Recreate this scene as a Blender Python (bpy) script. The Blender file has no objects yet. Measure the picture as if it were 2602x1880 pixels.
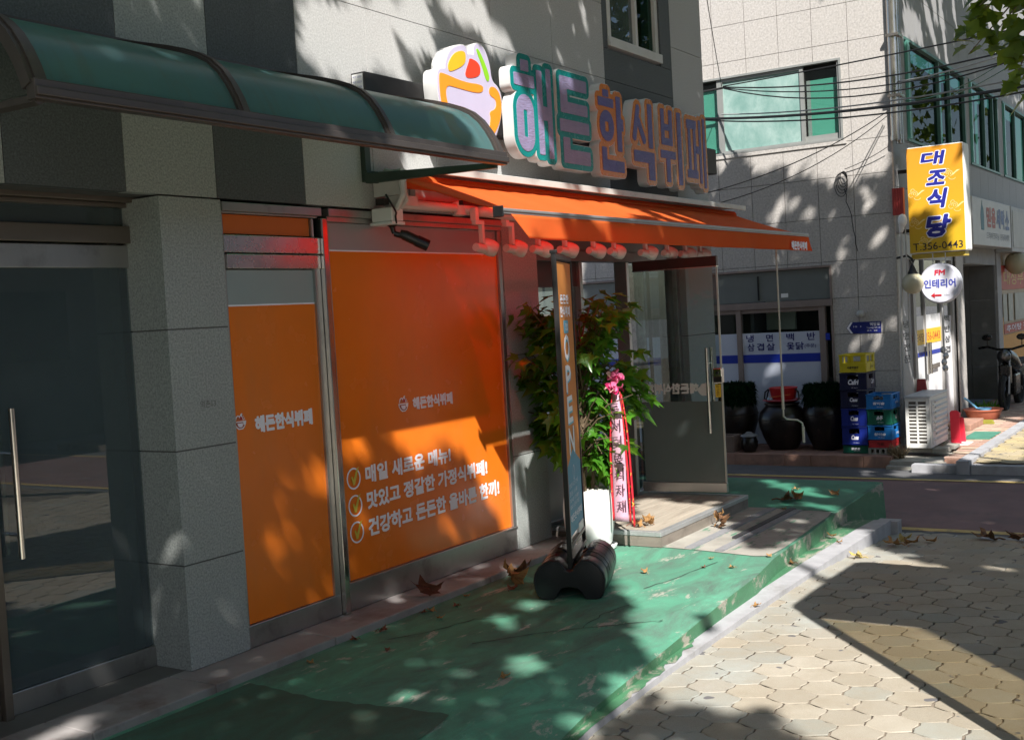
import bpy, bmesh, math, random
import numpy as np
from mathutils import Vector, Matrix
R = math.radians
rnd = random.Random(7)
SC = bpy.context.scene
COL = SC.collection

# ---------------------------------------------------------------- camera
YAW, PITCH, ROLL, CZ = R(32.83), R(2.7025), R(3.2477), 1.6
F_PX, REF_W, REF_H = 2968.9, 2602.0, 1880.0
cam = bpy.data.cameras.new('camera')
cam_ob = bpy.data.objects.new('camera', cam)
COL.objects.link(cam_ob)
SC.camera = cam_ob
cam.sensor_fit = 'HORIZONTAL'
cam.sensor_width = 36.0
cam.lens = F_PX / REF_W * 36.0
cam.clip_end = 500
fwd = Vector((math.cos(YAW) * math.cos(PITCH), math.sin(YAW) * math.cos(PITCH), -math.sin(PITCH)))
rgt = Vector((math.sin(YAW), -math.cos(YAW), 0))
upv = rgt.cross(fwd)
r2 = rgt * math.cos(ROLL) - upv * math.sin(ROLL)
u2 = upv * math.cos(ROLL) + rgt * math.sin(ROLL)
cam_ob.matrix_world = Matrix((
    (r2.x, u2.x, -fwd.x, 0), (r2.y, u2.y, -fwd.y, 0), (r2.z, u2.z, -fwd.z, CZ), (0, 0, 0, 1)))

# ---------------------------------------------------------------- world, sun, exposure
SUN = Vector((0.73, 0.64, -1.0)).normalized()          # direction light travels
w = bpy.data.worlds.new('World')
SC.world = w
w.use_nodes = True
nt = w.node_tree
sky = nt.nodes.new('ShaderNodeTexSky')
sky.sky_type = 'NISHITA'
sky.sun_disc = False
sky.sun_elevation = math.asin(-SUN.z)
sky.sun_rotation = math.atan2(-SUN.x, -SUN.y)
nt.links.new(sky.outputs[0], nt.nodes['Background'].inputs[0])
nt.nodes['Background'].inputs[1].default_value = 0.085
sun = bpy.data.lights.new('sun', 'SUN')
sun.energy = 5.0
sun.angle = R(0.53)
sun.color = (1.0, 0.96, 0.90)
sun_ob = bpy.data.objects.new('sun', sun)
COL.objects.link(sun_ob)
sun_ob.rotation_euler = SUN.to_track_quat('-Z', 'Y').to_euler()
SC.view_settings.view_transform = 'Standard'
SC.view_settings.look = 'None'
SC.view_settings.exposure = 0.92
SC.view_settings.gamma = 1.0
SC.cycles.use_denoising = True
SC.cycles.max_bounces = 8
SC.cycles.transparent_max_bounces = 16

# ---------------------------------------------------------------- helpers
class MB:
    """collects verts/faces for one mesh"""
    def __init__(s):
        s.v, s.f, s.m = [], [], []
    def add(s, vs, fs, m=0):
        b = len(s.v)
        s.v += [tuple(p) for p in vs]
        s.f += [tuple(i + b for i in f) for f in fs]
        s.m += [m] * len(fs)
        return s
    def box(s, x0, x1, y0, y1, z0, z1, m=0):
        x0, x1 = min(x0, x1), max(x0, x1); y0, y1 = min(y0, y1), max(y0, y1); z0, z1 = min(z0, z1), max(z0, z1)
        return s.add([(x0,y0,z0),(x1,y0,z0),(x1,y1,z0),(x0,y1,z0),(x0,y0,z1),(x1,y0,z1),(x1,y1,z1),(x0,y1,z1)],
              [(0,3,2,1),(4,5,6,7),(0,1,5,4),(1,2,6,5),(2,3,7,6),(3,0,4,7)], m)
    def prism(s, poly, axis, d0, d1, m=0, cap=True):
        """poly in the two other axes; extruded along axis"""
        n = len(poly)
        def mk(p, d):
            return (d,p[0],p[1]) if axis=='X' else (p[0],d,p[1]) if axis=='Y' else (p[0],p[1],d)
        vs = [mk(p,d0) for p in poly] + [mk(p,d1) for p in poly]
        fs = [(i,(i+1)%n,n+(i+1)%n,n+i) for i in range(n)]
        if cap: fs += [tuple(range(n-1,-1,-1)), tuple(range(n,2*n))]
        return s.add(vs, fs, m)
    def tube(s, path, r, n=8, m=0, cap=True):
        path = [Vector(p) for p in path]
        rs = r if isinstance(r,(list,tuple)) else [r]*len(path)
        vs, fs = [], []
        prev = None
        for i,p in enumerate(path):
            t = (path[min(i+1,len(path)-1)]-path[max(i-1,0)]).normalized()
            a = prev if prev is not None else (Vector((0,0,1)) if abs(t.z)<.9 else Vector((1,0,0)))
            u = (a - t*a.dot(t)).normalized(); prev = u
            q = t.cross(u)
            for k in range(n):
                an = 2*math.pi*k/n
                vs.append(p + (u*math.cos(an)+q*math.sin(an))*rs[i])
        for i in range(len(path)-1):
            for k in range(n):
                fs.append((i*n+k, i*n+(k+1)%n, (i+1)*n+(k+1)%n, (i+1)*n+k))
        if cap:
            fs += [tuple(range(n-1,-1,-1)), tuple(range((len(path)-1)*n, len(path)*n))]
        return s.add(vs, fs, m)
    def lathe(s, prof, c, n=24, m=0, axis='Z', cap=True):
        """prof = [(radius, height)...] about axis through c"""
        vs, fs = [], []
        for r,h in prof:
            for k in range(n):
                a = 2*math.pi*k/n
                x,y = r*math.cos(a), r*math.sin(a)
                d = (x,y,h) if axis=='Z' else (h,x,y) if axis=='X' else (y,h,x)
                vs.append((c[0]+d[0], c[1]+d[1], c[2]+d[2]))
        for i in range(len(prof)-1):
            for k in range(n):
                fs.append((i*n+k, i*n+(k+1)%n, (i+1)*n+(k+1)%n, (i+1)*n+k))
        if cap:
            fs += [tuple(range(n-1,-1,-1)), tuple(range((len(prof)-1)*n, len(prof)*n))]
        return s.add(vs, fs, m)
    def sphere(s, c, r, sc=(1,1,1), n=16, m=0):
        prof = []
        h = n//2
        vs, fs = [], []
        for i in range(h+1):
            th = math.pi*i/h
            for k in range(n):
                a = 2*math.pi*k/n
                vs.append((c[0]+r*sc[0]*math.sin(th)*math.cos(a), c[1]+r*sc[1]*math.sin(th)*math.sin(a), c[2]+r*sc[2]*math.cos(th)))
        for i in range(h):
            for k in range(n):
                fs.append((i*n+k, (i+1)*n+k, (i+1)*n+(k+1)%n, i*n+(k+1)%n))
        return s.add(vs, fs, m)
    def xform(s, M):
        s.v = [tuple(M @ Vector(p)) for p in s.v]
        return s

def link(name, me, parent=None):
    o = bpy.data.objects.new(name, me)
    COL.objects.link(o)
    if parent is not None:
        o.parent = parent
        # meshes are written in world space: undo the parents' offset
        mw = Matrix.Identity(4)
        p = parent
        while p is not None:
            mw = Matrix.LocRotScale(p.location, p.rotation_euler, p.scale) @ mw
            p = p.parent
        if me is not None and getattr(me, 'transform', None):
            me.transform(mw.inverted())
    return o

def obj(name, mb, mats, parent=None, bevel=0, smooth=False, seg=2):
    me = bpy.data.meshes.new(name)
    me.from_pydata(mb.v, [], mb.f)
    mats = mats if isinstance(mats,(list,tuple)) else [mats]
    for m in mats: me.materials.append(m)
    if len(mats) > 1: me.polygons.foreach_set('material_index', mb.m)
    me.update()
    bm = bmesh.new(); bm.from_mesh(me)
    bmesh.ops.recalc_face_normals(bm, faces=bm.faces)
    bm.to_mesh(me); bm.free()
    if smooth:
        me.polygons.foreach_set('use_smooth', [True]*len(me.polygons))
        try: me.set_sharp_from_angle(angle=R(smooth if smooth is not True else 40))
        except Exception: pass
    o = link(name, me, parent)
    if bevel:
        b = o.modifiers.new('bevel','BEVEL'); b.width = bevel; b.segments = seg; b.limit_method='ANGLE'; b.angle_limit=R(40)
    return o

def tag(o, label=None, cat=None, group=None, kind=None):
    if label: o['label'] = label
    if cat: o['category'] = cat
    if group: o['group'] = group
    if kind: o['kind'] = kind
    return o

def thing(name, loc, label, cat, group=None):
    o = bpy.data.objects.new(name, None)
    COL.objects.link(o)
    o.location = loc
    o.empty_display_size = .1
    return tag(o, label, cat, group)

def structure(name, mb, mats):
    o = obj(name, mb, mats); o['kind'] = 'structure'; return o

def copy_tree(o, parent=None):
    c = o.copy(); COL.objects.link(c)
    if parent is not None: c.parent = parent
    for ch in list(o.children): copy_tree(ch, c)
    return c

# ---------------------------------------------------------------- materials
def new_mat(name):
    m = bpy.data.materials.new(name); m.use_nodes = True
    return m, m.node_tree, m.node_tree.nodes['Principled BSDF']

def N(t, typ, **kw):
    n = t.nodes.new(typ)
    for k,v in kw.items(): setattr(n,k,v)
    return n

def noise(t, scale, detail=4, rough=.55, stretch=None, dist=0):
    tc = N(t,'ShaderNodeTexCoord')
    src = tc.outputs['Object']
    if stretch:
        mp = N(t,'ShaderNodeMapping'); mp.inputs['Scale'].default_value = stretch
        t.links.new(src, mp.inputs[0]); src = mp.outputs[0]
    n = N(t,'ShaderNodeTexNoise'); n.inputs['Scale'].default_value = scale
    n.inputs['Detail'].default_value = detail; n.inputs['Roughness'].default_value = rough
    n.inputs['Distortion'].default_value = dist
    t.links.new(src, n.inputs['Vector'])
    return n.outputs[0]

def ramp(t, src, p0, p1):
    r = N(t,'ShaderNodeMapRange'); r.inputs[1].default_value = p0; r.inputs[2].default_value = p1
    t.links.new(src, r.inputs[0]); return r.outputs[0]

def mixc(t, fac, a, b):
    m = N(t,'ShaderNodeMix', data_type='RGBA')
    if hasattr(fac,'links'): t.links.new(fac, m.inputs[0])
    else: m.inputs[0].default_value = fac
    for s,i in ((a,6),(b,7)):
        if hasattr(s,'links'): t.links.new(s, m.inputs[i])
        else: m.inputs[i].default_value = (*s,1)
    return m.outputs[2]

def bump(t, p, src, strength=.2, dist=.01):
    b = N(t,'ShaderNodeBump'); b.inputs['Strength'].default_value = strength; b.inputs['Distance'].default_value = dist
    t.links.new(src, b.inputs['Height']); t.links.new(b.outputs[0], p.inputs['Normal'])

def M(name, c, rough=.5, metal=0, var=.12, scale=6, spec=.5, bmp=0, bscale=None, dirt=None, stretch=None, coat=0, trans=0):
    """plain material with gentle procedural variation"""
    m,t,p = new_mat(name)
    a = tuple(x*(1-var) for x in c); b = tuple(min(1,x*(1+var)) for x in c)
    n = noise(t, scale, 5, .6, stretch)
    col = mixc(t, ramp(t,n,.3,.7), a, b)
    if dirt:
        n2 = noise(t, dirt[1], 6, .65, dirt[4] if len(dirt)>4 else None)
        col = mixc(t, ramp(t,n2,dirt[2],dirt[3]), col, dirt[0])
    t.links.new(col, p.inputs['Base Color'])
    rn = noise(t, scale*3, 3)
    rr = N(t,'ShaderNodeMapRange'); rr.inputs[3].default_value = max(0,rough-.08); rr.inputs[4].default_value = min(1,rough+.1)
    t.links.new(rn, rr.inputs[0]); t.links.new(rr.outputs[0], p.inputs['Roughness'])
    p.inputs['Metallic'].default_value = metal
    p.inputs['Specular IOR Level'].default_value = spec
    p.inputs['Coat Weight'].default_value = coat
    if bmp:
        bump(t, p, noise(t, bscale or scale*8, 4), bmp)
    if trans:
        tr = N(t,'ShaderNodeBsdfTranslucent'); t.links.new(col, tr.inputs[0])
        mx = N(t,'ShaderNodeMixShader'); mx.inputs[0].default_value = trans
        t.links.new(p.outputs[0], mx.inputs[1]); t.links.new(tr.outputs[0], mx.inputs[2])
        t.links.new(mx.outputs[0], t.nodes['Material Output'].inputs[0])
    return m

def granite(name, base, lo, hi, big=.12, scale=100, bm=.12, stain=(.25,.24,.22), stain_at=(.62,.85)):
    m,t,p = new_mat(name)
    n1 = noise(t, scale, 3, .7)
    n2 = noise(t, scale*.35, 3, .6)
    sp = mixc(t, ramp(t,n1,.38,.62), lo, hi)
    sp = mixc(t, ramp(t,n2,.25,.95), sp, base)
    n3 = noise(t, 1.6, 6, .6, (1,1,.35))
    sp2 = mixc(t, ramp(t,n3,.2,.8), tuple(x*(1-big) for x in base), tuple(x*(1+big) for x in base))
    mm = N(t,'ShaderNodeMix', data_type='RGBA', blend_type='MULTIPLY'); mm.inputs[0].default_value = .0
    col = mixc(t, .42, sp, sp2)
    n4 = noise(t, 2.2, 8, .7, (1.5,1.5,.25))
    fac = N(t,'ShaderNodeMath', operation='MULTIPLY'); fac.inputs[1].default_value = .45
    t.links.new(ramp(t,n4,*stain_at), fac.inputs[0])
    col = mixc(t, fac.outputs[0], col, stain)
    t.links.new(col, p.inputs['Base Color'])
    p.inputs['Roughness'].default_value = .55
    p.inputs['Specular IOR Level'].default_value = .35
    bump(t, p, n1, bm, .004)
    return m

def glass(name, tint=(.6,.7,.7), refl=.9, mul=1.0, rough=.0, haze=0, haze_col=(.2,.25,.25)):
    m,t,p = new_mat(name)
    t.nodes.remove(p)
    tr = N(t,'ShaderNodeBsdfTransparent'); tr.inputs[0].default_value = (*tint,1)
    gl = N(t,'ShaderNodeBsdfGlossy'); gl.inputs['Roughness'].default_value = rough; gl.inputs[0].default_value = (refl,refl,refl,1)
    fr = N(t,'ShaderNodeFresnel'); fr.inputs[0].default_value = 1.5
    mu = N(t,'ShaderNodeMath', operation='MULTIPLY_ADD'); mu.inputs[1].default_value = mul; mu.inputs[2].default_value = .02
    t.links.new(fr.outputs[0], mu.inputs[0])
    geo = N(t,'ShaderNodeNewGeometry'); inv = N(t,'ShaderNodeMath', operation='SUBTRACT'); inv.inputs[0].default_value = 1
    t.links.new(geo.outputs['Backfacing'], inv.inputs[1])
    one = N(t,'ShaderNodeMath', operation='MULTIPLY'); t.links.new(mu.outputs[0], one.inputs[0]); t.links.new(inv.outputs[0], one.inputs[1])
    mx = N(t,'ShaderNodeMixShader')
    t.links.new(one.outputs[0], mx.inputs[0]); t.links.new(tr.outputs[0], mx.inputs[1]); t.links.new(gl.outputs[0], mx.inputs[2])
    out=mx.outputs[0]
    if haze:  # pale diffuse haze painted into the glass to lighten it
        df=N(t,'ShaderNodeBsdfDiffuse'); df.inputs[0].default_value=(*haze_col,1)
        fx=N(t,'ShaderNodeMapRange'); fx.inputs[3].default_value=haze*.5; fx.inputs[4].default_value=haze*1.4
        t.links.new(noise(t,1.6,5,.6,(.7,1,.5)),fx.inputs[0])
        m3=N(t,'ShaderNodeMixShader'); t.links.new(fx.outputs[0],m3.inputs[0]); t.links.new(out,m3.inputs[1]); t.links.new(df.outputs[0],m3.inputs[2]); out=m3.outputs[0]
    t.links.new(out, t.nodes['Material Output'].inputs[0])
    return m

G_LIGHT = granite('granite_light', (.325,.348,.335), (.14,.15,.145), (.53,.555,.545), bm=.05)
G_UP = granite('granite_pale', (.47,.47,.465), (.28,.28,.28), (.66,.655,.65), bm=.03)
G_DARK = granite('granite_dark', (.085,.094,.10), (.045,.05,.054), (.17,.185,.19), stain=(.05,.05,.05))
G_PINK = granite('granite_pink', (.45,.42,.39), (.26,.25,.24), (.60,.575,.56), scale=42, bm=.08, stain=(.42,.33,.26), stain_at=(.62,.9))
G_FAR2 = granite('granite_grey', (.33,.325,.33), (.22,.22,.225), (.42,.42,.43))
STEEL = M('stainless_steel', (.42,.41,.40), .33, .85, .1, 3, stretch=(1,1,.2), dirt=((.2,.19,.18),5,.55,.8))
STEEL2 = M('bright_steel', (.7,.69,.67), .18, 1, .05, 4)
BRONZE = M('bronze_metal', (.20,.17,.145), .4, .7, .12, 4, stretch=(.3,1,1))
BLACK = M('black_metal', (.012,.012,.013), .35, 0, .2)
BLACKR = M('black_plastic', (.014,.014,.018), .38, 0, .15, 4, bmp=.05, bscale=120, dirt=((.07,.065,.06),3,.55,.85))
WHITE = M('white_plastic', (.78,.78,.76), .4, 0, .04)
WHITEP = M('white_glazed_pot', (.82,.83,.82), .3, 0, .03, 3, dirt=((.6,.58,.53),4,.62,.85,(1,1,.2)))
GROUT = M('grout', (.10,.098,.095), .9)
DARKIN = M('dark_interior', (.035,.034,.032), .8)
ORANGE = M('orange_film', (.82,.19,.014), .24, 0, .05, 2.0, spec=.5, bmp=.02, bscale=5, dirt=((.70,.20,.035),3,.5,.85,(1,1,.3)))
LILAC = M('white_lettering', (.88,.86,.93), .5, 0, .03)
FROST = M('frosted_film', (.30,.36,.36), .35, 0, .05, 1.5)
GLASS_DK = glass('dark_glass', (.42,.50,.50), .9, 1.7, haze=.19, haze_col=(.26,.34,.37))
GLASS_CL = glass('clear_glass', (.80,.85,.84), .9, 1.3)
GLASS_GR = glass('green_glass', (.30,.50,.42), .33, 1.2)

# ---------------------------------------------------------------- lettering
FACE = {
 '-Y': Matrix(((1,0,0,0),(0,0,-1,0),(0,1,0,0),(0,0,0,1))),
 '-X': Matrix(((0,0,-1,0),(-1,0,0,0),(0,1,0,0),(0,0,0,1))),
 '+Y': Matrix(((-1,0,0,0),(0,0,1,0),(0,1,0,0),(0,0,0,1))),
}
def face_at(facing, o):
    m = FACE[facing].copy() if isinstance(facing,str) else facing.copy()
    m.translation = Vector(o); return m

def raw_text(s, off=0.0, res=3):
    cu = bpy.data.curves.new('t','FONT'); cu.body = s; cu.size = 1; cu.offset = off
    cu.fill_mode = 'BOTH'; cu.resolution_u = res
    o = bpy.data.objects.new('t',cu); COL.objects.link(o)
    me = bpy.data.meshes.new_from_object(o.evaluated_get(bpy.context.evaluated_depsgraph_get()))
    bpy.data.objects.remove(o); bpy.data.curves.remove(cu)
    return me

def text(name, s, width, height, facing, o, mat, parent=None, off=.012, slant=0, mirror=False, gap=None):
    """flat lettering fitted into width x height, lower left corner at o"""
    me = raw_text(s, off)
    co = np.array([v.co[:] for v in me.vertices])
    mn, mx = co.min(0), co.max(0)
    sx = width/(mx[0]-mn[0]) if width else None
    sy = height/(mx[1]-mn[1])
    if sx is None: sx = sy
    for v in me.vertices:
        x = (v.co.x-mn[0])*sx; y = (v.co.y-mn[1])*sy
        x += y*slant
        if mirror: x = width-x
        v.co = (x, y, 0)
    me.transform(face_at(facing, o))
    me.materials.clear(); me.materials.append(mat)
    me.name = name
    return link(name, me, parent)

def contours(D, iso):
    """marching squares on D[y,x]; inside = D<iso; returns closed loops of (x,y)"""
    H, Wd = D.shape
    ins = D < iso
    seg = {}
    code = ins[:-1,:-1]*1 + ins[:-1,1:]*2 + ins[1:,1:]*4 + ins[1:,:-1]*8
    ys, xs = np.nonzero((code > 0) & (code < 15))
    def ip(a, b, va, vb):
        t = (iso-va)/(vb-va); return (a[0]+(b[0]-a[0])*t, a[1]+(b[1]-a[1])*t)
    pts = {}
    def edge(e, x, y):
        if e == 0: k=('h',y,x); a,b=(x,y),(x+1,y)
        elif e == 1: k=('v',y,x+1); a,b=(x+1,y),(x+1,y+1)
        elif e == 2: k=('h',y+1,x); a,b=(x,y+1),(x+1,y+1)
        else: k=('v',y,x); a,b=(x,y),(x,y+1)
        if k not in pts: pts[k] = ip(a,b,D[a[1],a[0]],D[b[1],b[0]])
        return k
    T = {1:[(3,0)],2:[(0,1)],3:[(3,1)],4:[(1,2)],5:[(3,2),(1,0)],6:[(0,2)],7:[(3,2)],8:[(2,3)],9:[(2,0)],10:[(0,3),(2,1)],11:[(2,1)],12:[(1,3)],13:[(1,0)],14:[(0,3)]}
    for y,x in zip(ys.tolist(), xs.tolist()):
        for a,b in T[int(code[y,x])]:
            seg[edge(a,x,y)] = edge(b,x,y)
    loops = []
    while seg:
        k0, k = seg.popitem()
        lp = [k0]
        while k != k0 and k in seg:
            lp.append(k); k = seg.pop(k)
        if len(lp) > 3: loops.append([pts[q] for q in lp])
    return loops

def simplify(lp, tol):
    """drop nearly collinear points"""
    out = list(lp)
    ch = True
    while ch and len(out) > 4:
        ch = False; i = 0; res = []
        n = len(out); skip = False
        for i in range(n):
            if skip: res.append(out[i]); skip = False; continue
            a, b, c = out[i-1], out[i], out[(i+1)%n]
            dx, dy = c[0]-a[0], c[1]-a[1]; L = math.hypot(dx,dy) or 1e-9
            if abs((b[0]-a[0])*dy-(b[1]-a[1])*dx)/L < tol: ch = True; skip = True
            else: res.append(out[i])
        out = res
    return out

def fill_loops(loops, depth=0.0):
    """2-D filled (and extruded) mesh from loops, holes by even-odd"""
    cu = bpy.data.curves.new('f','CURVE'); cu.dimensions = '2D'; cu.fill_mode = 'BOTH'; cu.extrude = depth/2
    for lp in loops:
        sp = cu.splines.new('POLY'); sp.points.add(len(lp)-1)
        for p,q in zip(sp.points, lp): p.co = (q[0],q[1],0,1)
        sp.use_cyclic_u = True
    o = bpy.data.objects.new('f',cu); COL.objects.link(o)
    me = bpy.data.meshes.new_from_object(o.evaluated_get(bpy.context.evaluated_depsgraph_get()))
    bpy.data.objects.remove(o); bpy.data.curves.remove(cu)
    return me

def plate(name, loops, depth, facing, o, mat, parent=None, front=0.0):
    """extruded plate from 2-D loops; its front face lies `front` m in front of o"""
    me = fill_loops(loops, depth)
    me.transform(Matrix.Translation((0,0,front-depth/2)))
    me.transform(face_at(facing,o))
    me.materials.clear(); me.materials.append(mat); me.name = name
    return link(name, me, parent)

def bold(name, s, width, height, weight, facing, o, mat, parent=None, px=44, round_=.25, slant=0, mirror=False, shear=0):
    """heavy lettering: glyphs thickened by `weight` (fraction of the height)"""
    me = raw_text(s, 0, 2)
    co = np.array([v.co[:] for v in me.vertices])[:, :2]
    mn, mx = co.min(0), co.max(0)
    pad = weight*height
    sx = (width-2*pad)/(mx[0]-mn[0]); sy = (height-2*pad)/(mx[1]-mn[1])
    co = (co-mn)*[sx,sy] + pad
    g = height/px
    nx, ny = int(width/g)+7, int(height/g)+7
    X, Y = np.meshgrid((np.arange(nx)-3)*g, (np.arange(ny)-3)*g)
    D = np.full(X.shape, 9.0)
    me.calc_loop_triangles()
    rad = pad+2.5*g
    for tri in me.loop_triangles:
        P = co[list(tri.vertices)]
        x0,y0 = P.min(0)-rad; x1,y1 = P.max(0)+rad
        i0,i1 = max(0,int(x0/g)+2), min(nx,int(x1/g)+5); j0,j1 = max(0,int(y0/g)+2), min(ny,int(y1/g)+5)
        if i1<=i0 or j1<=j0: continue
        xs, ys = X[j0:j1,i0:i1], Y[j0:j1,i0:i1]
        d = np.full(xs.shape, 9.0); sgn = []
        for k in range(3):
            ax,ay = P[k]; bx,by = P[(k+1)%3]
            ex,ey = bx-ax, by-ay; L2 = ex*ex+ey*ey+1e-12
            t = np.clip(((xs-ax)*ex+(ys-ay)*ey)/L2,0,1)
            d = np.minimum(d, np.hypot(xs-ax-t*ex, ys-ay-t*ey))
            sgn.append((xs-ax)*ey-(ys-ay)*ex)
        ins = ((sgn[0]>=0)&(sgn[1]>=0)&(sgn[2]>=0))|((sgn[0]<=0)&(sgn[1]<=0)&(sgn[2]<=0))
        d = np.where(ins, 0, d)
        D[j0:j1,i0:i1] = np.minimum(D[j0:j1,i0:i1], d)
    bpy.data.meshes.remove(me)
    loops = []
    for lp in contours(D, max(pad, .3*g)):
        lp = simplify(lp, .06)
        if len(lp) < 3: continue
        q = [((x-3)*g, (y-3)*g) for x,y in lp]
        q = [((width-x if mirror else x)+y*slant, y+x*shear) for x,y in q]
        loops.append(q)
    me = fill_loops(loops)
    me.transform(face_at(facing,o)); me.materials.clear(); me.materials.append(mat); me.name = name
    return link(name, me, parent)

def sdf_rect(X, Y, x0, y0, x1, y1, r=.0):
    cx, cy, hx, hy = (x0+x1)/2, (y0+y1)/2, abs(x1-x0)/2-r, abs(y1-y0)/2-r
    dx, dy = np.abs(X-cx)-hx, np.abs(Y-cy)-hy
    return np.hypot(np.maximum(dx,0), np.maximum(dy,0)) + np.minimum(np.maximum(dx,dy),0) - r

def sdf_seg(X, Y, ax, ay, bx, by, r):
    ex,ey = bx-ax,by-ay
    t = np.clip(((X-ax)*ex+(Y-ay)*ey)/(ex*ex+ey*ey),0,1)
    return np.hypot(X-ax-t*ex, Y-ay-t*ey)-r

def sdf_loops(strokes, w, h, iso, g=.005, pad=.09):
    nx, ny = int((w+2*pad)/g)+1, int((h+2*pad)/g)+1
    X, Y = np.meshgrid(np.arange(nx)*g-pad, np.arange(ny)*g-pad)
    D = np.full(X.shape, 9.0)
    for s in strokes:
        k = s[0]
        if k == 'r': d = sdf_rect(X,Y,s[1]*w,s[2]*h,s[3]*w,s[4]*h,.012)
        elif k == 'o':                       # upright oval block with a slit
            d = sdf_rect(X,Y,s[1]*w,s[2]*h,s[3]*w,s[4]*h,min(abs(s[3]-s[1])*w,abs(s[4]-s[2])*h)/2-.001)
            d = np.maximum(d, -sdf_rect(X,Y,s[5]*w,s[6]*h,s[7]*w,s[8]*h,.008))
        else: d = sdf_seg(X,Y,s[1]*w,s[2]*h,s[3]*w,s[4]*h,s[5])
        D = np.minimum(D,d)
    return [[(x*g-pad, y*g-pad) for x,y in simplify(lp,.05)] for lp in contours(D, iso)]

# ================================================================= SETTING: GROUND
def paint_mat(name, green, worn, stainc, wear=(.60,.66), stain=(.55,.8), scale=1.0, rough=.55):
    m,t,p = new_mat(name)
    n0 = noise(t, 1.1*scale, 6, .6)
    c = mixc(t, ramp(t,n0,.3,.7), tuple(x*.74 for x in green), tuple(x*1.12 for x in green))
    n1 = noise(t, 2.6*scale, 9, .72, (.7,1.6,1), .6)
    c = mixc(t, ramp(t,n1,*stain), c, stainc)
    n2 = noise(t, 4.5*scale, 10, .74, (.55,1.5,1), .4)
    c = mixc(t, ramp(t,n2,*wear), c, worn)
    n3 = noise(t, 30, 4, .7)
    c = mixc(t, ramp(t,n3,.68,.74), c, tuple(x*.8 for x in worn))
    n4 = noise(t, 160, 3, .7)
    mu = N(t,'ShaderNodeMath', operation='MULTIPLY'); mu.inputs[1].default_value=.25
    t.links.new(ramp(t,n4,.3,.8), mu.inputs[0])
    c = mixc(t, mu.outputs[0], c, (.02,.05,.04))
    t.links.new(c, p.inputs['Base Color'])
    rr = N(t,'ShaderNodeMapRange'); rr.inputs[3].default_value=rough-.15; rr.inputs[4].default_value=rough+.2
    t.links.new(n1, rr.inputs[0]); t.links.new(rr.outputs[0], p.inputs['Roughness'])
    p.inputs['Specular IOR Level'].default_value=.35
    ad=N(t,'ShaderNodeMath',operation='ADD'); t.links.new(n2,ad.inputs[0]); t.links.new(n4,ad.inputs[1])
    bump(t,p,ad.outputs[0],.4,.006)
    return m
P_GREEN = paint_mat('green_floor_paint', (.112,.362,.238), (.38,.39,.33), (.10,.175,.135), (.585,.63), (.40,.64), rough=.75)
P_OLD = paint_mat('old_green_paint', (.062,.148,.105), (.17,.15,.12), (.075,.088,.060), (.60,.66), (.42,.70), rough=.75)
P_STRIP = paint_mat('kerb_green_paint', (.072,.215,.110), (.36,.34,.28), (.06,.12,.07), (.535,.59))
P_TEAL = paint_mat('teal_floor_paint', (.055,.240,.155), (.30,.30,.25), (.03,.13,.09), (.68,.74))
CONC = M('worn_concrete', (.33,.315,.28), .8, 0, .18, 5, bmp=.15, dirt=((.08,.20,.13),7,.56,.66,(.5,1.5,1)))
KERB = M('granite_kerb', (.36,.36,.38), .75, 0, .12, 9, bmp=.15, bscale=140, dirt=((.2,.19,.18),4,.55,.8))
CONCD = M('grey_concrete', (.22,.215,.21), .85, 0, .15, 5, bmp=.15, dirt=((.12,.115,.11),3,.5,.75))
ROADM = M('maroon_asphalt', (.185,.110,.108), .82, 0, .16, 1.5, bmp=.35, bscale=90, dirt=((.125,.088,.088),2.2,.5,.72))
GUTTER = M('grey_asphalt', (.10,.10,.105), .85, 0, .15, 4, bmp=.3, bscale=90)
YLINE = M('yellow_road_paint', (.50,.36,.13), .7, 0, .15, 8, dirt=((.2,.16,.12),9,.58,.7))
BED = M('paver_joint_sand', (.19,.155,.12), .95, 0, .25, 12, dirt=((.06,.045,.035),9,.5,.58))
STONE = M('stone_sill', (.30,.28,.275), .7, 0, .12, 5, bmp=.1, bscale=150, dirt=((.19,.14,.13),3,.5,.7))

# far ground
mb = MB().box(-60,160,-80,80,-.9,-.42)
structure('ground', mb, CONCD)
# painted platform in front of the shop: top outline narrows toward the camera
edge = [(-3,1.55),(2.0,2.05),(4.13,2.40),(5.07,2.47),(5.87,2.50),(6.39,2.52),(6.9,2.60),(7.3,2.615),(7.9,2.66),(8.34,2.69),(9.0,2.72),(9.985,2.765)]
edge = [(x, y+rnd.uniform(-.012,.012)) for x,y in edge]
top = edge + [(9.985,4.6),(-3,4.6)]
ez=[-.075*min(1,max(0,(6.3-x)/1.9)) for x,y in edge]
ins=[(x,y+.34*min(1,max(0.03,(6.3-x)/1.9))) for x,y in edge]
mb = MB(); ne=len(edge)
tp=ins+[(9.985,4.6),(-3,4.6)]
mb.add([(x,y,0) for x,y in tp],[tuple(range(len(tp)))],0)
mb.add([(x,y,z) for (x,y),z in zip(edge,ez)]+[(x,y,0) for x,y in ins],[(i,i+1,ne+i+1,ne+i) for i in range(ne-1)],0)
foot=[(x,y-.022,-.42) for x,y in edge]
mb.add([(x,y,z) for (x,y),z in zip(edge,ez)]+foot,[(i,i+1,ne+i+1,ne+i) for i in range(ne-1)],1)
mb.add([(9.985,2.765,0),(9.985,4.6,0),(9.99,4.6,-.42),(9.99,2.747,-.42)],[(0,1,2,3)],1)
mb.add([(-3,1.55,-.05),(-3,4.6,0),(-3,4.6,-.42),(-3,1.53,-.42)],[(0,1,2,3)],1)
structure('painted_platform', mb, [P_GREEN, P_STRIP])
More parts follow.
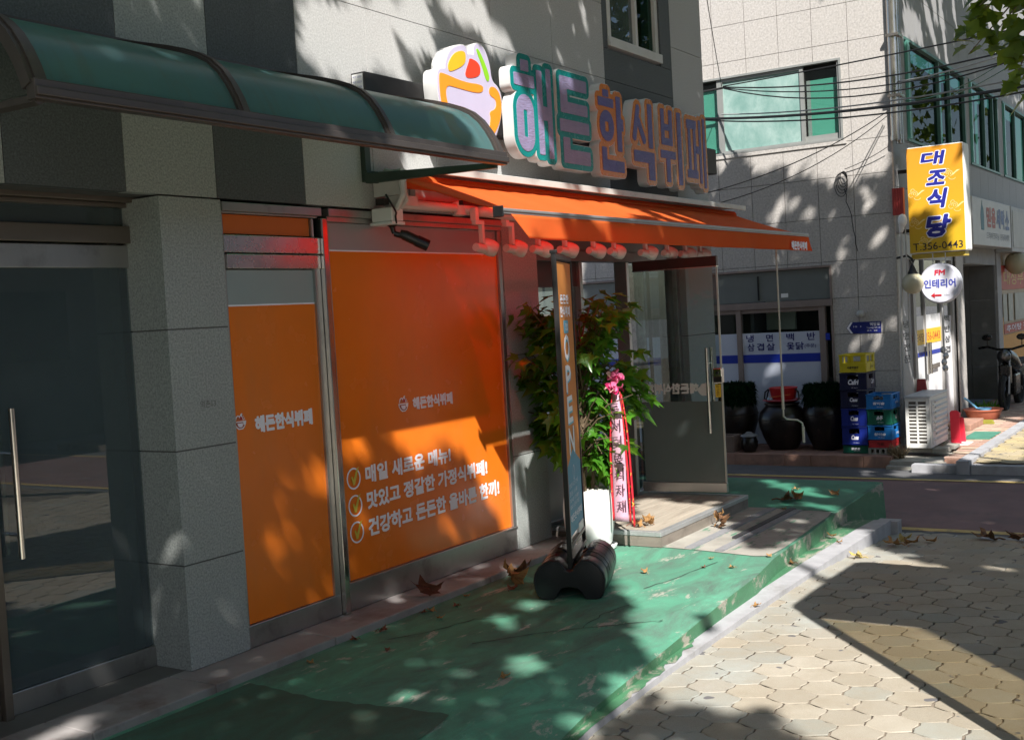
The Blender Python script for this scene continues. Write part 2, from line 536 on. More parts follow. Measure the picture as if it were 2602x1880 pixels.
# older darker paint near the camera, teal paint beyond the deck, bare strip in front of the deck
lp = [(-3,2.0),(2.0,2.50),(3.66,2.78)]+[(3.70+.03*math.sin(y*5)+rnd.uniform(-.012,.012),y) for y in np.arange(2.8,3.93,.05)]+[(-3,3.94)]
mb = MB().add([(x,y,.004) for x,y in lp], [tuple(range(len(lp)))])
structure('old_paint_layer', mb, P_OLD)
lp = [(8.54,2.71),(9.0,2.735),(9.975,2.78),(9.975,4.6),(8.6,4.6),(8.575,3.6),(8.56,3.25),(8.50,3.0)]
mb = MB().add([(x,y,.004) for x,y in lp], [tuple(range(len(lp)))])
structure('teal_paint_layer', mb, P_TEAL)
lp = [(6.98,3.40),(6.96,3.1),(6.90,2.72),(6.93,2.64),(7.2,2.63),(7.9,2.675),(8.3,2.70),(8.5,2.73),(8.54,3.0),(8.56,3.3),(8.55,3.40)]
mb = MB().add([(x,y,.004) for x,y in lp], [tuple(range(len(lp)))])
structure('bare_concrete_patch', mb, CONC)
mb = MB()
mb.box(6.985,8.53,3.17,3.235,.002,.012); mb.box(6.955,8.49,2.955,3.01,.002,.014)
structure('anti_slip_strip', mb, M('grey_strip', (.25,.255,.27), .7, 0, .15, 6, dirt=((.12,.12,.12),6,.5,.75)))
mb = MB(); mb.box(7.36,8.52,3.010,3.055,.002,.02)
structure('dark_strip', mb, M('dark_strip_metal', (.05,.05,.055), .6, 0, .15, 6))

# stone sill under the shop front
mb = MB()
xs = [2.0,2.9,3.55,4.35,5.2,5.75,6.55,7.0]
for a,b in zip(xs[:-1],xs[1:]):
    mb.box(a,b-.004,3.945+rnd.uniform(-.006,.006),4.6,-.02,.038+rnd.uniform(-.002,.002))
o = structure('stone_sill', mb, STONE); bv=o.modifiers.new('bevel','BEVEL'); bv.width=.006; bv.segments=2

# green painted strip and granite kerb
kz = lambda x: -.10 if x<8.2 else -.10-.02*(x-8.2)
ke = [(2.0,2.0),(3.0,2.2),(4.08,2.345),(4.9,2.385),(6.0,2.40),(7.3,2.40),(8.45,2.40),(8.92,2.41)]
ki = [(2.0,2.1),(3.0,2.28),(4.08,2.40),(4.9,2.46),(6.0,2.525),(7.3,2.535),(8.45,2.54),(8.88,2.53)]
mb = MB(); n=len(ke)
pf = [(x,y+.12,kz(x)) for (x,y) in ki]
mb.add([(x,y,kz(x)-.003) for x,y in ki]+[(x,min(y+.24,2.75),kz(x)-.003) for x,y in ki], [(i,i+1,n+i+1,n+i) for i in range(n-1)])
structure('green_gutter_strip', mb, P_STRIP)
mb = MB()
mb.add([(x,y,kz(x)) for x,y in ke]+[(x,y,kz(x)) for x,y in ki]+[(x,y-.004,-.42) for x,y in ke],
       [(i,i+1,n+i+1,n+i) for i in range(n-1)]+[(2*n+i,2*n+i+1,i+1,i) for i in range(n-1)]
       , 0)
mb.box(8.90,9.02,2.36,2.52,-.42,-.125)
mb.box(8.93,9.03,-.5,2.1,-.42,-.228)
structure('kerb', mb, KERB)
# paint slopped over the near kerb: ragged sheet
lp=[]; 
for i in range(70):
    x=3.0+i*.04; ye=np.interp(x,[p[0] for p in ke],[p[1] for p in ke]); yi=np.interp(x,[p[0] for p in ki],[p[1] for p in ki])
    f = 0.0 if x<4.75 else min(1,(x-4.75)/.8)
    lp.append((x, ye+(yi-ye)*min(1,max(.0,f+rnd.uniform(-.3,.3)*(1 if 4.5<x<5.7 else 0)))))
up=[(x,float(np.interp(x,[p[0] for p in ki],[p[1] for p in ki]))+.03) for x in (5.7,4.9,4.08,3.0)]
pp=[(x,y,-.0965) for x,y in lp+up]
mb=MB().add(pp,[tuple(range(len(pp)))])
structure('kerb_paint_spill', mb, P_STRIP)

# pavement of interlocking pavers: one polygon per paver over joint sand
def pave_z(x): return -.13 if x<7.2 else (-.13-.055*(x-7.2) if x<9.4 else -.25)
m,t,p = new_mat('concrete_paver')
at = N(t,'ShaderNodeVertexColor'); at.layer_name='tone'
n1=noise(t,3,6,.65); n2=noise(t,240,3,.7)
c=mixc(t, ramp(t,n1,.35,.75), at.outputs[0], (.32,.275,.21))
mm=N(t,'ShaderNodeMix',data_type='RGBA',blend_type='MULTIPLY'); mm.inputs[0].default_value=1
g=N(t,'ShaderNodeMapRange'); g.inputs[1].default_value=.3;g.inputs[2].default_value=.7;g.inputs[3].default_value=.78;g.inputs[4].default_value=1.08
t.links.new(n2,g.inputs[0]); t.links.new(c,mm.inputs[6]); t.links.new(g.outputs[0],mm.inputs[7])
vs=noise(t,7,2,.5); c2=mixc(t, ramp(t,vs,0.69,.70), mm.outputs[2], (.13,.125,.13))
t.links.new(c2,p.inputs['Base Color']); p.inputs['Roughness'].default_value=.8; p.inputs['Specular IOR Level'].default_value=.25
bump(t,p,n2,.2,.004)
PAVER=m
def paver_field(name, x0,x1,y0,y1, zf, W=.19, P=.165, clip=None, tones=None, gap=.0036):
    vs,fs,tone=[],[],[]
    hexa=[(-.5,-.5),(-.5,.5)]
    ri=0; x=x0
    while x<x1:
        off=(ri%2)*W/2
        y=y0+off
        while y<y1:
            # long axis along Y, pointed toward +-X, wavy edges
            hw=W/2-gap; a=P*.36; b=P*.64-.0075
            jx,jy=rnd.uniform(-.002,.002),rnd.uniform(-.002,.002)
            wv=.006
            poly=[(a,hw),( a*.35,hw-wv),(-a*.35,hw+wv),(-a,hw),(-(a+b)*.5-.006,hw*.5),(-b-.004,hw*.16),(-b-.004,-hw*.16),(-(a+b)*.5-.006,-hw*.5),(-a,-hw),(-a*.35,-hw+wv),(a*.35,-hw-wv),(a,-hw),((a+b)*.5-.006,-hw*.5),(b-.004,-hw*.16),(b-.004,hw*.16),((a+b)*.5-.006,hw*.5)]
            if clip is None or clip(x,y):
                z=zf(x)+rnd.uniform(-.0015,.0015); tx,ty=rnd.uniform(-.006,.006),rnd.uniform(-.006,.006)
                k=len(vs); n=len(poly)
                for sc,dz in ((1,-.004),(.965,0)):
                    for px,py in poly: vs.append((x+jx+px*sc+rnd.uniform(-.0016,.0016), y+jy+py*sc+rnd.uniform(-.0016,.0016), z+dz+px*tx+py*ty))
                fs.append(tuple(range(k+2*n-1,k+n-1,-1)))
                for i in range(n): fs.append((k+i,k+n+i,k+n+(i+1)%n,k+(i+1)%n))
                tn=rnd.choice(tones or [(.40,.362,.30)]*7+[(.375,.335,.27)]*4+[(.36,.342,.30)]*2+[(.32,.325,.29)])
                if tones is None and clip and y>kedge(x)-.42 and rnd.random()<.8: tn=(.35,.355,.325)
                s=rnd.uniform(.9,1.08); tn=tuple(v*s for v in tn)
                tone += [tn]*(2*n)
            y+=W
        x+=P; ri+=1
    me=bpy.data.meshes.new(name); me.from_pydata(vs,[],fs)
    ca=me.color_attributes.new('tone','FLOAT_COLOR','POINT')
    ca.data.foreach_set('color',np.array([(*c,1) for c in tone],dtype=np.float32).ravel())
    me.materials.append(PAVER); me.update()
    o=link(name,me); o['kind']='structure'; return o
kedge=lambda x: float(np.interp(x,[p[0] for p in ke],[p[1] for p in ke]))
paver_field('pavement', 3.2, 9.0, -2.6, 2.8, pave_z, clip=lambda x,y: y<kedge(x)+.10 and y > -.35*(x)-.6+.0)
mb=MB()
seg=[2.0,3.0,4.08,4.9,6.0,7.2,8.45,9.0]
mb.add([(x,kedge(x)+.0,pave_z(x)-.007) for x in seg]+[(x,-9,pave_z(x)-.007) for x in seg],[(i,len(seg)+i,len(seg)+i+1,i+1) for i in range(len(seg)-1)])
structure('paver_bed', mb, BED)
# the rest of the pavement behind and beside the camera, seen only in reflections
mb=MB()
mb.box(-12,1.99,-9,2.0,-.3,-.14)
structure('pavement_behind', mb, M('plain_pavers',(.46,.39,.28),.8,0,.2,9,bmp=.2))
# ramp down to the lane, littered concrete apron
mb=MB()
mb.add([(8.92,2.0,-.235),(8.92,-9,-.235),(9.42,-9,-.315),(9.42,2.6,-.315),(8.92,2.5,-.26)],[(0,1,2,3,4)])
structure('concrete_apron', mb, CONCD)

# lane
RZ=-.33
mb=MB().box(9.40,12.98,-30,40,-.6,RZ)
structure('road', mb, ROADM)
mb=MB()
mb.add([(9.38,-30,RZ+.004),(9.62,-30,RZ+.004),(9.60,40,RZ+.004),(9.36,40,RZ+.004)],[(0,1,2,3)])
mb.add([(12.36,-30,RZ+.004),(13.0,-30,RZ+.004),(13.0,40,RZ+.004),(12.2,40,RZ+.004)],[(0,1,2,3)])
structure('gutter', mb, GUTTER)
mb=MB()
mb.add([(9.625,-30,RZ+.006),(9.735,-30,RZ+.006),(9.715,40,RZ+.006),(9.605,40,RZ+.006)],[(0,1,2,3)])
mb.add([(12.28,-30,RZ+.006),(12.38,-30,RZ+.006),(12.20,40,RZ+.006),(12.10,40,RZ+.006)],[(0,1,2,3)])
structure('road_line', mb, YLINE)

# far side: brick step along the restaurant, pavement beyond with its kerb
BRICK=M('terracotta_tile', (.36,.20,.145), .8, 0, .2, 6, bmp=.2, bscale=80, dirt=((.18,.12,.10),4,.5,.75))
mb=MB(); 
y=3.50
while y<9:
    mb.box(13.04+rnd.uniform(-.008,.008),14.0,y,y+.30,-.33,-.2+rnd.uniform(-.004,.004)); y+=.304
structure('brick_step', mb, BRICK)
mb=MB(); mb.box(12.98,14.0,2.9,3.5,-.42,-.245); mb.box(12.9,13.3,3.1,3.52,-.42,-.29)
o=structure('cracked_concrete', mb, CONC)
mb=MB()
mb.box(13.0,14.1,2.72,2.92,-.42,-.215)
mb.box(14.0,60,2.72,3.7,-.42,-.205)
structure('brick_pavement', mb, BRICK)
# fine brick pattern on top: rows of small bricks
vs=MB()
x=13.05; ri=0
while x<24:
    y=2.74+(ri%2)*.1
    while y<3.6:
        if not (x<14.0 and y>2.8): vs.box(x,x+.095,y,min(3.62,y+.195),-.21,-.200+rnd.uniform(-.003,.003), rnd.choice((0,0,1)))
        y+=.2
    x+=.1; ri+=1
BR1=M('red_pavement_brick',(.40,.27,.215),.85,0,.2,8,bmp=.2); BR2=M('pale_pavement_brick',(.46,.36,.27),.85,0,.2,8,bmp=.2)
o=structure('brick_paving', vs, [BR1,BR2])
mb=MB(); 
xk=12.66
while xk<40:
    mb.box(xk,xk+.98,2.60,2.73,-.42,-.185); xk+=1.0
mb.box(12.70,12.85,1.4,2.59,-.42,-.235); mb.box(12.70,12.85,-1.2,1.39,-.42,-.24)
mb.box(12.72,12.86,2.74,3.2,-.42,-.24)
structure('far_kerb', mb, KERB)
paver_field('far_pavement', 12.95, 20, .3, 2.60, lambda x:-.215, tones=[(.52,.42,.22)]*3+[(.48,.40,.26)], W=.24,P=.2)
mb=MB().box(12.86,60,-9,2.6,-.42,-.226)
structure('far_pavement_bed', mb, BED)

# cracks in the painted floor
CRK=M('crack_dirt',(.035,.045,.038),.95,0,.3,20)
mb=MB()
for pl in ([(4.62,3.30),(4.86,3.12),(5.05,2.93),(5.22,2.74),(5.36,2.58)],[(4.52,3.75),(4.75,3.62),(5.0,3.55),(5.12,3.40)],[(5.05,2.93),(5.35,2.96),(5.6,2.90)],[(5.9,3.0),(6.3,2.93),(6.75,2.86)]):
    pts=[]
    for (a,b),(c,d) in zip(pl[:-1],pl[1:]):
        for k in range(6): pts.append((a+(c-a)*k/6+rnd.uniform(-.01,.01),b+(d-b)*k/6+rnd.uniform(-.01,.01)))
    vs=[]
    for (x,y) in pts:
        w_=rnd.uniform(.0012,.004); vs+=[(x-w_*.7,y-w_,.003),(x+w_*.7,y+w_,.003)]
    mb.add(vs,[(2*i,2*i+1,2*i+3,2*i+2) for i in range(len(pts)-1)])
structure('floor_crack', mb, CRK)

# ================================================================= SHOP BUILDING
YW=4.2
SHOP = thing('shop_building',(6,4.2,0),'grey granite shop building with dark stone stripes and orange filmed windows','building')
mb=MB()
cols=[(-2,2.30,0),(2.30,2.87,0),(2.87,3.462,1),(3.462,3.995,0),(3.995,4.615,1),(4.615,5.19,0),(5.19,5.80,0),(5.80,6.485,0),(6.485,7.27,0),(7.27,8.055,0),(8.055,9.29,1),(9.29,9.95,0)]
G=.0022
def zj(i,x): return [2.235,2.80,3.36,3.93,4.5,5.1,5.7,6.3,7.0] if x<9 else [2.235,2.66,3.235,3.80,4.37,4.95,5.6,6.3,7.0]
for i,(a,b,d) in enumerate(cols):
    zs=zj(i,a)
    if d: zs=[2.235,7.0] if a<5 else [2.235,2.80,3.36,3.60,4.5,5.1,7.0]
    for z0,z1 in zip(zs[:-1],zs[1:]):
        if 8<a<9.2 and z1>3.65 and z0<4.6:   # upper window opening
            mb.box(a+G,8.135,4.2,4.26,z0+G,z1-G,d); mb.box(9.085,b-G,4.2,4.26,z0+G,z1-G,d)
            continue
        mb.box(a+G,b-G,4.2,4.26,z0+G,z1-G,d if d or a<4.6 else 2)
# piers between the windows
for (a,b) in ((3.638,4.012),(6.475,6.90),(9.36,9.95)):
    zs=[.038,.53,1.06,1.62,2.232] if a<5 else [.038,.66,1.33,2.232]
    for z0,z1 in zip(zs[:-1],zs[1:]): mb.box(a,b,4.2,4.46,z0+.0035,z1-.0035,0)
# end wall on the lane
y=4.26
for y0,y1 in ((4.27,4.62),):
    mb.box(9.89,9.95,y0,y1,-.4,7,0)
for z0,z1 in zip([2.235,2.9,3.5,4.1,4.7,5.3,6.0],[2.9,3.5,4.1,4.7,5.3,6.0,7.0]):
    for y0 in (4.62,5.3,6.0,6.7,7.4,8.1): mb.box(9.89,9.95,y0+G,y0+.68-G,z0+G,z1-G,0)
for y0,y1 in ((7.3,8.8),): mb.box(9.89,9.95,y0,y1,-.4,2.235,0)
mb.box(9.88,9.945,4.62,7.3,-.4,.25,0)
# second pier tones: dark return of the left pier
mb.box(-2,2.45,4.2,4.46,0.03,2.232,0)
obj('wall',mb,[G_LIGHT,G_DARK,G_UP],SHOP)
mb=MB()
mb.box(-2,8.13,4.265,4.5,2.237,7.0); mb.box(9.09,9.885,4.265,4.5,2.237,7.0); mb.box(8.13,9.09,4.265,4.5,2.237,3.58); mb.box(8.13,9.09,4.265,4.5,4.62,7)
mb.box(3.64,4.01,4.202,4.44,.04,2.23);mb.box(6.48,6.895,4.202,4.44,.04,2.23);mb.box(9.365,9.88,4.202,4.44,.04,2.23)
obj('wall_core',mb,GROUT,SHOP)
# interior shell
mb=MB()
mb.box(-2,9.88,8.75,8.8,0,2.6); mb.box(-2,9.88,4.5,8.75,2.45,2.5); mb.box(3.55,3.6,4.47,8.75,0.03,2.45); mb.box(-2,-1.95,4.4,8.75,0,2.45)
mb.box(6.55,6.6,4.6,8.75,.03,2.45)
obj('interior_wall',mb,M('interior_plaster',(.42,.42,.41),.8),SHOP)
mb=MB().box(-2,9.88,4.455,8.75,-.1,.034)
obj('interior_floor',mb,M('interior_floor_tile',(.22,.21,.19),.4),SHOP)

# --- left glass door in a recessed steel frame
mb=MB()
mb.box(3.672,3.755,4.40,4.50,.03,2.215); mb.box(3.655,3.672,4.43,4.50,.03,2.215)      # right jamb
mb.box(2.60,3.755,4.38,4.50,2.215,2.285); mb.box(2.60,3.67,4.42,4.50,2.195,2.214)
mb.box(2.60,3.67,4.41,4.49,2.030,2.108)
mb.box(2.825,2.862,4.40,4.50,.03,2.194); 
mb.box(2.452,2.824,4.43,4.47,.03,2.194)
fr=obj('left_door_frame',mb,BRONZE,SHOP,bevel=.003)
mb=MB(); mb.box(3.755,3.80,4.26,4.50,.03,2.28)
obj('door_reveal',mb,M('dark_granite_reveal',(.13,.13,.135),.6,0,.12,40,bmp=.1),SHOP)
mb=MB().box(2.865,3.655,4.455,4.462,2.11,2.195); obj('transom_pane',mb,GLASS_DK,SHOP)
mb=MB().box(2.868,3.652,4.448,4.458,.14,1.93)
dl=obj('glass_door_leaf',mb,GLASS_DK,SHOP)
mb=MB(); mb.box(2.868,3.668,4.435,4.472,1.918,2.022); obj('top_rail',mb,STEEL,dl,bevel=.003)
mb=MB(); mb.box(2.868,3.668,4.435,4.472,.042,.138); obj('bottom_rail',mb,STEEL,dl,bevel=.003)
mb=MB(); mb.box(3.652,3.656,4.44,4.47,.14,1.916); mb.box(3.60,3.652,4.4585,4.4605,.14,1.916); obj('edge_strip',mb,BLACK,dl)
for yy,xx in ((4.38,2.940),(4.53,2.975)):
    mb=MB().tube([(xx,yy,.70),(xx,yy,1.33)],.0135,12); 
    h=obj('pull_bar',mb,STEEL2,dl,smooth=True)
    s=1 if yy<4.45 else -1
    for z in (.80,1.14): obj('bar_mount',MB().tube([(xx,yy+s*.008,z),(xx,4.447 if s>0 else 4.459,z)],.008,8),STEEL2,h)
mb=MB().box(2.6,3.67,4.25,4.44,.034,.041); obj('threshold',mb,M('dark_threshold',(.12,.115,.11),.6),SHOP)

# --- narrow orange window left of the mullion
mb=MB(); mb.box(4.03,4.655,4.222,4.232,.155,1.718)
nw=obj('narrow_window',mb,ORANGE,SHOP)
mb=MB(); mb.box(4.03,4.655,4.223,4.232,1.724,1.895); obj('frosted_band',mb,FROST,nw)
mb=MB(); mb.box(4.03,4.655,4.2215,4.2225,1.7165,1.7245); obj('film_edge',mb,LILAC,nw)
mb=MB(); mb.box(4.03,4.652,4.226,4.236,2.072,2.165); obj('transom_film',mb,M('orange_film_dark',(.62,.135,.012),.35,0,.03,1.5),nw)
mb=MB(); mb.box(4.014,4.70,4.206,4.25,2.168,2.178); mb.box(4.014,4.72,4.19,4.26,2.1785,2.222)
mb.box(4.655,4.672,4.21,4.25,2.068,2.166)
mb.box(4.655,4.70,4.206,4.245,.15,1.975)
mb.box(4.014,4.029,4.21,4.25,.15,2.166)
mb.box(4.014,4.70,4.206,4.245,.042,.152)
obj('window_frame',mb,STEEL,nw,bevel=.003)
mb=MB(); mb.box(4.014,4.70,4.196,4.24,1.978,2.064); mb.box(4.03,4.70,4.199,4.238,1.900,1.972)
obj('shutter_rail',mb,M('polished_rail',(.66,.60,.58),.26,.95,.05,3),nw,bevel=.004)
# --- mullion
mb=MB(); mb.box(4.702,4.742,4.175,4.26,.04,2.166); mb.box(4.745,4.768,4.20,4.26,.04,2.166)
obj('mullion',mb,STEEL2,SHOP,bevel=.004)
# --- big orange window
mb=MB(); mb.box(4.785,6.43,4.222,4.232,.20,1.998)
bw=obj('wide_window',mb,ORANGE,SHOP)
mb=MB(); mb.box(4.785,6.43,4.223,4.232,2.004,2.15); obj('frosted_band',mb,M('grey_frosted_film',(.33,.315,.33),.3,0,.05,1.5),bw)
mb=MB(); mb.box(4.785,6.43,4.2215,4.2225,1.9965,2.0045); obj('film_edge',mb,LILAC,bw)
mb=MB(); mb.box(4.769,6.473,4.20,4.26,2.152,2.18); mb.box(4.769,6.473,4.185,4.26,2.1805,2.222)
mb.box(6.432,6.473,4.205,4.26,.20,2.151); mb.box(4.769,4.784,4.208,4.25,.20,2.151)
mb.box(4.769,6.473,4.206,4.26,.042,.186); mb.box(4.769,6.473,4.198,4.26,.1865,.198)
obj('window_frame',mb,STEEL,bw,bevel=.003)
# --- writing on the windows
YT=4.2195
NAME='해든한식뷔페'
def small_logo(parent,x,z,h):
    k=h/.12
    def P(pts): return [(a*k,b*k) for a,b in pts]
    ringo=[(.0+.06*(1+math.cos(t))*.98,.012+.052*(1+math.sin(t))) for t in np.linspace(0,2*math.pi,28,endpoint=False)]
    bowl=[(.004,.062),(.116,.062),(.112,.040),(.098,.018),(.080,.004),(.042,.004),(.024,.018),(.009,.040)]
    bi=[(.014,.054),(.086,.054),(.086,.034),(.098,.034),(.094,.026),(.076,.013),(.046,.013),(.030,.024),(.018,.040)]
    food=[(.012,.068),(.022,.094),(.040,.104),(.058,.098),(.070,.112),(.080,.116),(.096,.090),(.108,.068)]
    plate('logo',[P(bowl)],.001,'-Y',(x,YT,z),LILAC,parent)
    plate('logo_bowl',[P(bi)],.001,'-Y',(x,YT-.0012,z),M('logo_brown_red',(.35,.05,.02),.5,0,.03),parent)
    plate('logo_bowl_inner',[P([(.030,.048),(.080,.048),(.080,.030),(.072,.020),(.050,.020),(.036,.030)])],.001,'-Y',(x,YT-.0024,z),LILAC,parent)
    plate('logo_food',[P(food)],.001,'-Y',(x,YT,z),LILAC,parent)
    plate('logo_food_inner',[P([(.020,.069),(.030,.090),(.042,.097),(.052,.086),(.060,.069)]),P([(.084,.108),(.078,.104),(.088,.080),(.096,.070),(.1,.07)])],.001,'-Y',(x,YT-.0012,z),M('logo_orange',(.55,.13,.02),.5,0,.03),parent)
    plate('logo_red',[P([(.050,.069),(.062,.098),(.078,.086),(.080,.069)])],.001,'-Y',(x,YT-.0024,z),M('logo_red',(.45,.02,.02),.5,0,.03),parent)
small_logo(nw,4.022,1.112,.085)
bold('shop_name_lettering',NAME,.418,.086,.055,'-Y',(4.162,YT,1.085),LILAC,nw,px=40)
small_logo(bw,5.305,1.070,.10)
bold('shop_name_lettering',NAME,.402,.075,.055,'-Y',(5.444,YT,1.073),LILAC,bw,px=40)
lines=[('매일 새로운 메뉴!',.815,.708,.100),('맛있고 정갈한 가정식뷔페!',1.205,.563,.100),('건강하고 든든한 올바른 한끼!',1.33,.410,.104)]
for s,wd,z,h in lines:
    bold('slogan_lettering',s,wd,h,.045,'-Y',(4.976,YT,z),LILAC,bw,px=44,shear=(.012 if wd<1 else .018))
YEL=M('yellow_lettering',(.62,.52,.06),.5,0,.05)
for z in (.752,.602,.455):
    o_=[(4.877+.058*math.cos(t),z+.060*math.sin(t)) for t in np.linspace(0,2*math.pi,32,endpoint=False)]
    i_=[(4.877+.049*math.cos(t),z+.051*math.sin(t)) for t in np.linspace(0,2*math.pi,32,endpoint=False)]
    plate('circle_mark',[o_,i_],.001,'-Y',(0,YT,0),LILAC,bw)
    ck=[(4.855,z+.010),(4.866,z+.014),(4.874,z-.008),(4.905,z+.052),(4.926,z+.060),(4.915,z+.046),(4.882,z-.036),(4.868,z-.036)]
    plate('check_mark',[ck],.001,'-Y',(0,YT-.0014,0),YEL,bw)
text('pencil_note','역촌13',.095,.035,'-Y',(3.80,4.1985,1.245),M('pencil_mark',(.16,.155,.15),.8),SHOP,off=0)

# --- upper window
mb=MB(); mb.box(8.19,8.62,4.225,4.232,3.70,4.6); up=obj('upper_window',mb,GLASS_DK,SHOP)
mb=MB(); mb.box(8.66,9.03,4.245,4.252,3.70,4.6); obj('window_pane',mb,GLASS_GR,up)
mb=MB()
for a,b in ((8.135,8.19),(8.62,8.66),(9.03,9.085)): mb.box(a,b,4.195 if a<9 else 4.215,4.28,3.70,4.6)
mb.box(8.13,9.09,4.185,4.28,3.625,3.698); mb.box(8.13,8.66,4.175,4.184,3.62,3.66)
mb.box(8.13,9.09,4.195,4.28,4.602,4.66)
obj('window_frame',mb,M('white_window_frame',(.62,.62,.60),.45,0,.05),up,bevel=.004)
mb=MB(); mb.box(8.2,9.0,4.33,4.335,3.65,4.65)
obj('curtain',mb,M('grey_curtain',(.09,.09,.09),.9,0,.3,12,stretch=(6,1,.1)),up)

# --- entrance: header, sidelight, frame, open glass door
DK=M('dark_red_header',(.055,.028,.026),.4,.3,.15)
mb=MB(); mb.box(6.902,9.36,4.24,4.36,1.965,2.04); mb.box(6.902,9.36,4.30,4.36,2.042,2.232)
eh=obj('entrance_header',mb,M('grey_header',(.17,.16,.155),.45,.5,.1),SHOP,bevel=.003)
mb=MB(); mb.box(6.905,6.935,4.26,4.36,.04,1.964); mb.box(7.60,7.645,4.26,4.36,.04,1.964); mb.box(8.34,8.385,4.25,4.36,.04,1.964); mb.box(9.30,9.358,4.26,4.36,.04,1.964)
mb.box(6.936,7.599,4.27,4.34,.04,.12);mb.box(8.386,9.299,4.27,4.34,.04,.12)
obj('entrance_frame',mb,STEEL,SHOP,bevel=.003)
mb=MB(); mb.box(6.936,7.599,4.30,4.308,.12,1.78); obj('sidelight_pane',mb,GLASS_CL,SHOP)
mb=MB(); mb.box(6.936,7.599,4.285,4.32,1.782,1.963); obj('sidelight_header',mb,DK,SHOP)
mb=MB(); mb.box(8.386,9.299,4.30,4.308,.12,1.963); obj('fixed_pane',mb,GLASS_CL,SHOP)
mb=MB(); mb.box(6.936,7.599,4.2985,4.2995,.12,.62); obj('frosted_band',mb,FROST,SHOP)
# dark strips added behind the fixed pane, standing in for the dim interior
mb=MB()
for i in range(12):
    x=8.45+i*.055; mb.box(x,x+.045,4.40+.02*(i%2),4.405+.02*(i%2),.1,1.95)
obj('interior_dark_strips',mb,M('dark_interior_strips',(.03,.028,.026),.9,0,.3,10),SHOP)
# pale sheet added in the doorway, imitating a reflection of the sunlit street
REFL_MAT=M('pale_reflection',(.42,.44,.42),.25,0,.45,3.2,stretch=(1.6,1,1),dirt=((.06,.07,.065),5,.45,.62))
mb=MB(); 
pts=[(8.64+.30*i/8,4.39+.012*math.sin(i*1.7)) for i in range(9)]
mb.prism(pts+[(x,y+.003) for x,y in reversed(pts)],'Z',.75,1.95)
obj('reflection_sheet',mb,REFL_MAT,SHOP)
# the open door: a plane from the hinge to its free edge
HX,HY,EX,EY=8.365,4.20,8.43,3.515
dv=Vector((EX-HX,EY-HY,0)); DL=dv.length; dv.normalize(); dn=Vector((-dv.y,dv.x,0)); 
if dn.x>0: dn=-dn           # normal toward the camera side (-X)
DM=Matrix(((dv.x,dn.x,0,HX),(dv.y,dn.y,0,HY),(0,0,1,0),(0,0,0,1)))   # local x along leaf, y toward camera, z up
def dbox(*a): return MB().box(*a).xform(DM)
od=obj('open_glass_door',dbox(.0,DL,-.005,.005,.21,1.885),GLASS_CL,SHOP)
obj('top_rail',dbox(0,DL,-.022,.022,1.886,1.962),DK,od,bevel=.002)
obj('bottom_rail',dbox(0,DL,-.022,.022,.135,.209),STEEL,od,bevel=.002)
obj('rail_trim',dbox(0,DL,-.024,.024,1.879,1.8858),STEEL2,od)
obj('edge_strip',dbox(DL-.012,DL-.0,-.008,.008,.2095,1.885),M('pale_edge_strip',(.5,.5,.45),.3),od)
obj('frosted_band',dbox(.02,DL-.013,.0055,.0065,.211,.845),M('door_frosting',(.105,.13,.125),.22,0,.08,1.2),od)
for s in (1,-1):
    b=MB().tube([(DL-.10,s*.06,.60),(DL-.10,s*.06,1.26)],.013,10).xform(DM); h=obj('pull_bar',b,STEEL2,od,smooth=True)
    for z in (.72,1.14): obj('bar_mount',MB().tube([(DL-.10,s*.06,z),(DL-.10,s*.006,z)],.008,8).xform(DM),STEEL2,h)
lk=obj('door_lock',dbox(DL-.065,DL+.005,-.03,.03,.985,1.10),STEEL2,od,bevel=.006)
obj('lock_cylinder',MB().lathe([(.011,0),(.011,.012)],(0,0,0),14,axis='Y').xform(DM @ Matrix.Translation((DL-.03,.03,1.065))),BLACK,lk)
obj('lock_cover',dbox(DL-.062,DL+.003,.0305,.034,.99,1.035),BLACK,lk)
st=obj('yellow_sticker',dbox(DL-.06,DL-.016,.0055,.0068,.875,.975),M('yellow_sticker',(.68,.45,.03),.5,0,.05),od)
DF=Matrix(((dv.x,0,dn.x,0),(dv.y,0,dn.y,0),(0,1,0,0),(0,0,0,1)))  # text facing the camera side
def dpt(x,y,z): return DM @ Vector((x,y,z))
text('sticker_lettering','당기세요',.085,.026,Matrix(((0,dv.x,dn.x,0),(0,dv.y,dn.y,0),(-1,0,0,0),(0,0,0,1))),dpt(DL-.052,.0072,.968),BLACK,st,off=.01)
WH=M('frosted_lettering',(.50,.52,.50),.5,0,.03)
# name read from behind: mirrored
me_o=bold('mirrored_lettering',NAME,.44,.085,.05,DF,dpt(.055,.0072,.905),WH,od,px=36,mirror=True)
bl=[(.0,.05),(.012,.022),(.035,.004),(.07,.004),(.093,.022),(.105,.05),(.098,.07),(.085,.078),(.08,.095),(.066,.104),(.055,.094),(.045,.1),(.03,.092),(.022,.074),(.008,.068)]
plate('bowl_logo_film',[bl],.001,DF,dpt(.485,.0072,.885),WH,od)

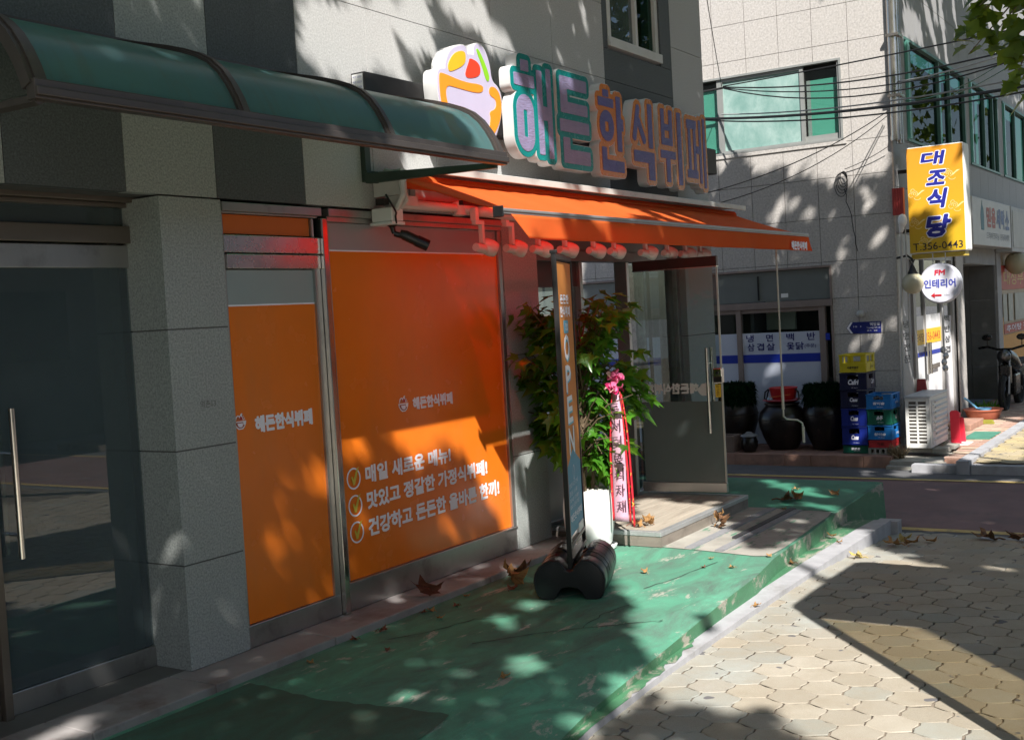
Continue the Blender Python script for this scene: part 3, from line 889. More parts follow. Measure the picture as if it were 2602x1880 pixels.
# ================================================================= SIGN, CANOPY, AWNING, LAMPS
SIGN=thing('letter_sign',(7.6,4.05,2.9),'large channel letter shop sign in teal and orange outlines on a black beam','sign')
mb=MB(); mb.box(5.035,9.93,4.098,4.195,2.75,2.972)
obj('sign_beam',mb,M('black_beam',(.028,.027,.028),.5,.2,.2),SIGN,bevel=.004)
mb=MB().box(5.0315,5.0345,4.11,4.185,2.79,2.962)
ls=obj('licence_sticker',mb,WHITE,SIGN)
for j in range(5):
    text('sticker_lettering','허가 2023',.062,.013,'-X',(5.0308,4.18,2.94-.028*j),M('blue_print',(.12,.14,.4),.6),ls,off=0)
SIDE=M('letter_white_side',(.62,.62,.62),.45,0,.04,5)
LET=[
 ('해',6.155,2.585,.46,.60,0,[('r',.20,.87,.42,1.0),('r',.02,.71,.55,.85),('o',.05,.04,.50,.64,.235,.20,.315,.47),('r',.60,.03,.76,.93),('r',.72,.40,.88,.56),('r',.86,0,1.0,.97)]),
 ('든',6.705,2.575,.40,.59,0,[('r',.05,.83,.97,.98),('r',.05,.56,.30,.98),('r',.05,.56,.97,.70),('r',0,.35,1,.50),('r',.08,0,.32,.30),('r',.08,0,1,.17)]),
 ('한',7.235,2.565,.385,.575,1,[('r',.22,.90,.46,1.0),('r',.03,.78,.64,.90),('o',.06,.36,.62,.75,.28,.49,.40,.60),('r',.72,.26,.92,.95),('r',.86,.52,1.0,.68),('r',.10,0,.30,.30),('r',.10,0,.97,.15)]),
 ('식',7.745,2.555,.395,.565,1,[('s',.30,.90,.12,.52,.034),('s',.30,.74,.52,.50,.034),('r',.70,.40,.90,1.0),('r',.06,.20,.94,.36),('r',.66,-.02,.94,.36)]),
 ('뷔',8.225,2.55,.395,.565,1,[('r',.06,.52,.23,1.0),('r',.42,.52,.59,1.0),('r',.06,.50,.59,.61),('r',.06,.70,.59,.80),('r',0,.32,.70,.44),('r',.24,.0,.44,.40),('r',.80,-.02,1,1.0)]),
 ('페',8.715,2.555,.38,.565,1,[('r',.03,.80,.54,.94),('r',.0,.10,.56,.23),('r',.08,.18,.23,.84),('r',.35,.18,.50,.84),('r',.50,.46,.68,.58),('r',.64,.04,.78,.96),('r',.86,-.02,1.0,1.0)]),
]
TEAL=M('teal_acrylic',(.003,.21,.20),.25,0,.06,6); ORB=M('orange_acrylic',(.58,.18,.014),.25,0,.06,6)
def film(name,c):
    m,t,p=new_mat(name)
    n=noise(t,5,6,.7,(1,1,.4),1.5)
    col=mixc(t,ramp(t,n,.3,.7),tuple(x*.86 for x in c),tuple(min(1,x*1.12) for x in c))
    wv=noise(t,9,3,.5,(.6,1,3),2.5); 
    t.links.new(col,p.inputs['Base Color']); p.inputs['Roughness'].default_value=.3; p.inputs['Specular IOR Level'].default_value=.25
    bump(t,p,wv,.35,.02)
    return m
FC=[film('film_covered_lilac',(.25,.225,.37)),film('film_covered_violet',(.105,.10,.30))]
KS=4.0/3.85
for ch,x,z,wd,ht,kind,st in LET:
    x,z,wd,ht=x*KS,1.6+(z-1.6)*KS,wd*KS,ht*KS
    L0=sdf_loops(st,wd,ht,.039,g=.006); L1=sdf_loops(st,wd,ht,.034,g=.006); L2=sdf_loops(st,wd,ht,-.004,g=.005)
    p=plate('letter',L0,.08,'-Y',(x,4.0,z),SIDE,SIGN)
    plate('letter_outline',L1,.003,'-Y',(x,4.0,z),(TEAL,ORB)[kind],p,front=.0035)
    plate('letter_face',L2,.003,'-Y',(x,4.0,z),FC[kind],p,front=.0065)
def smooth_loop(pts,n=2):
    for _ in range(n):
        q=[]
        for i in range(len(pts)):
            a,b=pts[i],pts[(i+1)%len(pts)]
            q+= [(a[0]*.75+b[0]*.25,a[1]*.75+b[1]*.25),(a[0]*.25+b[0]*.75,a[1]*.25+b[1]*.75)]
        pts=q
    return pts
BOWL_PLATE=[(5.353,2.966),(5.387,3.003),(5.443,3.005),(5.442,3.039),(5.488,3.116),(5.568,3.158),(5.648,3.174),(5.671,3.159),(5.677,3.121),(5.715,3.132),(5.742,3.127),(5.751,3.158),(5.748,3.189),(5.795,3.209),(5.862,3.189),(5.913,3.1),(5.923,3.0),(5.989,2.976),(6.026,2.92),(6.016,2.806),(5.939,2.667),(5.845,2.571),(5.708,2.518),(5.582,2.526),(5.479,2.579),(5.406,2.677),(5.361,2.82)]
BOWL_YEL=[(5.548,3.113),(5.644,3.136),(5.659,3.099),(5.635,3.05),(5.506,2.996),(5.471,2.996),(5.476,3.044)]
BOWL_RED=[(5.696,3.104),(5.799,3.083),(5.8,3.011),(5.667,2.977),(5.634,2.997),(5.685,3.076)]
BOWL_GRN=[(5.772,3.17),(5.806,3.157),(5.893,3.033),(5.885,2.99),(5.855,2.991),(5.822,3.069),(5.77,3.152)]
BOWL_ORA=[(5.376,2.969),(5.414,2.977),(5.625,2.951),(5.819,2.963),(5.818,2.922),(5.748,2.904),(5.528,2.911),(5.445,2.913),(5.433,2.846),(5.468,2.772),(5.522,2.698),(5.609,2.645),(5.737,2.639),(5.849,2.686),(5.886,2.773),(5.87,2.81),(5.948,2.836),(5.954,2.893),(5.877,2.911),(5.889,2.962),(5.953,2.965),(6.001,2.926),(6.01,2.853),(5.984,2.765),(5.906,2.674),(5.782,2.597),(5.65,2.581),(5.528,2.61),(5.443,2.672),(5.386,2.78)]
SC2=lambda P:[(x*KS,1.6+(z-1.6)*KS) for x,z in P]
BOWL_PLATE,BOWL_YEL,BOWL_RED,BOWL_GRN,BOWL_ORA=[SC2(P) for P in (BOWL_PLATE,BOWL_YEL,BOWL_RED,BOWL_GRN,BOWL_ORA)]
BS=thing('bowl_sign',(5.9,4.05,2.9),'white rice bowl shaped light box with orange outline, above the green canopy tip','sign')
p=plate('sign_box',[smooth_loop(BOWL_PLATE)],.095,'-Y',(0,4.0,0),SIDE,BS)
plate('sign_face',[smooth_loop([(5.905+(x-5.905)*.975,2.91+(z-2.91)*.975) for x,z in BOWL_PLATE])],.003,'-Y',(0,4.0,0),M('lilac_white_acrylic',(.52,.49,.66),.3,0,.03),BS,front=.0035)
for nm,pl,c in (('bowl_outline',BOWL_ORA,(.85,.30,.02)),('yellow_shape',BOWL_YEL,(.85,.45,.02)),('red_shape',BOWL_RED,(.78,.055,.02)),('green_leaf_shape',BOWL_GRN,(.25,.60,.02))):
    plate(nm,[smooth_loop(pl)],.003,'-Y',(0,4.0,0),M(nm+'_acrylic',c,.3,0,.03),BS,front=.0065)

# ---- curved green canopy
CAN=thing('curved_canopy',(3.8,4.2,2.39),'arched green polycarbonate door canopy with dark aluminium ribs on the shop wall','canopy')
YF,ZB,ZT=3.335,2.445,2.925
PROF=[(4.195,2.868),(4.07,2.840),(3.95,2.811),(3.834,2.781),(3.74,2.757),(3.65,2.730),(3.57,2.700),(3.505,2.666),(3.45,2.618),(3.41,2.565),(3.375,2.505),(3.345,2.435)]
def prof(k=0,o=0):
    q=[]
    for i,(y,z) in enumerate(PROF):
        a,b_=PROF[max(0,i-1)],PROF[min(len(PROF)-1,i+1)]
        ty,tz=b_[0]-a[0],b_[1]-a[1]; L_=math.hypot(ty,tz)
        q.append((y+tz/L_*o, z-ty/L_*o))
    return q
RX=[2.43,3.355,4.275,5.185]
m,t,p=new_mat('green_polycarbonate')
n=noise(t,2.5,6,.6,(.4,1,1)); col=mixc(t,ramp(t,n,.3,.7),(.075,.165,.175),(.10,.21,.215))
n2=noise(t,14,6,.7); col=mixc(t,ramp(t,n2,.55,.85),col,(.10,.13,.13)); n3=noise(t,3,7,.7,(6,.5,.5)); col=mixc(t,ramp(t,n3,.52,.8),col,(.11,.125,.115))
t.links.new(col,p.inputs['Base Color']); p.inputs['Roughness'].default_value=.28
tl=N(t,'ShaderNodeBsdfTransparent'); tl.inputs[0].default_value=(.22,.50,.38,1)
tr=N(t,'ShaderNodeBsdfTranslucent'); tr.inputs[0].default_value=(.08,.36,.20,1)
m1=N(t,'ShaderNodeMixShader'); m1.inputs[0].default_value=.82; t.links.new(tl.outputs[0],m1.inputs[1]); t.links.new(tr.outputs[0],m1.inputs[2])
m2=N(t,'ShaderNodeMixShader'); m2.inputs[0].default_value=.36; t.links.new(p.outputs[0],m2.inputs[1]); t.links.new(m1.outputs[0],m2.inputs[2])
t.links.new(m2.outputs[0],t.nodes['Material Output'].inputs[0])
POLYC=m
CANF=M('canopy_aluminium',(.105,.088,.082),.38,.6,.15,5,stretch=(.3,1,1),dirt=((.2,.17,.15),6,.6,.85))
pp=prof(18)
mb=MB(); nx=len(pp)
for a,b in zip(RX[:-1],RX[1:]):
    mb.add([(a+.02,y,z) for y,z in pp]+[(b-.02,y,z) for y,z in pp],[(i,nx+i,nx+i+1,i+1) for i in range(nx-1)])
obj('roof_sheet',mb,POLYC,CAN,smooth=True)
po=prof(18,.012); pi_=prof(18,-.035)
for i,x in enumerate(RX):
    wd=.03 if 0<i<3 else .035
    sec=po+list(reversed(pi_))
    mb=MB(); mb.prism(po+list(reversed(pi_)),'X',x-wd,x+wd)
    po2=prof(18,.02); mb.prism(po2+list(reversed(prof(18,.0125))),'X',x-wd*.45,x+wd*.45)
    obj('rib',mb,CANF,CAN,smooth=30)
mb=MB(); mb.box(2.40,5.215,3.318,3.365,2.385,2.452); mb.box(2.40,5.215,3.305,3.317,2.395,2.425)
obj('front_gutter',mb,CANF,CAN,bevel=.004)
mb=MB(); mb.box(2.40,5.215,4.165,4.198,2.84,2.90); obj('wall_rail',mb,CANF,CAN)
mb=MB(); mb.tube([(2.43,3.34,2.39),(2.43,4.19,2.40)],.022,6); obj('end_bar',mb,CANF,CAN)
for x in (5.165,):
    mb=MB(); mb.box(x-.085,x-.04,4.165,4.198,2.38,2.83); mb.box(x-.095,x+.06,4.15,4.1645,2.375,2.44)
    mb.add([(x-.10,4.16,2.37),(x-.06,4.16,2.37),(x+.0,3.37,2.372),(x+.03,3.37,2.372),(x-.10,4.16,2.425),(x-.06,4.16,2.425),(x+.0,3.37,2.40),(x+.03,3.37,2.40)],[(0,1,3,2),(4,6,7,5),(0,2,6,4),(1,5,7,3),(0,4,5,1),(2,3,7,6)])
    obj('wall_bracket',mb,M('green_bracket',(.06,.085,.07),.5,.4,.1),CAN)

# ---- awning
AW=thing('retractable_awning',(7.6,4.1,2.4),'orange fabric retractable awning over the window and entrance','awning')
m,t,p=new_mat('orange_awning_fabric')
n=noise(t,2.5,6,.6,(1,.3,1)); col=mixc(t,ramp(t,n,.3,.7),(.90,.25,.055),(.98,.31,.075))
wv=noise(t,220,2,.5); 
t.links.new(col,p.inputs['Base Color']); p.inputs['Roughness'].default_value=.75; p.inputs['Specular IOR Level'].default_value=.2
bump(t,p,wv,.1,.002)
tl=N(t,'ShaderNodeBsdfTranslucent'); tl.inputs[0].default_value=(1.0,.075,.02,1)
m2=N(t,'ShaderNodeMixShader'); m2.inputs[0].default_value=.52; t.links.new(p.outputs[0],m2.inputs[1]); t.links.new(tl.outputs[0],m2.inputs[2])
tp=N(t,'ShaderNodeBsdfTransparent'); tp.inputs[0].default_value=(1.0,.05,.012,1)
m3=N(t,'ShaderNodeMixShader'); m3.inputs[0].default_value=.25; t.links.new(m2.outputs[0],m3.inputs[1]); t.links.new(tp.outputs[0],m3.inputs[2])
t.links.new(m3.outputs[0],t.nodes['Material Output'].inputs[0])
FAB=m
XA,XB=5.20,10.10
zw,zf=2.405,2.150; yw_,yf=4.06,3.372
nx,ny=70,8
mb=MB(); vs=[]
for i in range(nx+1):
    x=XA+(XB-XA)*i/nx
    for j in range(ny+1):
        v=j/ny
        sag=-.012*math.sin(math.pi*v)+.004*math.sin(x*5)*math.sin(math.pi*v)
        vs.append((x,yw_+(yf-yw_)*v,zw+(zf-zw)*v+sag+.003*math.sin(x*31)*(1-v)))
mb.add(vs,[(i*(ny+1)+j,i*(ny+1)+j+1,(i+1)*(ny+1)+j+1,(i+1)*(ny+1)+j) for i in range(nx) for j in range(ny)])
fb=obj('fabric',mb,FAB,AW,smooth=True)
sm=fb.modifiers.new('thickness','SOLIDIFY'); sm.thickness=.0015
mb=MB(); vs=[]; nx,ny=110,8
for i in range(nx+1):
    u=i/nx
    for j in range(ny+1):
        v=j/ny
        x=XA+.06+(XB-XA-.06)*u + .10*v*max(0,1-u*8) + (.07*v if u>.96 else 0)
        drop=.128*v*(1-.05*u)
        wob=.012*v*(math.sin(x*7.5)+.6*math.sin(x*15.3+1))+.03*v*max(0,1-u*9)
        vs.append((x,yf-.028-wob,zf-.018-drop))
mb.add(vs,[(i*(ny+1)+j,i*(ny+1)+j+1,(i+1)*(ny+1)+j+1,(i+1)*(ny+1)+j) for i in range(nx) for j in range(ny)])
va=obj('valance',mb,FAB,AW,smooth=True)
sm=va.modifiers.new('thickness','SOLIDIFY'); sm.thickness=.0015
bold('valance_lettering',NAME,.40,.075,.06,'-Y',(9.60,yf-.046,2.012),LILAC,va,px=30)
mb=MB(); mb.box(XA-.02,XB+.03,yf-.024,yf+.02,zf-.018,zf+.008); mb.tube([(XA-.01,yf-.018,zf+.002),(XB+.02,yf-.018,zf+.002)],.012,10)
fbar=obj('front_bar',mb,M('grey_aluminium_bar',(.34,.335,.33),.4,.6,.08),AW,bevel=.004)
mb=MB(); mb.box(XA-.032,XA-.0205,yf-.036,yf+.028,zf-.036,zf+.024); obj('end_cap',mb,BLACK,fbar,bevel=.004)
mb=MB(); mb.tube([(XA-.015,4.06,2.385),(XB+.05,4.06,2.385)],.042,16); obj('roller',mb,FAB,AW,smooth=True)
mb=MB(); mb.box(5.50,XB+.10,3.955,4.17,2.452,2.470); mb.box(5.50,XB+.10,3.945,3.954,2.425,2.468); mb.box(5.50,XB+.10,4.15,4.19,2.30,2.4515)
obj('cassette_cover',mb,M('white_cassette_cover',(.60,.60,.57),.45,.1,.08,4,dirt=((.3,.3,.29),4,.55,.85)),AW,bevel=.004)
mb=MB(); mb.box(XA-.035,XB+.02,4.12,4.18,2.255,2.29); obj('torsion_bar',mb,M('dark_torsion_bar',(.06,.05,.048),.5,.4),AW)
WARM=M('white_awning_arm',(.66,.63,.60),.45,.1,.06)
def arm(x0,x1,x2,y1,z=2.255):
    mb=MB(); 
    mb.tube([(x0,4.08,z+.005),(x1,y1,z-.006)],[.030,.026],10)
    a=obj('folding_arm',mb,WARM,AW,smooth=True)
    mb=MB(); mb.tube([(x1+.02,y1-.01,z-.006),(x2,yf+.02,zf-.03)],[.036,.038],10); obj('forearm',mb,WARM,a,smooth=True)
    mb=MB(); mb.lathe([(.03,-.045),(.042,-.04),(.042,.036),(.03,.042)],(x1,y1,z-.006),14); mb.tube([(x1,y1,z+.02),(x1+.09,y1-.05,z+.03)],.012,6); obj('elbow_joint',mb,WARM,a,smooth=35)
arm(5.27,5.75,6.15,4.02); arm(9.9,9.35,8.8,3.95)
mb=MB(); mb.box(XA-.035,XA+.012,3.99,4.19,2.30,2.44); mb.tube([(XA-.03,4.10,2.44),(XA-.045,3.99,2.40),(XA-.05,3.97,2.30),(XA-.03,4.04,2.22)],.017,8)
mb.tube([(XA+.0,4.10,2.43),(XA-.01,4.0,2.36),(XA+.0,3.99,2.27),(XA+.02,4.06,2.22)],.016,8); mb.box(XA+.01,XA+.16,4.03,4.15,2.245,2.30)
obj('wall_mount',mb,WARM,AW,smooth=35)

# ---- junction box and camera
JB=thing('junction_box',(5.16,4.1,2.2),'small white plastic junction box with black wire on the wall under the awning end','junction box')
mb=MB(); mb.box(5.12,5.225,4.035,4.18,2.155,2.232); obj('box_body',mb,WHITE,JB,bevel=.006)
mb=MB(); mb.box(5.112,5.233,4.03,4.186,2.137,2.154); obj('box_lid',mb,WHITE,JB,bevel=.004)
mb=MB().tube([(5.11,4.06,2.30),(5.10,4.02,2.25),(5.13,4.022,2.22),(5.15,4.026,2.20),(5.145,4.028,2.18),(5.15,4.03,2.14)],.006,6); obj('wire',mb,BLACK,JB)
CC=thing('security_camera',(5.2,4.05,2.08),'black bullet security camera hanging below the white junction box','camera')
mb=MB(); mb.tube([(5.19,4.09,2.136),(5.19,4.09,2.125),(5.195,4.085,2.09)],[.03,.016,.013],12); mb.tube([(5.195,4.085,2.09),(5.225,4.05,2.075)],.016,10); obj('mount',mb,BLACK,CC,smooth=35)
mb=MB(); mb.tube([(5.215,4.06,2.090),(5.235,4.04,2.078),(5.30,3.975,2.030)],[.022,.030,.030],16)
cb=obj('camera_body',mb,M('camera_black',(.02,.021,.02),.35,0,.1),CC,smooth=35)
mb=MB(); mb.tube([(5.28,3.995,2.046),(5.325,3.95,2.014)],[.034,.033],16,cap=False); o=obj('sun_shield',mb,BLACKR,CC,smooth=35)
text('camera_lettering','CAMERA',.03,.006,'-Y',(5.245,3.995,2.060),M('pale_print',(.4,.4,.4),.6),cb,off=0)

# ---- ten track spotlights
LW=M('white_lamp_housing',(.70,.69,.67),.4,.1,.04)
LENS=M('lamp_rim',(.80,.79,.76),.35,0,.03)
def spotlight(name='spotlight'):
    r=thing(name,(0,0,0),'white adjustable spotlight hanging in the row under the orange awning','spotlight','spotlights under the awning')
    mb=MB(); mb.box(-.145,-.11,-.02,.02,.15,.23); mb.box(-.14,-.05,-.015,.015,.13,.155); mb.box(-.075,-.05,-.015,.015,.02,.13); mb.tube([(-.135,0,-.002),(-.045,-.0,-.012)],[.026,.028],12)
    obj('bracket',mb,LW,r,bevel=.003)
    prof_=[(.020,-.052),(.032,-.048),(.047,-.028),(.052,.005),(.050,.030),(.043,.050),(.036,.056),(.03,.05)]
    b=MB().lathe(prof_,(0,0,0),20,axis='Z'); ax=Vector((.66,-.62,-.42)).normalized()
    b.xform(ax.to_track_quat('Z','Y').to_matrix().to_4x4())
    hd=obj('lamp_head',b,LW,r,smooth=True)
    b=MB().lathe([(.034,.0565),(.0,.0575)],(0,0,0),16,cap=False); b.xform(ax.to_track_quat('Z','Y').to_matrix().to_4x4()); obj('lens',b,M('lamp_lens',(.5,.5,.48),.2,0,.05),hd)
    return r
sp0=spotlight()
sx=[5.86,6.19,6.50,6.84,7.23,7.53,8.065,8.42,8.79,9.075]
lab=['white spotlight first in the row, left of all the others, red tinted by the awning',
 'white spotlight second in the row, in front of the stone pier by the wide window','white spotlight third in the row, half over the stone pier','white spotlight fourth in the row, just above the banner stand frame',
 'white spotlight fifth in the row, first right of the banner stand','white spotlight sixth in the row, over the plant','white spotlight seventh in the row, after the wider gap','white spotlight eighth in the row, above the left end of the open door','white spotlight ninth in the row, above the open glass door','white spotlight last in the row, furthest right above the open door']
for i,x in enumerate(sx):
    o=sp0 if i==0 else copy_tree(sp0)
    o.location=(x,3.90,2.012); o['label']=lab[i]
    if i>=4: o.rotation_euler=(0,0,R(rnd.uniform(-10,8)))
TRK=thing('lamp_track',(7.5,3.92,2.25),'dark track rail holding the row of spotlights under the awning','track')
mb=MB(); mb.box(5.6,9.3,3.885,3.915,2.252,2.278)
obj('rail',mb,BLACK,TRK)
mb=MB()
for x in (5.9,7.2,8.5): mb.box(x-.015,x+.015,3.89,4.2,2.279,2.295)
obj('rail_bracket',mb,BLACK,TRK)

# ================================================================= THINGS IN FRONT OF THE SHOP
# ---- deck
DECK=thing('wooden_deck',(7.7,3.8,0),'low composite wood deck step with pale metal edge in front of the open door','deck step')
WOOD=M('weathered_decking',(.37,.325,.265),.75,0,.2,3,stretch=(.25,4,1),bmp=.25,bscale=40,dirt=((.24,.20,.16),5,.5,.8,(.4,3,1)))
x0,x1,y0,y1=6.965,8.53,3.395,4.235
mb=MB(); y=y0+.048; k=0
while y<y1-.05:
    mb.box(x0+.047,x1-.047,y,min(y+.112,y1),.05,.098+rnd.uniform(-.001,.001)); 
    y+=.1165
obj('decking_boards',mb,WOOD,DECK,bevel=.002)
mb=MB().box(x0+.01,x1-.01,y0+.01,y1,.004,.086); obj('deck_core',mb,M('deck_gap',(.05,.042,.035),.9),DECK)
mb=MB(); mb.box(x0,x1,y0,y0+.009,.004,.073); mb.box(x0,x0+.009,y0+.0095,y1,.004,.073); mb.box(x1-.009,x1,y0+.0095,y1,.004,.073); obj('side_board',mb,M('grey_side_board',(.22,.19,.16),.75,0,.18,5,stretch=(.3,.3,3),bmp=.2,dirt=((.13,.11,.09),7,.5,.75)),DECK)
mb=MB(); mb.box(x0-.004,x1+.004,y0-.004,y0+.044,.0735,.104); mb.box(x0-.004,x0+.044,y0+.045,y1,.0735,.104); mb.box(x1-.044,x1+.004,y0+.045,y1,.0735,.104); obj('metal_edge',mb,M('pale_edge_trim',(.46,.47,.47),.4,.5,.1,5,dirt=((.3,.3,.3),6,.55,.8)),DECK,bevel=.003)

# ---- OPEN banner stand
BX,BY=5.60,3.30; ba=R(21.55)
bd=Vector((math.cos(ba),math.sin(ba),0)); bn=Vector((math.sin(ba),-math.cos(ba),0))
BM=Matrix(((bd.x,-bn.x,0,BX),(bd.y,-bn.y,0,BY),(0,0,1,0),(0,0,0,1)))   # x along banner, y away from the street, z up
BF=Matrix(((bd.x,0,bn.x,0),(bd.y,0,bn.y,0),(0,1,0,0),(0,0,0,1)))
bpt=lambda x,y,z: BM @ Vector((x,-y,z))      # y>0 toward the street
BAN=thing('banner_stand',(5.9,3.42,0),'narrow orange and blue OPEN banner stand on a black water base','banner stand')
BL=.62
mb=MB()
mb.box(0,.024,-.014,.014,.06,1.93); mb.box(BL-.022,BL,-.012,.012,.10,1.915); mb.box(.025,BL-.023,-.012,.012,1.895,1.925); mb.box(.025,BL-.023,-.012,.012,.268,.292)
mb.box(.025,BL-.023,-.020,.020,.185,.215)
mb.box(-.004,.028,-.02,.02,1.9255,1.945)
obj('frame',mb.xform(BM),M('black_frame_tube',(.028,.027,.028),.35,.3,.1),BAN,bevel=.003)
mb=MB(); 
pts=[(.030+ (BL-.058)*i/12, .006*math.sin(i*.9)*0+.004*math.sin(i*.5)) for i in range(13)]
# fabric sheet split by colour: orange above a chevron, blue below
mb=MB()
m0=(.030,.70); mt=(BL/2,.80); m1=(BL-.028,.70)
fr_=lambda pts: [tuple(bpt(x,.004,z)) for x,z in pts]
org=[(.030,1.885),(.030,.70),(BL/2,.80),(BL-.028,.70),(BL-.028,1.885)]
blu=[(.030,.70),(.030,.325),(BL-.028,.325),(BL-.028,.70),(BL/2,.80)]
mb.add(fr_(org),[(0,1,2,3,4)],0); mb.add(fr_(blu),[(0,1,2,3,4)],1)
BO=M('banner_orange',(.66,.25,.045),.55,0,.04,2,trans=.15); BB=M('banner_blue',(.10,.33,.50),.55,0,.05,2,trans=.15)
bs=obj('banner_sheet',mb,[BO,BB],BAN)
mb=MB(); mb.box(.033,.075,-.008,.008,.30,.324); mb.box(BL-.24,BL-.05,-.008,.008,.292,.345); obj('clip_strip',mb.xform(BM),WHITE,BAN)
for ch,z in (('O',1.395),('P',1.215),('E',1.035),('N',.855)):
    bold('letter_shadow',ch,.205,.155,.035,BF,bpt(.175+.018,.0055,z-.078-.012),M('banner_sky_blue',(.12,.50,.66),.5,0,.03),bs,px=26)
    bold('open_lettering',ch,.205,.155,.035,BF,bpt(.175,.007,z-.078),LILAC,bs,px=26)
bold('banner_lettering','든든한',.33,.055,.05,BF,bpt(.13,.0055,1.645),LILAC,bs,px=26)
bold('banner_lettering','한식뷔페',.38,.065,.05,BF,bpt(.11,.0055,1.568),LILAC,bs,px=26)
bq=[(a*.17,b*.075) for a,b in ((.06,0),(.94,0),(1,.12),(1,.88),(.94,1),(.06,1),(0,.88),(0,.12))]
plate('badge',[bq],.001,BF,bpt(.22,.0055,1.475),M('badge_blue',(.10,.40,.58),.5,0,.03),bs)
text('badge_lettering','집밥',.10,.045,BF,bpt(.255,.0072,1.49),LILAC,bs,off=.015)
PALE=M('pale_blue_print',(.42,.55,.68),.5,0,.03)
for z,s,wd,h in ((.590,'영업시간 안내',.34,.030),(.545,'점심 11:00',.30,.030),(.505,'저녁 17:00',.34,.028),(.470,'재료 소진시 마감',.36,.026),(.395,'해든한식뷔페',.44,.045)):
    text('banner_lettering',s,wd,h,BF,bpt(.10,.0055,z),PALE if h<.04 else LILAC,bs,off=.012)
sy=[(.30+.035*math.cos(t),.665+.045*math.sin(t)) for t in np.linspace(0,2*math.pi,24,endpoint=False)]
sz=[(.30+.028*math.cos(t),.665+.037*math.sin(t)) for t in np.linspace(0,2*math.pi,24,endpoint=False)]
plate('bowl_line_mark',[[(a,b-.0) for a,b in sy],sz],.001,BF,bpt(0,.0055,0),PALE,bs)
# base: two water-filled lobes joined by a saddle
pr=[(-.188,.045),(-.176,.008),(-.150,.0),(-.098,.0),(-.082,.012),(-.070,.040),(-.045,.066),(0,.074)]
pr=pr+[(-a,b) for a,b in reversed(pr[:-1])]
top_=[(.198,.075),(.200,.110),(.192,.148),(.170,.182),(.138,.207),(.103,.220),(.070,.216),(.045,.196),(.024,.168),(0,.160)]
pr=pr+top_+[(-a,b) for a,b in reversed(top_[:-1])]
secs=[(-.055,.955),(-.045,1.0),(.06,1.0),(.064,.985),(.10,.985),(.104,1.0),(.30,1.02),(.50,1.0),(.555,.99),(.565,.955)]
vs=[]; n=len(pr)
for x,s in secs:
    for u,z in pr: vs.append((x,u*s,(z-.0)*s if z>.02 else z))
mb=MB(); mb.add(vs,[(i*n+k,i*n+(k+1)%n,(i+1)*n+(k+1)%n,(i+1)*n+k) for i in range(len(secs)-1) for k in range(n)]+[tuple(range(n-1,-1,-1)),tuple(range((len(secs)-1)*n,len(secs)*n))])
# rims along both ends and grip ridges
wb=obj('water_base',mb.xform(BM),BLACKR,BAN,smooth=50,bevel=.006)
for sgn in (1,-1):
    mb=MB()
    for x in (.17,.235,.30,.365,.43): mb.tube([(x,sgn*a,b+.001) for a,b in ((.078,.219),(.103,.222),(.138,.209),(.171,.184),(.194,.149),(.202,.112))],.0016,6)
    obj('base_grip',MB().tube([(.245,sgn*.045,.200),(.235,sgn*.075,.221),(.26,sgn*.10,.224),(.33,sgn*.10,.224)],.010,6).xform(BM),BLACKR,wb,smooth=True)
    obj('base_rim',MB().tube([(-.05,sgn*a,b) for a,b in ((.024,.166),(.045,.193),(.070,.212),(.103,.216),(.138,.203),(.168,.178),(.188,.146),(.196,.110),(.192,.06),(.176,.02))],.008,6).xform(BM),BLACKR,wb,smooth=True)
    obj('base_ridge',mb.xform(BM),BLACKR,wb,smooth=True)

# ---- white pot with the leafy plant, grey planter behind it
PX,PY=6.82,3.85
POT=thing('plant_pot',(PX,PY,0),'tall white glazed pot with pebbles and the leafy green plant by the banner','potted plant')
prf=[(.125,.0),(.135,.012),(.15,.03),(.165,.12),(.174,.22),(.172,.29),(.158,.365),(.152,.385),(.140,.388),(.136,.36)]
mb=MB().lathe(prf,(PX,PY,.015),36); obj('pot',mb,WHITEP,POT,smooth=50)
mb=MB().lathe([(.165,.0),(.178,.004),(.182,.022),(.172,.024),(.160,.012)],(PX,PY,.005),32); obj('saucer',mb,WHITEP,POT,smooth=40)
mb=MB()
for i in range(90):
    a,rr=rnd.uniform(0,6.28),.132*math.sqrt(rnd.random()); mb.sphere((PX+rr*math.cos(a),PY+rr*math.sin(a),.385+rnd.uniform(0,.012)),rnd.uniform(.012,.02),(1,rnd.uniform(.7,1),.6),8)
obj('pebbles',mb,M('white_pebble',(.66,.64,.60),.6,0,.12,30),POT,smooth=True)
def lobed(size,lobes=5,deep=.45,rot=0):
    """palmate outline, stalk end at origin, tip along +y"""
    pts=[(-.03*size,0)]
    angs=[-105,-58,0,58,105] if lobes==5 else [-60,0,60]
    lens=[.48,.80,1.0,.80,.48] if lobes==5 else [.75,1,.75]
    prev=None
    out=[(0.02*size,0)]
    for a,l in zip(reversed(angs),reversed(lens)):
        t=R(90-a)
        if prev is not None:
            mt=(prev+t)/2; out.append((size*deep*math.cos(mt),size*(deep*math.sin(mt)+.12)))
        else: pass
        for da,f in ((-13,.62),(-7,.80),(0,1.0),(7,.80),(13,.62)) if lobes==5 else ((0,1),):
            tt=t+R(-da if False else da); out.append((size*l*f*math.cos(tt),size*(l*f*math.sin(tt)+.12)))
        prev=t
    out.append((-.02*size,0))
    return out
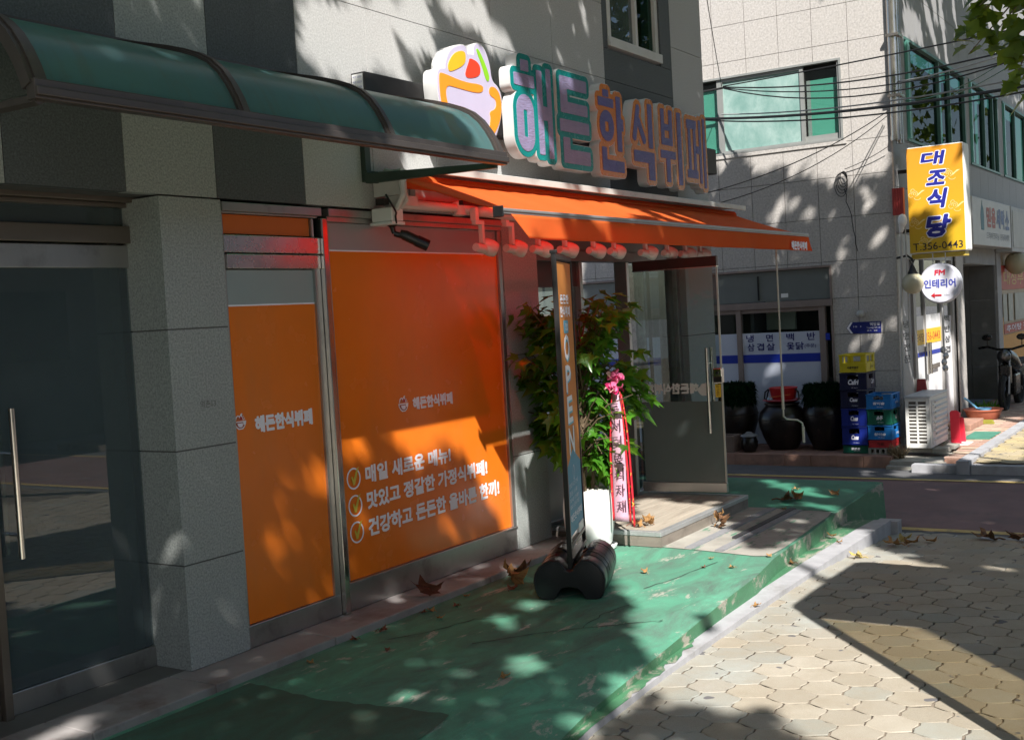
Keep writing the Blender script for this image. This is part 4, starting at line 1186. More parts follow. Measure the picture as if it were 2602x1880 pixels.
def lobed7(size):
    angs=[110,62,0,-62,-110]; lens=[.45,.78,1.0,.78,.45]; out=[(.0,0)]
    for k,(a,l) in enumerate(zip([-110,-62,0,62,110],lens)):
        t=R(90+a)
        tip=(size*l*math.cos(t),size*(l*math.sin(t)+.15))
        if k: 
            pt=R(90+([-110,-62,0,62,110][k-1]+a)/2); out.append((size*.46*math.cos(pt),size*(.46*math.sin(pt)+.15)))
        s1=R(90+a-12); s2=R(90+a+12)
        out+= [(size*l*.66*math.cos(s1),size*(l*.66*math.sin(s1)+.15)),tip,(size*l*.66*math.cos(s2),size*(l*.66*math.sin(s2)+.15))]
    return out
def leafmat(name,a,b,trans=.35,tcol=(.35,.6,.05),rough=.35,spec=.5):
    m,t,p=new_mat(name)
    oi=N(t,'ShaderNodeVertexColor'); oi.layer_name='tone'
    n=noise(t,3,3)
    c=mixc(t,oi.outputs[0],a,b)
    t.links.new(c,p.inputs['Base Color']); p.inputs['Roughness'].default_value=rough; p.inputs['Specular IOR Level'].default_value=spec
    tl=N(t,'ShaderNodeBsdfTranslucent'); tc=mixc(t,oi.outputs[0],tuple(x*.7 for x in tcol),tcol); t.links.new(tc,tl.inputs[0])
    mx=N(t,'ShaderNodeMixShader'); mx.inputs[0].default_value=trans
    t.links.new(p.outputs[0],mx.inputs[1]); t.links.new(tl.outputs[0],mx.inputs[2]); t.links.new(mx.outputs[0],t.nodes['Material Output'].inputs[0])
    return m
def leaf_mesh(name, leaves, outline, mat, parent=None, fold=.18, droop=.22):
    """leaves: list of (pos, tip direction, normal, size)"""
    base=np.array(outline(1.0)); n=len(base)
    L=len(leaves)
    pos=np.array([tuple(l[0]) for l in leaves]).reshape(L,3); d=np.array([tuple(l[1]) for l in leaves]).reshape(L,3)
    nm=np.array([tuple(l[2]) for l in leaves]).reshape(L,3); sz=np.array([l[3] for l in leaves])[:,None,None]
    d/=np.linalg.norm(d,axis=1)[:,None]+1e-9
    nm=nm-d*(nm*d).sum(1)[:,None]; nm/=np.linalg.norm(nm,axis=1)[:,None]+1e-9
    u=np.cross(d,nm)
    x=np.append(base[:,0],0.0); y=np.append(base[:,1],.30); h=np.append(fold*np.abs(base[:,0])-droop*base[:,1]**2,-.02)
    V=pos[:,None,:]+(u[:,None,:]*x[None,:,None]+d[:,None,:]*y[None,:,None]+nm[:,None,:]*h[None,:,None])*sz
    i=np.arange(n); T=np.stack([i,(i+1)%n,np.full(n,n)],1)
    F=(np.arange(L)[:,None,None]*(n+1)+T[None]).reshape(-1,3)
    me=bpy.data.meshes.new(name)
    me.vertices.add(L*(n+1)); me.vertices.foreach_set('co',V.astype(np.float32).ravel())
    me.loops.add(F.size); me.loops.foreach_set('vertex_index',F.astype(np.int32).ravel())
    me.polygons.add(len(F)); me.polygons.foreach_set('loop_start',np.arange(0,F.size,3,dtype=np.int32))
    me.update(calc_edges=True); me.validate()
    tone=np.repeat(np.random.RandomState(L%997+3).rand(L),n+1)
    ca=me.color_attributes.new('tone','FLOAT_COLOR','POINT')
    ca.data.foreach_set('color',np.stack([tone,tone,tone,np.ones_like(tone)],1).astype(np.float32).ravel())
    me.materials.append(mat)
    return link(name,me,parent)
def rv(a=1.0): return Vector((rnd.gauss(0,a),rnd.gauss(0,a),rnd.gauss(0,a)))
PLANT=leafmat('glossy_green_leaf',(.022,.085,.012),(.075,.25,.02),.36,(.32,.60,.05),.28,.5)
mb=MB(); leaves=[]
stem0=Vector((PX-.05,PY+.0,.38))
for i in range(92):
    h=rnd.uniform(.62,1.68); a=rnd.uniform(0,6.283)
    reach=(.46 if h<1.35 else .36)*rnd.uniform(.45,1.0)*(1 if h>.8 else .75)
    b0=stem0+Vector((rnd.uniform(-.03,.03),rnd.uniform(-.03,.03),(h-.38)*.6))
    tip=Vector((PX+.02+math.cos(a)*reach,PY+.06+math.sin(a)*reach*1.15,h))
    midp=b0.lerp(tip,.55)+Vector((0,0,.05))
    mb.tube([b0,midp,tip],[.007,.005,.003],5)
    for k in range(13):
        f=rnd.uniform(.35,1.06); q=b0.lerp(tip,f)+Vector((0,0,.04*math.sin(f*3)))+rv(.03)
        dr=Vector((math.cos(a+rnd.gauss(0,.9)),math.sin(a+rnd.gauss(0,.9)),rnd.uniform(-.75,.1)))
        leaves.append((q+dr*.03,dr,Vector((rnd.gauss(0,.4),rnd.gauss(0,.4),1)),rnd.uniform(.06,.115)))
mb.tube([(PX-.05,PY,.37),(PX-.03,PY+.01,.8),(PX+.01,PY+.02,1.25),(PX+.0,PY+.04,1.6)],[.020,.016,.012,.006],8)
mb.tube([(PX+.03,PY-.02,.37),(PX+.06,PY-.04,.7),(PX+.09,PY-.06,1.1)],[.014,.011,.006],8)
# drooping sprays left and right, as in the photo
for (tx,ty,tz,cnt) in ((6.85,4.42,.80,26),(6.80,4.44,.95,20),(6.80,4.36,.66,18),(7.22,3.62,1.12,20),(7.20,3.60,.98,16),(7.24,3.66,.90,12),(6.85,3.66,.55,26),(6.95,3.82,.46,12),(6.75,3.62,.98,24),(6.72,3.62,.76,26),(6.70,3.66,.66,18)):
    b0=Vector((PX,PY,tz+.12)); tip=Vector((tx,ty,tz)); mb.tube([b0,b0.lerp(tip,.5)+Vector((0,0,.04)),tip],[.006,.004,.003],5)
    for k in range(cnt):
        f=rnd.uniform(.5,1.1); q=b0.lerp(tip,f)+rv(.035); dr=(tip-b0).normalized()+Vector((rnd.gauss(0,.6),rnd.gauss(0,.6),rnd.uniform(-.8,.1)))
        leaves.append((q,dr,Vector((rnd.gauss(-.25,.35),rnd.gauss(-.25,.35),1)),rnd.uniform(.08,.14)))
obj('stems',mb,M('brown_stem',(.12,.085,.05),.8),POT,smooth=True)
# nothing grows across the ribbon's front except a few leaf tips
leaves=[l for l in leaves if not (.445<math.atan2(l[0].y,l[0].x)<.515 and .1<l[0].z<1.30 and math.hypot(l[0].x,l[0].y)<7.72 and rnd.random()<.93)]
leaf_mesh('foliage',leaves,lobed7,PLANT,POT)
GP=thing('grey_planter',(7.22,4.0,.1),'tapered grey planter standing on the deck behind the white pot','planter')
mb=MB().lathe([(.115,0),(.14,.2),(.165,.46),(.172,.48),(.158,.482),(.15,.44)],(7.20,3.98,.104),28); obj('planter_body',mb,M('grey_planter_plastic',(.28,.275,.27),.5,0,.06,6),GP,smooth=45)
mb=MB().lathe([(.15,0),(.0,.01)],(7.20,3.98,.52),20,cap=False); obj('soil',mb,M('dark_soil',(.05,.038,.028),.95,0,.4,60,bmp=.4),GP)
# ---- congratulation ribbon with bow
RB=thing('congratulation_ribbon',(7.0,3.69,.65),'pink congratulation ribbon with red gold edged streamers and rosette hanging from the plant','ribbon')
rx,ry=6.80,3.588
# local frame: faces the camera direction roughly
ra=R(-58); rd=Vector((math.cos(ra),math.sin(ra),0)); rn=Vector((-.85,-.53,0)).normalized()
RF=Matrix(((rd.x,0,rn.x,0),(rd.y,0,rn.y,0),(0,1,0,0),(0,0,0,1)))
def strip(x0,x1,top,bot,wave,ph,name,mat,off=0,parent=RB):
    vs=[];n=26
    for i in range(n+1):
        v=i/n; z=top+(bot-top)*v
        sh=.05*(1-v)**2*(1 if x0<0 else -.4); o=wave*math.sin(v*7+ph)+off
        for x in (x0,x1): vs.append(tuple(Vector((rx,ry,z))+rd*(x*(1-.55*(1-v)**3))+rn*(o+.012*math.sin(x*40))))
    mb=MB().add(vs,[(2*i,2*i+1,2*i+3,2*i+2) for i in range(n)])
    o=obj(name,mb,mat,parent,smooth=True); sm=o.modifiers.new('thickness','SOLIDIFY'); sm.thickness=.0008; return o
PINK=M('pink_satin',(.72,.44,.56),.35,0,.06,5,trans=.2); REDG=M('red_gold_ribbon',(.55,.02,.035),.35,0,.1,30,dirt=((.75,.45,.06),38,.60,.64))
rp=strip(-.046,.042,1.08,.20,.012,0,'pink_ribbon',PINK)
strip(-.064,-.050,1.05,.21,.020,1,'streamer',REDG,.006); strip(.045,.058,1.06,.19,.022,2,'streamer',REDG,.010); strip(.070,.084,1.04,.16,.020,.5,'streamer',REDG,.004)
for i,ch in enumerate('동서더본식자재'):
    z=.905-.107*i; v=(1.08-z-.03)/.88
    text('ribbon_lettering',ch,.060,.078,RF,Vector((rx,ry,z))+rd*(-.032-.02*(1-v)**2)+rn*(.016+.010*math.sin(v*7)),M('dark_plum_print',(.07,.03,.05),.5,0,.03),rp,off=.008)
mb=MB()
for i in range(26):
    c=Vector((rx-.02,ry,1.13))+rd*rnd.uniform(-.045,.045)+rn*rnd.uniform(-.01,.05)+Vector((0,0,rnd.uniform(-.065,.07)))
    d=rv().normalized(); u=d.orthogonal().normalized(); q=d.cross(u); s=rnd.uniform(.022,.036)
    pts=[c+u*math.cos(t)*s+q*math.sin(t)*s*.8+d*.4*s*math.cos(2*t) for t in np.linspace(0,6.283,9)[:-1]]
    k=len(mb.v); mb.add([tuple(p_) for p_ in pts]+[tuple(c+d*s*.5)],[(j,(j+1)%8,8) for j in range(8)],rnd.choice((0,0,1,2)))
obj('rosette',mb,[M('pink_rosette',(.75,.16,.32),.35,0,.1,trans=.2),M('pale_rosette',(.85,.55,.50),.35,0,.1,trans=.2),M('deep_pink_rosette',(.55,.03,.14),.35,0,.1)],RB,smooth=True)

# ---- dry leaves on the ground
DRY=[M('dry_leaf_brown',(.21,.105,.048),.75,0,.3,18,dirt=((.10,.05,.025),24,.45,.65),trans=.15),M('dry_leaf_tan',(.42,.23,.085),.75,0,.3,18,dirt=((.22,.10,.04),24,.5,.7),trans=.15),M('dry_leaf_rust',(.21,.07,.04),.75,0,.25,18,dirt=((.12,.04,.02),24,.5,.7),trans=.1),M('dry_leaf_yellow',(.42,.33,.11),.75,0,.3,18,trans=.2)]
def dry_leaf(loc,s,curl,rz,kind,label,group,tilt=0,name='fallen_leaf'):
    base=lobed7(1.0); n=len(base); vs=[]; fs=[]
    rings=(1.0,.62,.28)
    cx,cy=0,.42
    def wrap(x,y):
        # roll about the y axis and lift the tip
        rr=1/(curl+1e-3); th=x/rr
        X=rr*math.sin(th); Z=rr*(1-math.cos(th))*1.0
        return X, y*(1-.12*curl), Z+.06*curl*math.sin(y*5)+.05*curl*rnd.uniform(-1,1)+.16*curl*max(0,y-.5)
    for f in rings:
        for x,y in base:
            vs.append(wrap(x*f,cy+(y-cy)*f))
    vs.append(wrap(0,cy))
    for r_ in range(2):
        for i in range(n): fs.append((r_*n+i,r_*n+(i+1)%n,(r_+1)*n+(i+1)%n,(r_+1)*n+i))
    for i in range(n): fs.append((2*n+i,2*n+(i+1)%n,3*n))
    Rm=Matrix.Rotation(R(rz),4,'Z')@Matrix.Rotation(R(tilt),4,'X')
    vs=[Rm@(Vector(v)*s) for v in vs]; zm=min(v.z for v in vs)
    mb=MB().add([tuple(v-Vector((0,0,zm-.002))) for v in vs],fs)
    # stalk
    a=vs[0]-Vector((0,0,zm-.002)); e=a+Rm.to_3x3()@Vector((.06*s,-.45*s,.10*s)); mb.tube([a,(a+e)/2+Vector((0,0,.01)),e],.004*s/.12,4)
    o=obj(name,mb,DRY[kind],None,smooth=True); o.location=loc
    return tag(o,label,'dry leaf',group)
GL='fallen plane tree leaves'
dry_leaf((5.22,4.01,.042),.17,1.0,100,2,'large rust red curled leaf on the edge of the stone sill',GL,48)
dry_leaf((5.75,3.78,.0),.20,1.9,60,1,'large tall curled tan leaf standing against the left of the black banner base',GL,62)
dry_leaf((5.92,3.86,.0),.17,1.6,150,0,'curled brown leaf behind the left side of the banner base',GL,40)
dry_leaf((7.68,3.27,.014),.155,2.6,20,0,'dark brown rolled leaf leaning on the front of the wooden deck',GL,70)
dry_leaf((7.72,3.30,.05),.11,2.2,200,1,'tan leaf tip on top of the rolled brown leaf by the deck',GL,60)
dry_leaf((8.88,3.25,.004),.17,1.5,200,0,'curled brown leaf on the teal painted floor right of the deck',GL,10)
dry_leaf((8.98,3.16,.004),.12,2.0,80,1,'small curled tan leaf touching the brown one on the teal floor',GL,50)
for k,(x,y) in enumerate(((7.12,3.62),(7.20,3.58),(7.26,3.63),(7.16,3.70),(7.31,3.66))):
    dry_leaf((x,y,.104),.085+.01*(k%2),1.7,k*70,1 if k!=3 else 2,['tan leaf at the front of the pile under the ribbon','tan leaf nearest the deck edge under the ribbon','curled tan leaf right of the pile under the ribbon','rust leaf at the back of the pile under the ribbon','tan leaf furthest right under the ribbon streamers'][k],GL,25)
for k,(x,y,s,kd,rz,l) in enumerate(((8.35,2.22,.13,1,40,'peach tan leaf beside the kerb in the paver corner'),(8.45,2.16,.12,1,140,'curled tan leaf second from the kerb in the paver corner'),(8.55,2.24,.11,3,230,'yellowish leaf against the kerb end'),(7.75,2.30,.10,3,10,'yellow green leaf on the pavers at the kerb foot'),(8.62,2.05,.10,1,80,'tan leaf out on the pavers past the kerb corner'))):
    dry_leaf((x,y,pave_z(x)+.003),s,1.5,rz,kd,l,GL,20)
for k,(x,y,s,kd,rz,l) in enumerate(((8.9,1.68,.19,0,30,'big dark leaf first in the drift by the lane'),(8.95,1.52,.2,0,120,'big dark leaf second in the drift by the lane'),(8.88,1.38,.17,0,200,'dark leaf in the middle of the drift by the lane'),(9.0,1.25,.2,0,330,'big dark leaf fourth in the drift by the lane'),(8.93,1.12,.18,2,60,'reddish dark leaf at the right of the drift by the lane'),(8.6,1.38,.12,1,170,'pale tan leaf in front of the drift by the lane'),(8.25,.98,.22,0,250,'large brown folded leaf far right on the shaded pavers'),(8.55,1.2,.11,1,15,'small tan leaf before the dark drift'))):
    dry_leaf((x,y,pave_z(x)+.003),s,1.4,rz,kd,l,GL,18)
for k,(x,y,z,s) in enumerate(((5.05,3.86,0,.05),(5.2,3.80,0,.045),(4.95,3.74,0,.05),(4.62,3.88,0,.06),(5.62,3.72,0,.07),(6.25,3.16,.004,.05),(6.55,2.72,0,.045),(6.75,2.95,0,.04),(6.5,2.9,0,.035),(4.2,2.85,.004,.05),(9.2,2.92,.006,.09),(7.2,2.58,-.1,.06),(8.1,2.60,-.1,.07),(7.9,2.5,-.1,.05),(6.1,2.42,-.1,.05),(4.35,3.62,0,.035),(4.05,3.84,0,.04),(4.45,3.90,0,.05),(5.4,3.88,0,.045),(5.0,3.90,0,.04),(5.85,3.62,0,.05),(6.9,2.62,.004,.04),(9.4,3.3,.006,.06),(8.5,3.1,.006,.05))):
    dry_leaf((x,y,z+.002),s,1.5,k*67,(1,2,1,2,2,1,1,1,2,1,1,1,1,1,1,2)[k%16],'small scrap of dry leaf lying on the green paint','small leaf scraps on the green paint',15,'leaf_scrap')

# ================================================================= RESTAURANT BUILDING ACROSS THE LANE
XF=14.0
FAR=thing('restaurant_building',(14,5,-.2),'pale granite restaurant building across the lane with green windows','building')
mb=MB(); g=.003
def tiles(mb,u0,u1,ulist,zlist,fn):
    for a,b in zip(ulist[:-1],ulist[1:]):
        for z0,z1 in zip(zlist[:-1],zlist[1:]): fn(a+g,b-g,z0+g,z1-g)
WIN=(4.155,6.45,3.45,4.42)
def face(a,b,z0,z1):
    # cut out the window and the shop front
    def sub(a,b,z0,z1,o):
        if b<=o[0] or a>=o[1] or z1<=o[2] or z0>=o[3]: return [(a,b,z0,z1)]
        r=[]
        if a<o[0]: r.append((a,o[0],z0,z1))
        if b>o[1]: r.append((o[1],b,z0,z1))
        a2,b2=max(a,o[0]),min(b,o[1])
        if z0<o[2]: r.append((a2,b2,z0,o[2]))
        if z1>o[3]: r.append((a2,b2,o[3],z1))
        return r
    ps=[(a,b,z0,z1)]
    for o in (WIN,(4.372,9.5,-.3,1.985)):
        ps=[q for p_ in ps for q in sub(*p_,o)]
    for p_ in ps: 
        if p_[1]-p_[0]>.004 and p_[3]-p_[2]>.004: mb.box(14.0,14.05,p_[0],p_[1],p_[2],p_[3],0 if p_[2]>3.1 or True else 1)
ys=[3.60,3.62]
zl=[-.3,.24,.69,1.141,1.574,2.02,2.54,3.02,3.43,3.70,4.16,4.60,5.05,5.5,6.0,6.5,7.2]
yl=[3.62,4.06,4.49,4.91,5.33,5.76,6.2,6.65,7.1,7.6,8.1,8.6,9.1,9.6,10.1,10.6,11.2,11.8]
tiles(mb,0,0,yl,zl,face)
# lower storey joints are wider apart
obj('wall',mb,G_PINK,FAR)
mb=MB()
def core(y0,y1,z0,z1): mb.box(14.052,14.3,y0,y1,z0,z1)
core(3.64,4.155,-.3,7.2); core(4.156,6.45,4.425,7.2); core(6.451,11.8,1.99,7.2); core(4.156,6.45,1.99,3.445); core(4.156,4.37,-.3,1.985)
obj('wall_core',mb,GROUT,FAR)
# right facade along the side street
mb=MB()
xl=[14.06,14.75]+[14.75+.62*i for i in range(1,30)]
for z0,z1 in zip([2.30,2.85,3.42],[2.85,3.42,3.435]):
    for a,b in zip(xl[:-1],xl[1:]): mb.box(a+g,b-g,3.60,3.66,z0+g,z1-g)
zz=[4.70,5.3,5.9,6.6,7.2]
for z0,z1 in zip(zz[:-1],zz[1:]):
    for a,b in zip(xl[:-1],xl[1:]): mb.box(a+g,b-g,3.60,3.66,z0+g,z1-g)
mb.box(14.06,14.745,3.60,3.66,3.438,4.697); 
mb.box(18.21,18.45,3.60,3.66,3.438,4.697); mb.box(20.75,21.1,3.60,3.66,3.438,4.697); mb.box(24.6,25,3.60,3.66,3.438,4.697); mb.box(25,33,3.60,3.66,3.438,4.697)
obj('side_wall',mb,G_FAR2,FAR)
mb=MB(); mb.box(14.001,14.06,3.598,3.64,-.3,7.2); mb.box(14.08,14.74,3.615,3.66,2.0,2.30); obj('corner_pier',mb,G_PINK,FAR,bevel=.012)
mb=MB(); mb.box(14.06,33,3.665,3.75,2.3,3.435); mb.box(14.06,33,3.665,3.75,4.70,7.2); mb.box(14.06,14.74,3.665,3.75,3.437,4.697); mb.box(14.06,33,5.4,5.45,-.3,2.3)
obj('side_core',mb,GROUT,FAR)
FR=M('grey_window_frame',(.30,.31,.30),.45,.3,.08)
FRL=M('pale_window_frame',(.46,.46,.44),.45,.2,.08)
TEALG=M('sea_green_panel',(.16,.50,.38),.3,0,.08,2)
m,t,p=new_mat('hazy_green_glass')
n=noise(t,4,8,.7,(1,1,.7),.35); col=mixc(t,ramp(t,n,.32,.66),(.15,.29,.26),(.34,.47,.44)); t.links.new(col,p.inputs['Base Color']); p.inputs['Roughness'].default_value=.35
HAZY=m
# first floor window toward the camera
mb=MB(); mb.box(14.03,14.035,4.66,5.66,3.50,4.36); w1=obj('green_window',mb,HAZY,FAR)
for q in ((4.20,4.62,3.53,4.32),(5.74,6.42,3.53,4.36)): obj('window_pane',MB().box(14.055,14.06,*q),GLASS_CL,w1)
mb=MB(); mb.box(14.09,14.10,4.2,4.56,3.50,4.22); mb.box(14.09,14.10,5.75,6.4,3.5,4.30); obj('green_blind',mb,TEALG,w1)
mb=MB(); mb.box(14.07,14.08,4.555,4.60,3.54,4.22); obj('sash_edge',mb,FRL,w1)
mb=MB(); mb.box(13.985,14.06,4.155,6.45,4.395,4.42); mb.box(13.985,14.06,4.155,6.45,3.45,3.475); mb.box(13.985,14.06,4.155,4.18,3.4755,4.3945)
mb.box(14.005,14.07,4.182,4.205,3.476,4.394); mb.box(14.01,14.05,4.62,4.665,3.476,4.394); mb.box(14.01,14.05,5.66,5.735,3.476,4.394); mb.box(14.01,14.05,4.665,5.66,4.36,4.394); mb.box(14.01,14.05,4.665,5.66,3.476,3.50);mb.box(14.04,14.07,4.205,4.62,3.476,3.55)
obj('window_frame',mb,FR,w1)
mb=MB(); mb.box(13.985,14.03,4.12,6.45,3.405,3.447); obj('window_sill',mb,G_PINK,w1)
mb=MB(); mb.box(14.13,14.16,4.1,6.5,3.4,4.45); obj('window_back',mb,DARKIN,w1)
# windows on the side street
for k,(a,b,ms) in enumerate(((14.75,18.2,(15.0,16.55,17.2)),(18.46,20.74,(19.6,20.3)),(21.11,24.59,(22.3,23.4)))):
    mb=MB(); mb.box(a+.02,b-.02,3.64,3.645,3.47,4.66); sw=obj('side_window',mb,GLASS_GR,FAR)
    mb=MB(); mb.box(a,b,3.585,3.67,4.66,4.697); mb.box(a,b,3.585,3.67,3.44,3.47)
    for x in (a,)+ms+(b-.05,): mb.box(x,x+.05,3.60,3.66,3.471,4.659)
    obj('window_frame',mb,M('teal_window_frame',(.10,.22,.19),.4,.3,.1),sw)
    mb=MB(); mb.box(a+.05,b-.05,3.95,4.0,3.3,4.7); obj('dark_room',mb,M('dark_room_green',(.012,.03,.026),.8),sw)
    mb=MB(); mb.box(a+.05,a+.12,3.57,3.63,3.472,4.655); obj('open_sash',mb,M('sea_green_sash',(.16,.45,.37),.3),sw)
# restaurant shop front
mb=MB()
mb.box(13.975,14.06,4.372,9.5,1.955,1.985); mb.box(13.96,14.06,4.372,9.5,1.49,1.575); mb.box(13.985,14.06,4.372,4.40,-.25,1.954)
mb.box(13.975,14.06,4.47,4.545,-.25,1.489)
mb.box(13.975,14.06,5.545,5.61,-.25,1.489); mb.box(13.975,14.06,6.62,6.68,-.25,1.489); mb.box(13.975,14.06,7.72,7.78,-.25,1.489)
mb.box(13.99,14.06,4.546,9.5,1.442,1.4885)
sf=obj('shop_front',mb,M('dusty_pink_frame',(.245,.195,.175),.55,.2,.1),FAR,bevel=.004)
mb=MB(); mb.box(14.02,14.03,4.41,9.5,1.58,1.95); obj('transom_panel',mb,M('grey_transom_film',(.15,.165,.16),.35,0,.05),sf)
mb=MB(); mb.box(13.998,14.019,5.30,5.315,1.60,1.90);mb.box(13.998,14.019,6.5,6.515,1.60,1.90); obj('transom_bar',mb,BLACK,sf)
mb=MB(); mb.box(14.018,14.0195,4.93,5.02,1.62,1.67); obj('small_sticker',mb,WHITE,sf)
mb=MB(); mb.box(14.02,14.026,4.545,5.545,1.195,1.44);mb.box(14.02,14.026,5.61,6.62,1.195,1.44);mb.box(14.02,14.026,6.68,9.5,1.195,1.44); obj('window_pane',mb,GLASS_CL,sf)
FW=M('white_window_film',(.52,.56,.66),.35,0,.03,2); FB=M('blue_stripe_film',(.012,.035,.35),.35,0,.04,2)
mb=MB()
for a,b in ((4.546,5.544),(5.611,6.619),(6.681,7.719),(7.781,9.5)): mb.box(14.005,14.018,a,b,-.2,1.194)
wf=obj('white_film',mb,FW,sf)
mb=MB()
for a,b in ((4.546,5.544),(5.611,6.619),(6.681,7.719),(7.781,9.5)): mb.box(14.001,14.0045,a,b,.822,.925)
obj('blue_stripe',mb,FB,wf)
NAVY=M('navy_lettering',(.012,.014,.16),.4,0,.05)
for s,ya,yb,za,zb in (('냉',5.493,5.394,1.083,1.175),('면',5.232,5.142,1.083,1.175),('백',4.972,4.872,1.085,1.177),('반',4.708,4.605,1.085,1.18),('삼',5.482,5.389,.972,1.065),('겹',5.358,5.264,.975,1.065),('살',5.232,5.123,.972,1.065),('옻',4.972,4.872,.97,1.066),('닭',4.856,4.753,.972,1.066),('(주문)',4.745,4.60,.985,1.04)):
    bold('menu_lettering',s,ya-yb,zb-za,.018 if len(s)==1 else .01,'-X',(14.0,ya,za),NAVY,wf,px=30)
mb=MB(); mb.box(14.6,14.65,4.3,9.5,-.2,2.3); obj('dim_interior',mb,M('dim_interior_olive',(.05,.055,.035),.8,0,.2,3),FAR)
mb=MB(); mb.box(14.3,14.35,4.95,5.33,1.22,1.6); obj('indoor_notice',mb,M('indoor_notice_paper',(.55,.58,.5),.6,0,.05),FAR)
mb=MB(); mb.box(13.965,13.998,4.40,4.455,.1,.3); mb.box(13.96,13.998,4.41,4.45,.45,.62); obj('wall_switch_box',mb,BLACK,FAR)
mb=MB(); mb.box(13.962,13.999,4.42,4.465,1.08,1.16); obj('blue_box',mb,FB,FAR)
# drain pipes at the corner
mb=MB(); mb.tube([(13.97,3.535,3.36),(13.97,3.535,7.5)],.058,16); mb.tube([(13.97,3.535,3.37),(13.97,3.535,3.42)],.064,16)
mb.tube([(14.05,3.515,3.33),(14.05,3.515,7.5)],.042,14)
for z in (4.55,3.86): mb.box(13.9,14.1,3.45,3.6,z,z+.03)
obj('drain_pipe',mb,M('bronze_drain_pipe',(.50,.46,.42),.22,.9,.08,4,stretch=(1,1,.2)),FAR,smooth=40)
# side street: doors, pier, recess, next shop
SDOOR=M('white_door_film',(.78,.78,.80),.3,0,.03); GJ=M('grey_jamb_panel',(.36,.36,.37),.5,0,.08)
mb=MB(); mb.box(14.06,14.12,3.60,3.68,-.2,2.0); mb.box(14.72,14.84,3.60,3.68,-.2,2.0); mb.box(16.22,16.32,3.60,3.68,-.2,2.0); mb.box(16.86,17.0,3.60,3.68,-.2,2.0); mb.box(14.06,17.0,3.6,3.68,2.0,2.296)
mb.box(15.31,15.34,3.605,3.66,-.2,2.0)
sd=obj('side_door_frame',mb,M('grey_door_frame',(.34,.33,.32),.45,.3,.08),FAR)
mb=MB(); mb.box(14.121,14.719,3.63,3.64,-.2,1.999); obj('jamb_panel',mb,GJ,sd)
mb=MB(); mb.box(14.841,15.309,3.63,3.64,-.2,1.295); mb.box(15.341,16.219,3.63,3.64,-.2,1.30); mb.box(16.321,16.859,3.63,3.64,-.2,1.25)
ld=obj('white_door',mb,SDOOR,sd)
mb=MB(); mb.box(14.841,15.309,3.632,3.638,1.2955,1.999); mb.box(15.341,16.219,3.632,3.638,1.3005,1.999); mb.box(16.321,16.859,3.632,3.638,1.2505,1.999); obj('door_glass',mb,GLASS_CL,sd)
mb=MB(); mb.box(14.841,15.309,3.626,3.629,.93,1.12); mb.box(15.341,16.219,3.626,3.629,.93,1.12); ys_=obj('yellow_band',mb,M('yellow_film',(.80,.50,.01),.4,0,.03),ld)
text('door_lettering','대조식당',.60,.11,'-Y',(14.70,3.6255,.965),M('dark_red_print',(.20,.03,.02),.5),ys_,off=.015)
text('door_lettering','356-0443',.78,.11,'-Y',(15.38,3.6255,.965),M('orange_red_print',(.60,.10,.02),.5),ys_,off=.015)
mb=MB(); mb.box(14.841,15.309,3.626,3.629,.78,.835); mb.box(15.341,16.219,3.626,3.629,.78,.835); obj('blue_band',mb,FB,ld)
mb=MB(); mb.tube([(15.26,3.58,.55),(15.26,3.58,.95)],.02,8); mb.tube([(15.40,3.58,.55),(15.40,3.58,.95)],.02,8); mb.box(15.36,15.95,3.59,3.615,.60,.66); obj('door_handle',mb,STEEL2,ld)
for k,s in enumerate('냉면전문'): text('jamb_lettering',s,.30,.09,'-Y',(14.30,3.628,1.17-.14*k),M('black_print',(.03,.03,.035),.5),sd,off=.012)
for k,s in enumerate('백반삼겹'): text('jamb_lettering',s,.30,.09,'-Y',(16.45,3.625,1.17-.14*k),M('black_print',(.03,.03,.035),.5),sd,off=.012)
mb=MB(); mb.box(17.0,17.44,3.56,3.68,-.2,2.296); mb.box(17.0,17.44,3.57,5.3,-.2,2.29)
obj('stone_pier',mb,G_PINK,FAR,bevel=.01)
mb=MB(); 
for x0 in (17.46,18.3,19.15): 
    for z0,z1 in ((-.2,.33),(.335,.87),(.875,1.40),(1.405,1.95)): mb.box(x0,x0+.83,4.55,4.6,z0,z1)
for y0,y1 in ((3.62,4.0),(4.005,4.54)):
    for z0,z1 in ((-.2,.33),(.335,.87),(.875,1.40),(1.405,1.95)): mb.box(20.0,20.05,y0,y1,z0,z1)
obj('recess_wall',mb,M('dark_recess_tile',(.16,.16,.155),.5,0,.12,6),FAR)
mb=MB(); mb.box(17.44,20.4,3.60,4.6,1.955,2.296); mb.box(17.7,18.9,3.58,3.60,1.97,2.05); obj('recess_soffit',mb,M('grey_soffit',(.30,.30,.29),.7),FAR)
mb=MB(); mb.box(20.05,20.40,3.58,3.7,-.2,2.29); obj('grey_pier',mb,G_FAR2,FAR)
mb=MB(); mb.box(20.41,27,3.62,3.70,-.2,2.29); ns=obj('poster_wall',mb,M('shop_window_tan',(.42,.32,.20),.5,0,.15,3),FAR)
OP=M('orange_poster',(.70,.30,.02),.5,0,.06); RP=M('red_poster',(.45,.05,.03),.5,0,.06)
mb=MB(); mb.box(20.45,27,3.60,3.615,1.55,1.95); rp_=obj('red_signboard',mb,RP,ns)
text('poster_lettering','대성부동산',3.2,.24,'-Y',(20.7,3.597,1.63),M('dull_yellow_print',(.6,.4,.1),.5),rp_,off=.01)
mb=MB(); mb.box(20.6,27,3.605,3.615,.35,.80); mb.box(20.44,20.6,3.605,3.615,.2,1.1); op=obj('orange_poster',mb,OP,ns)
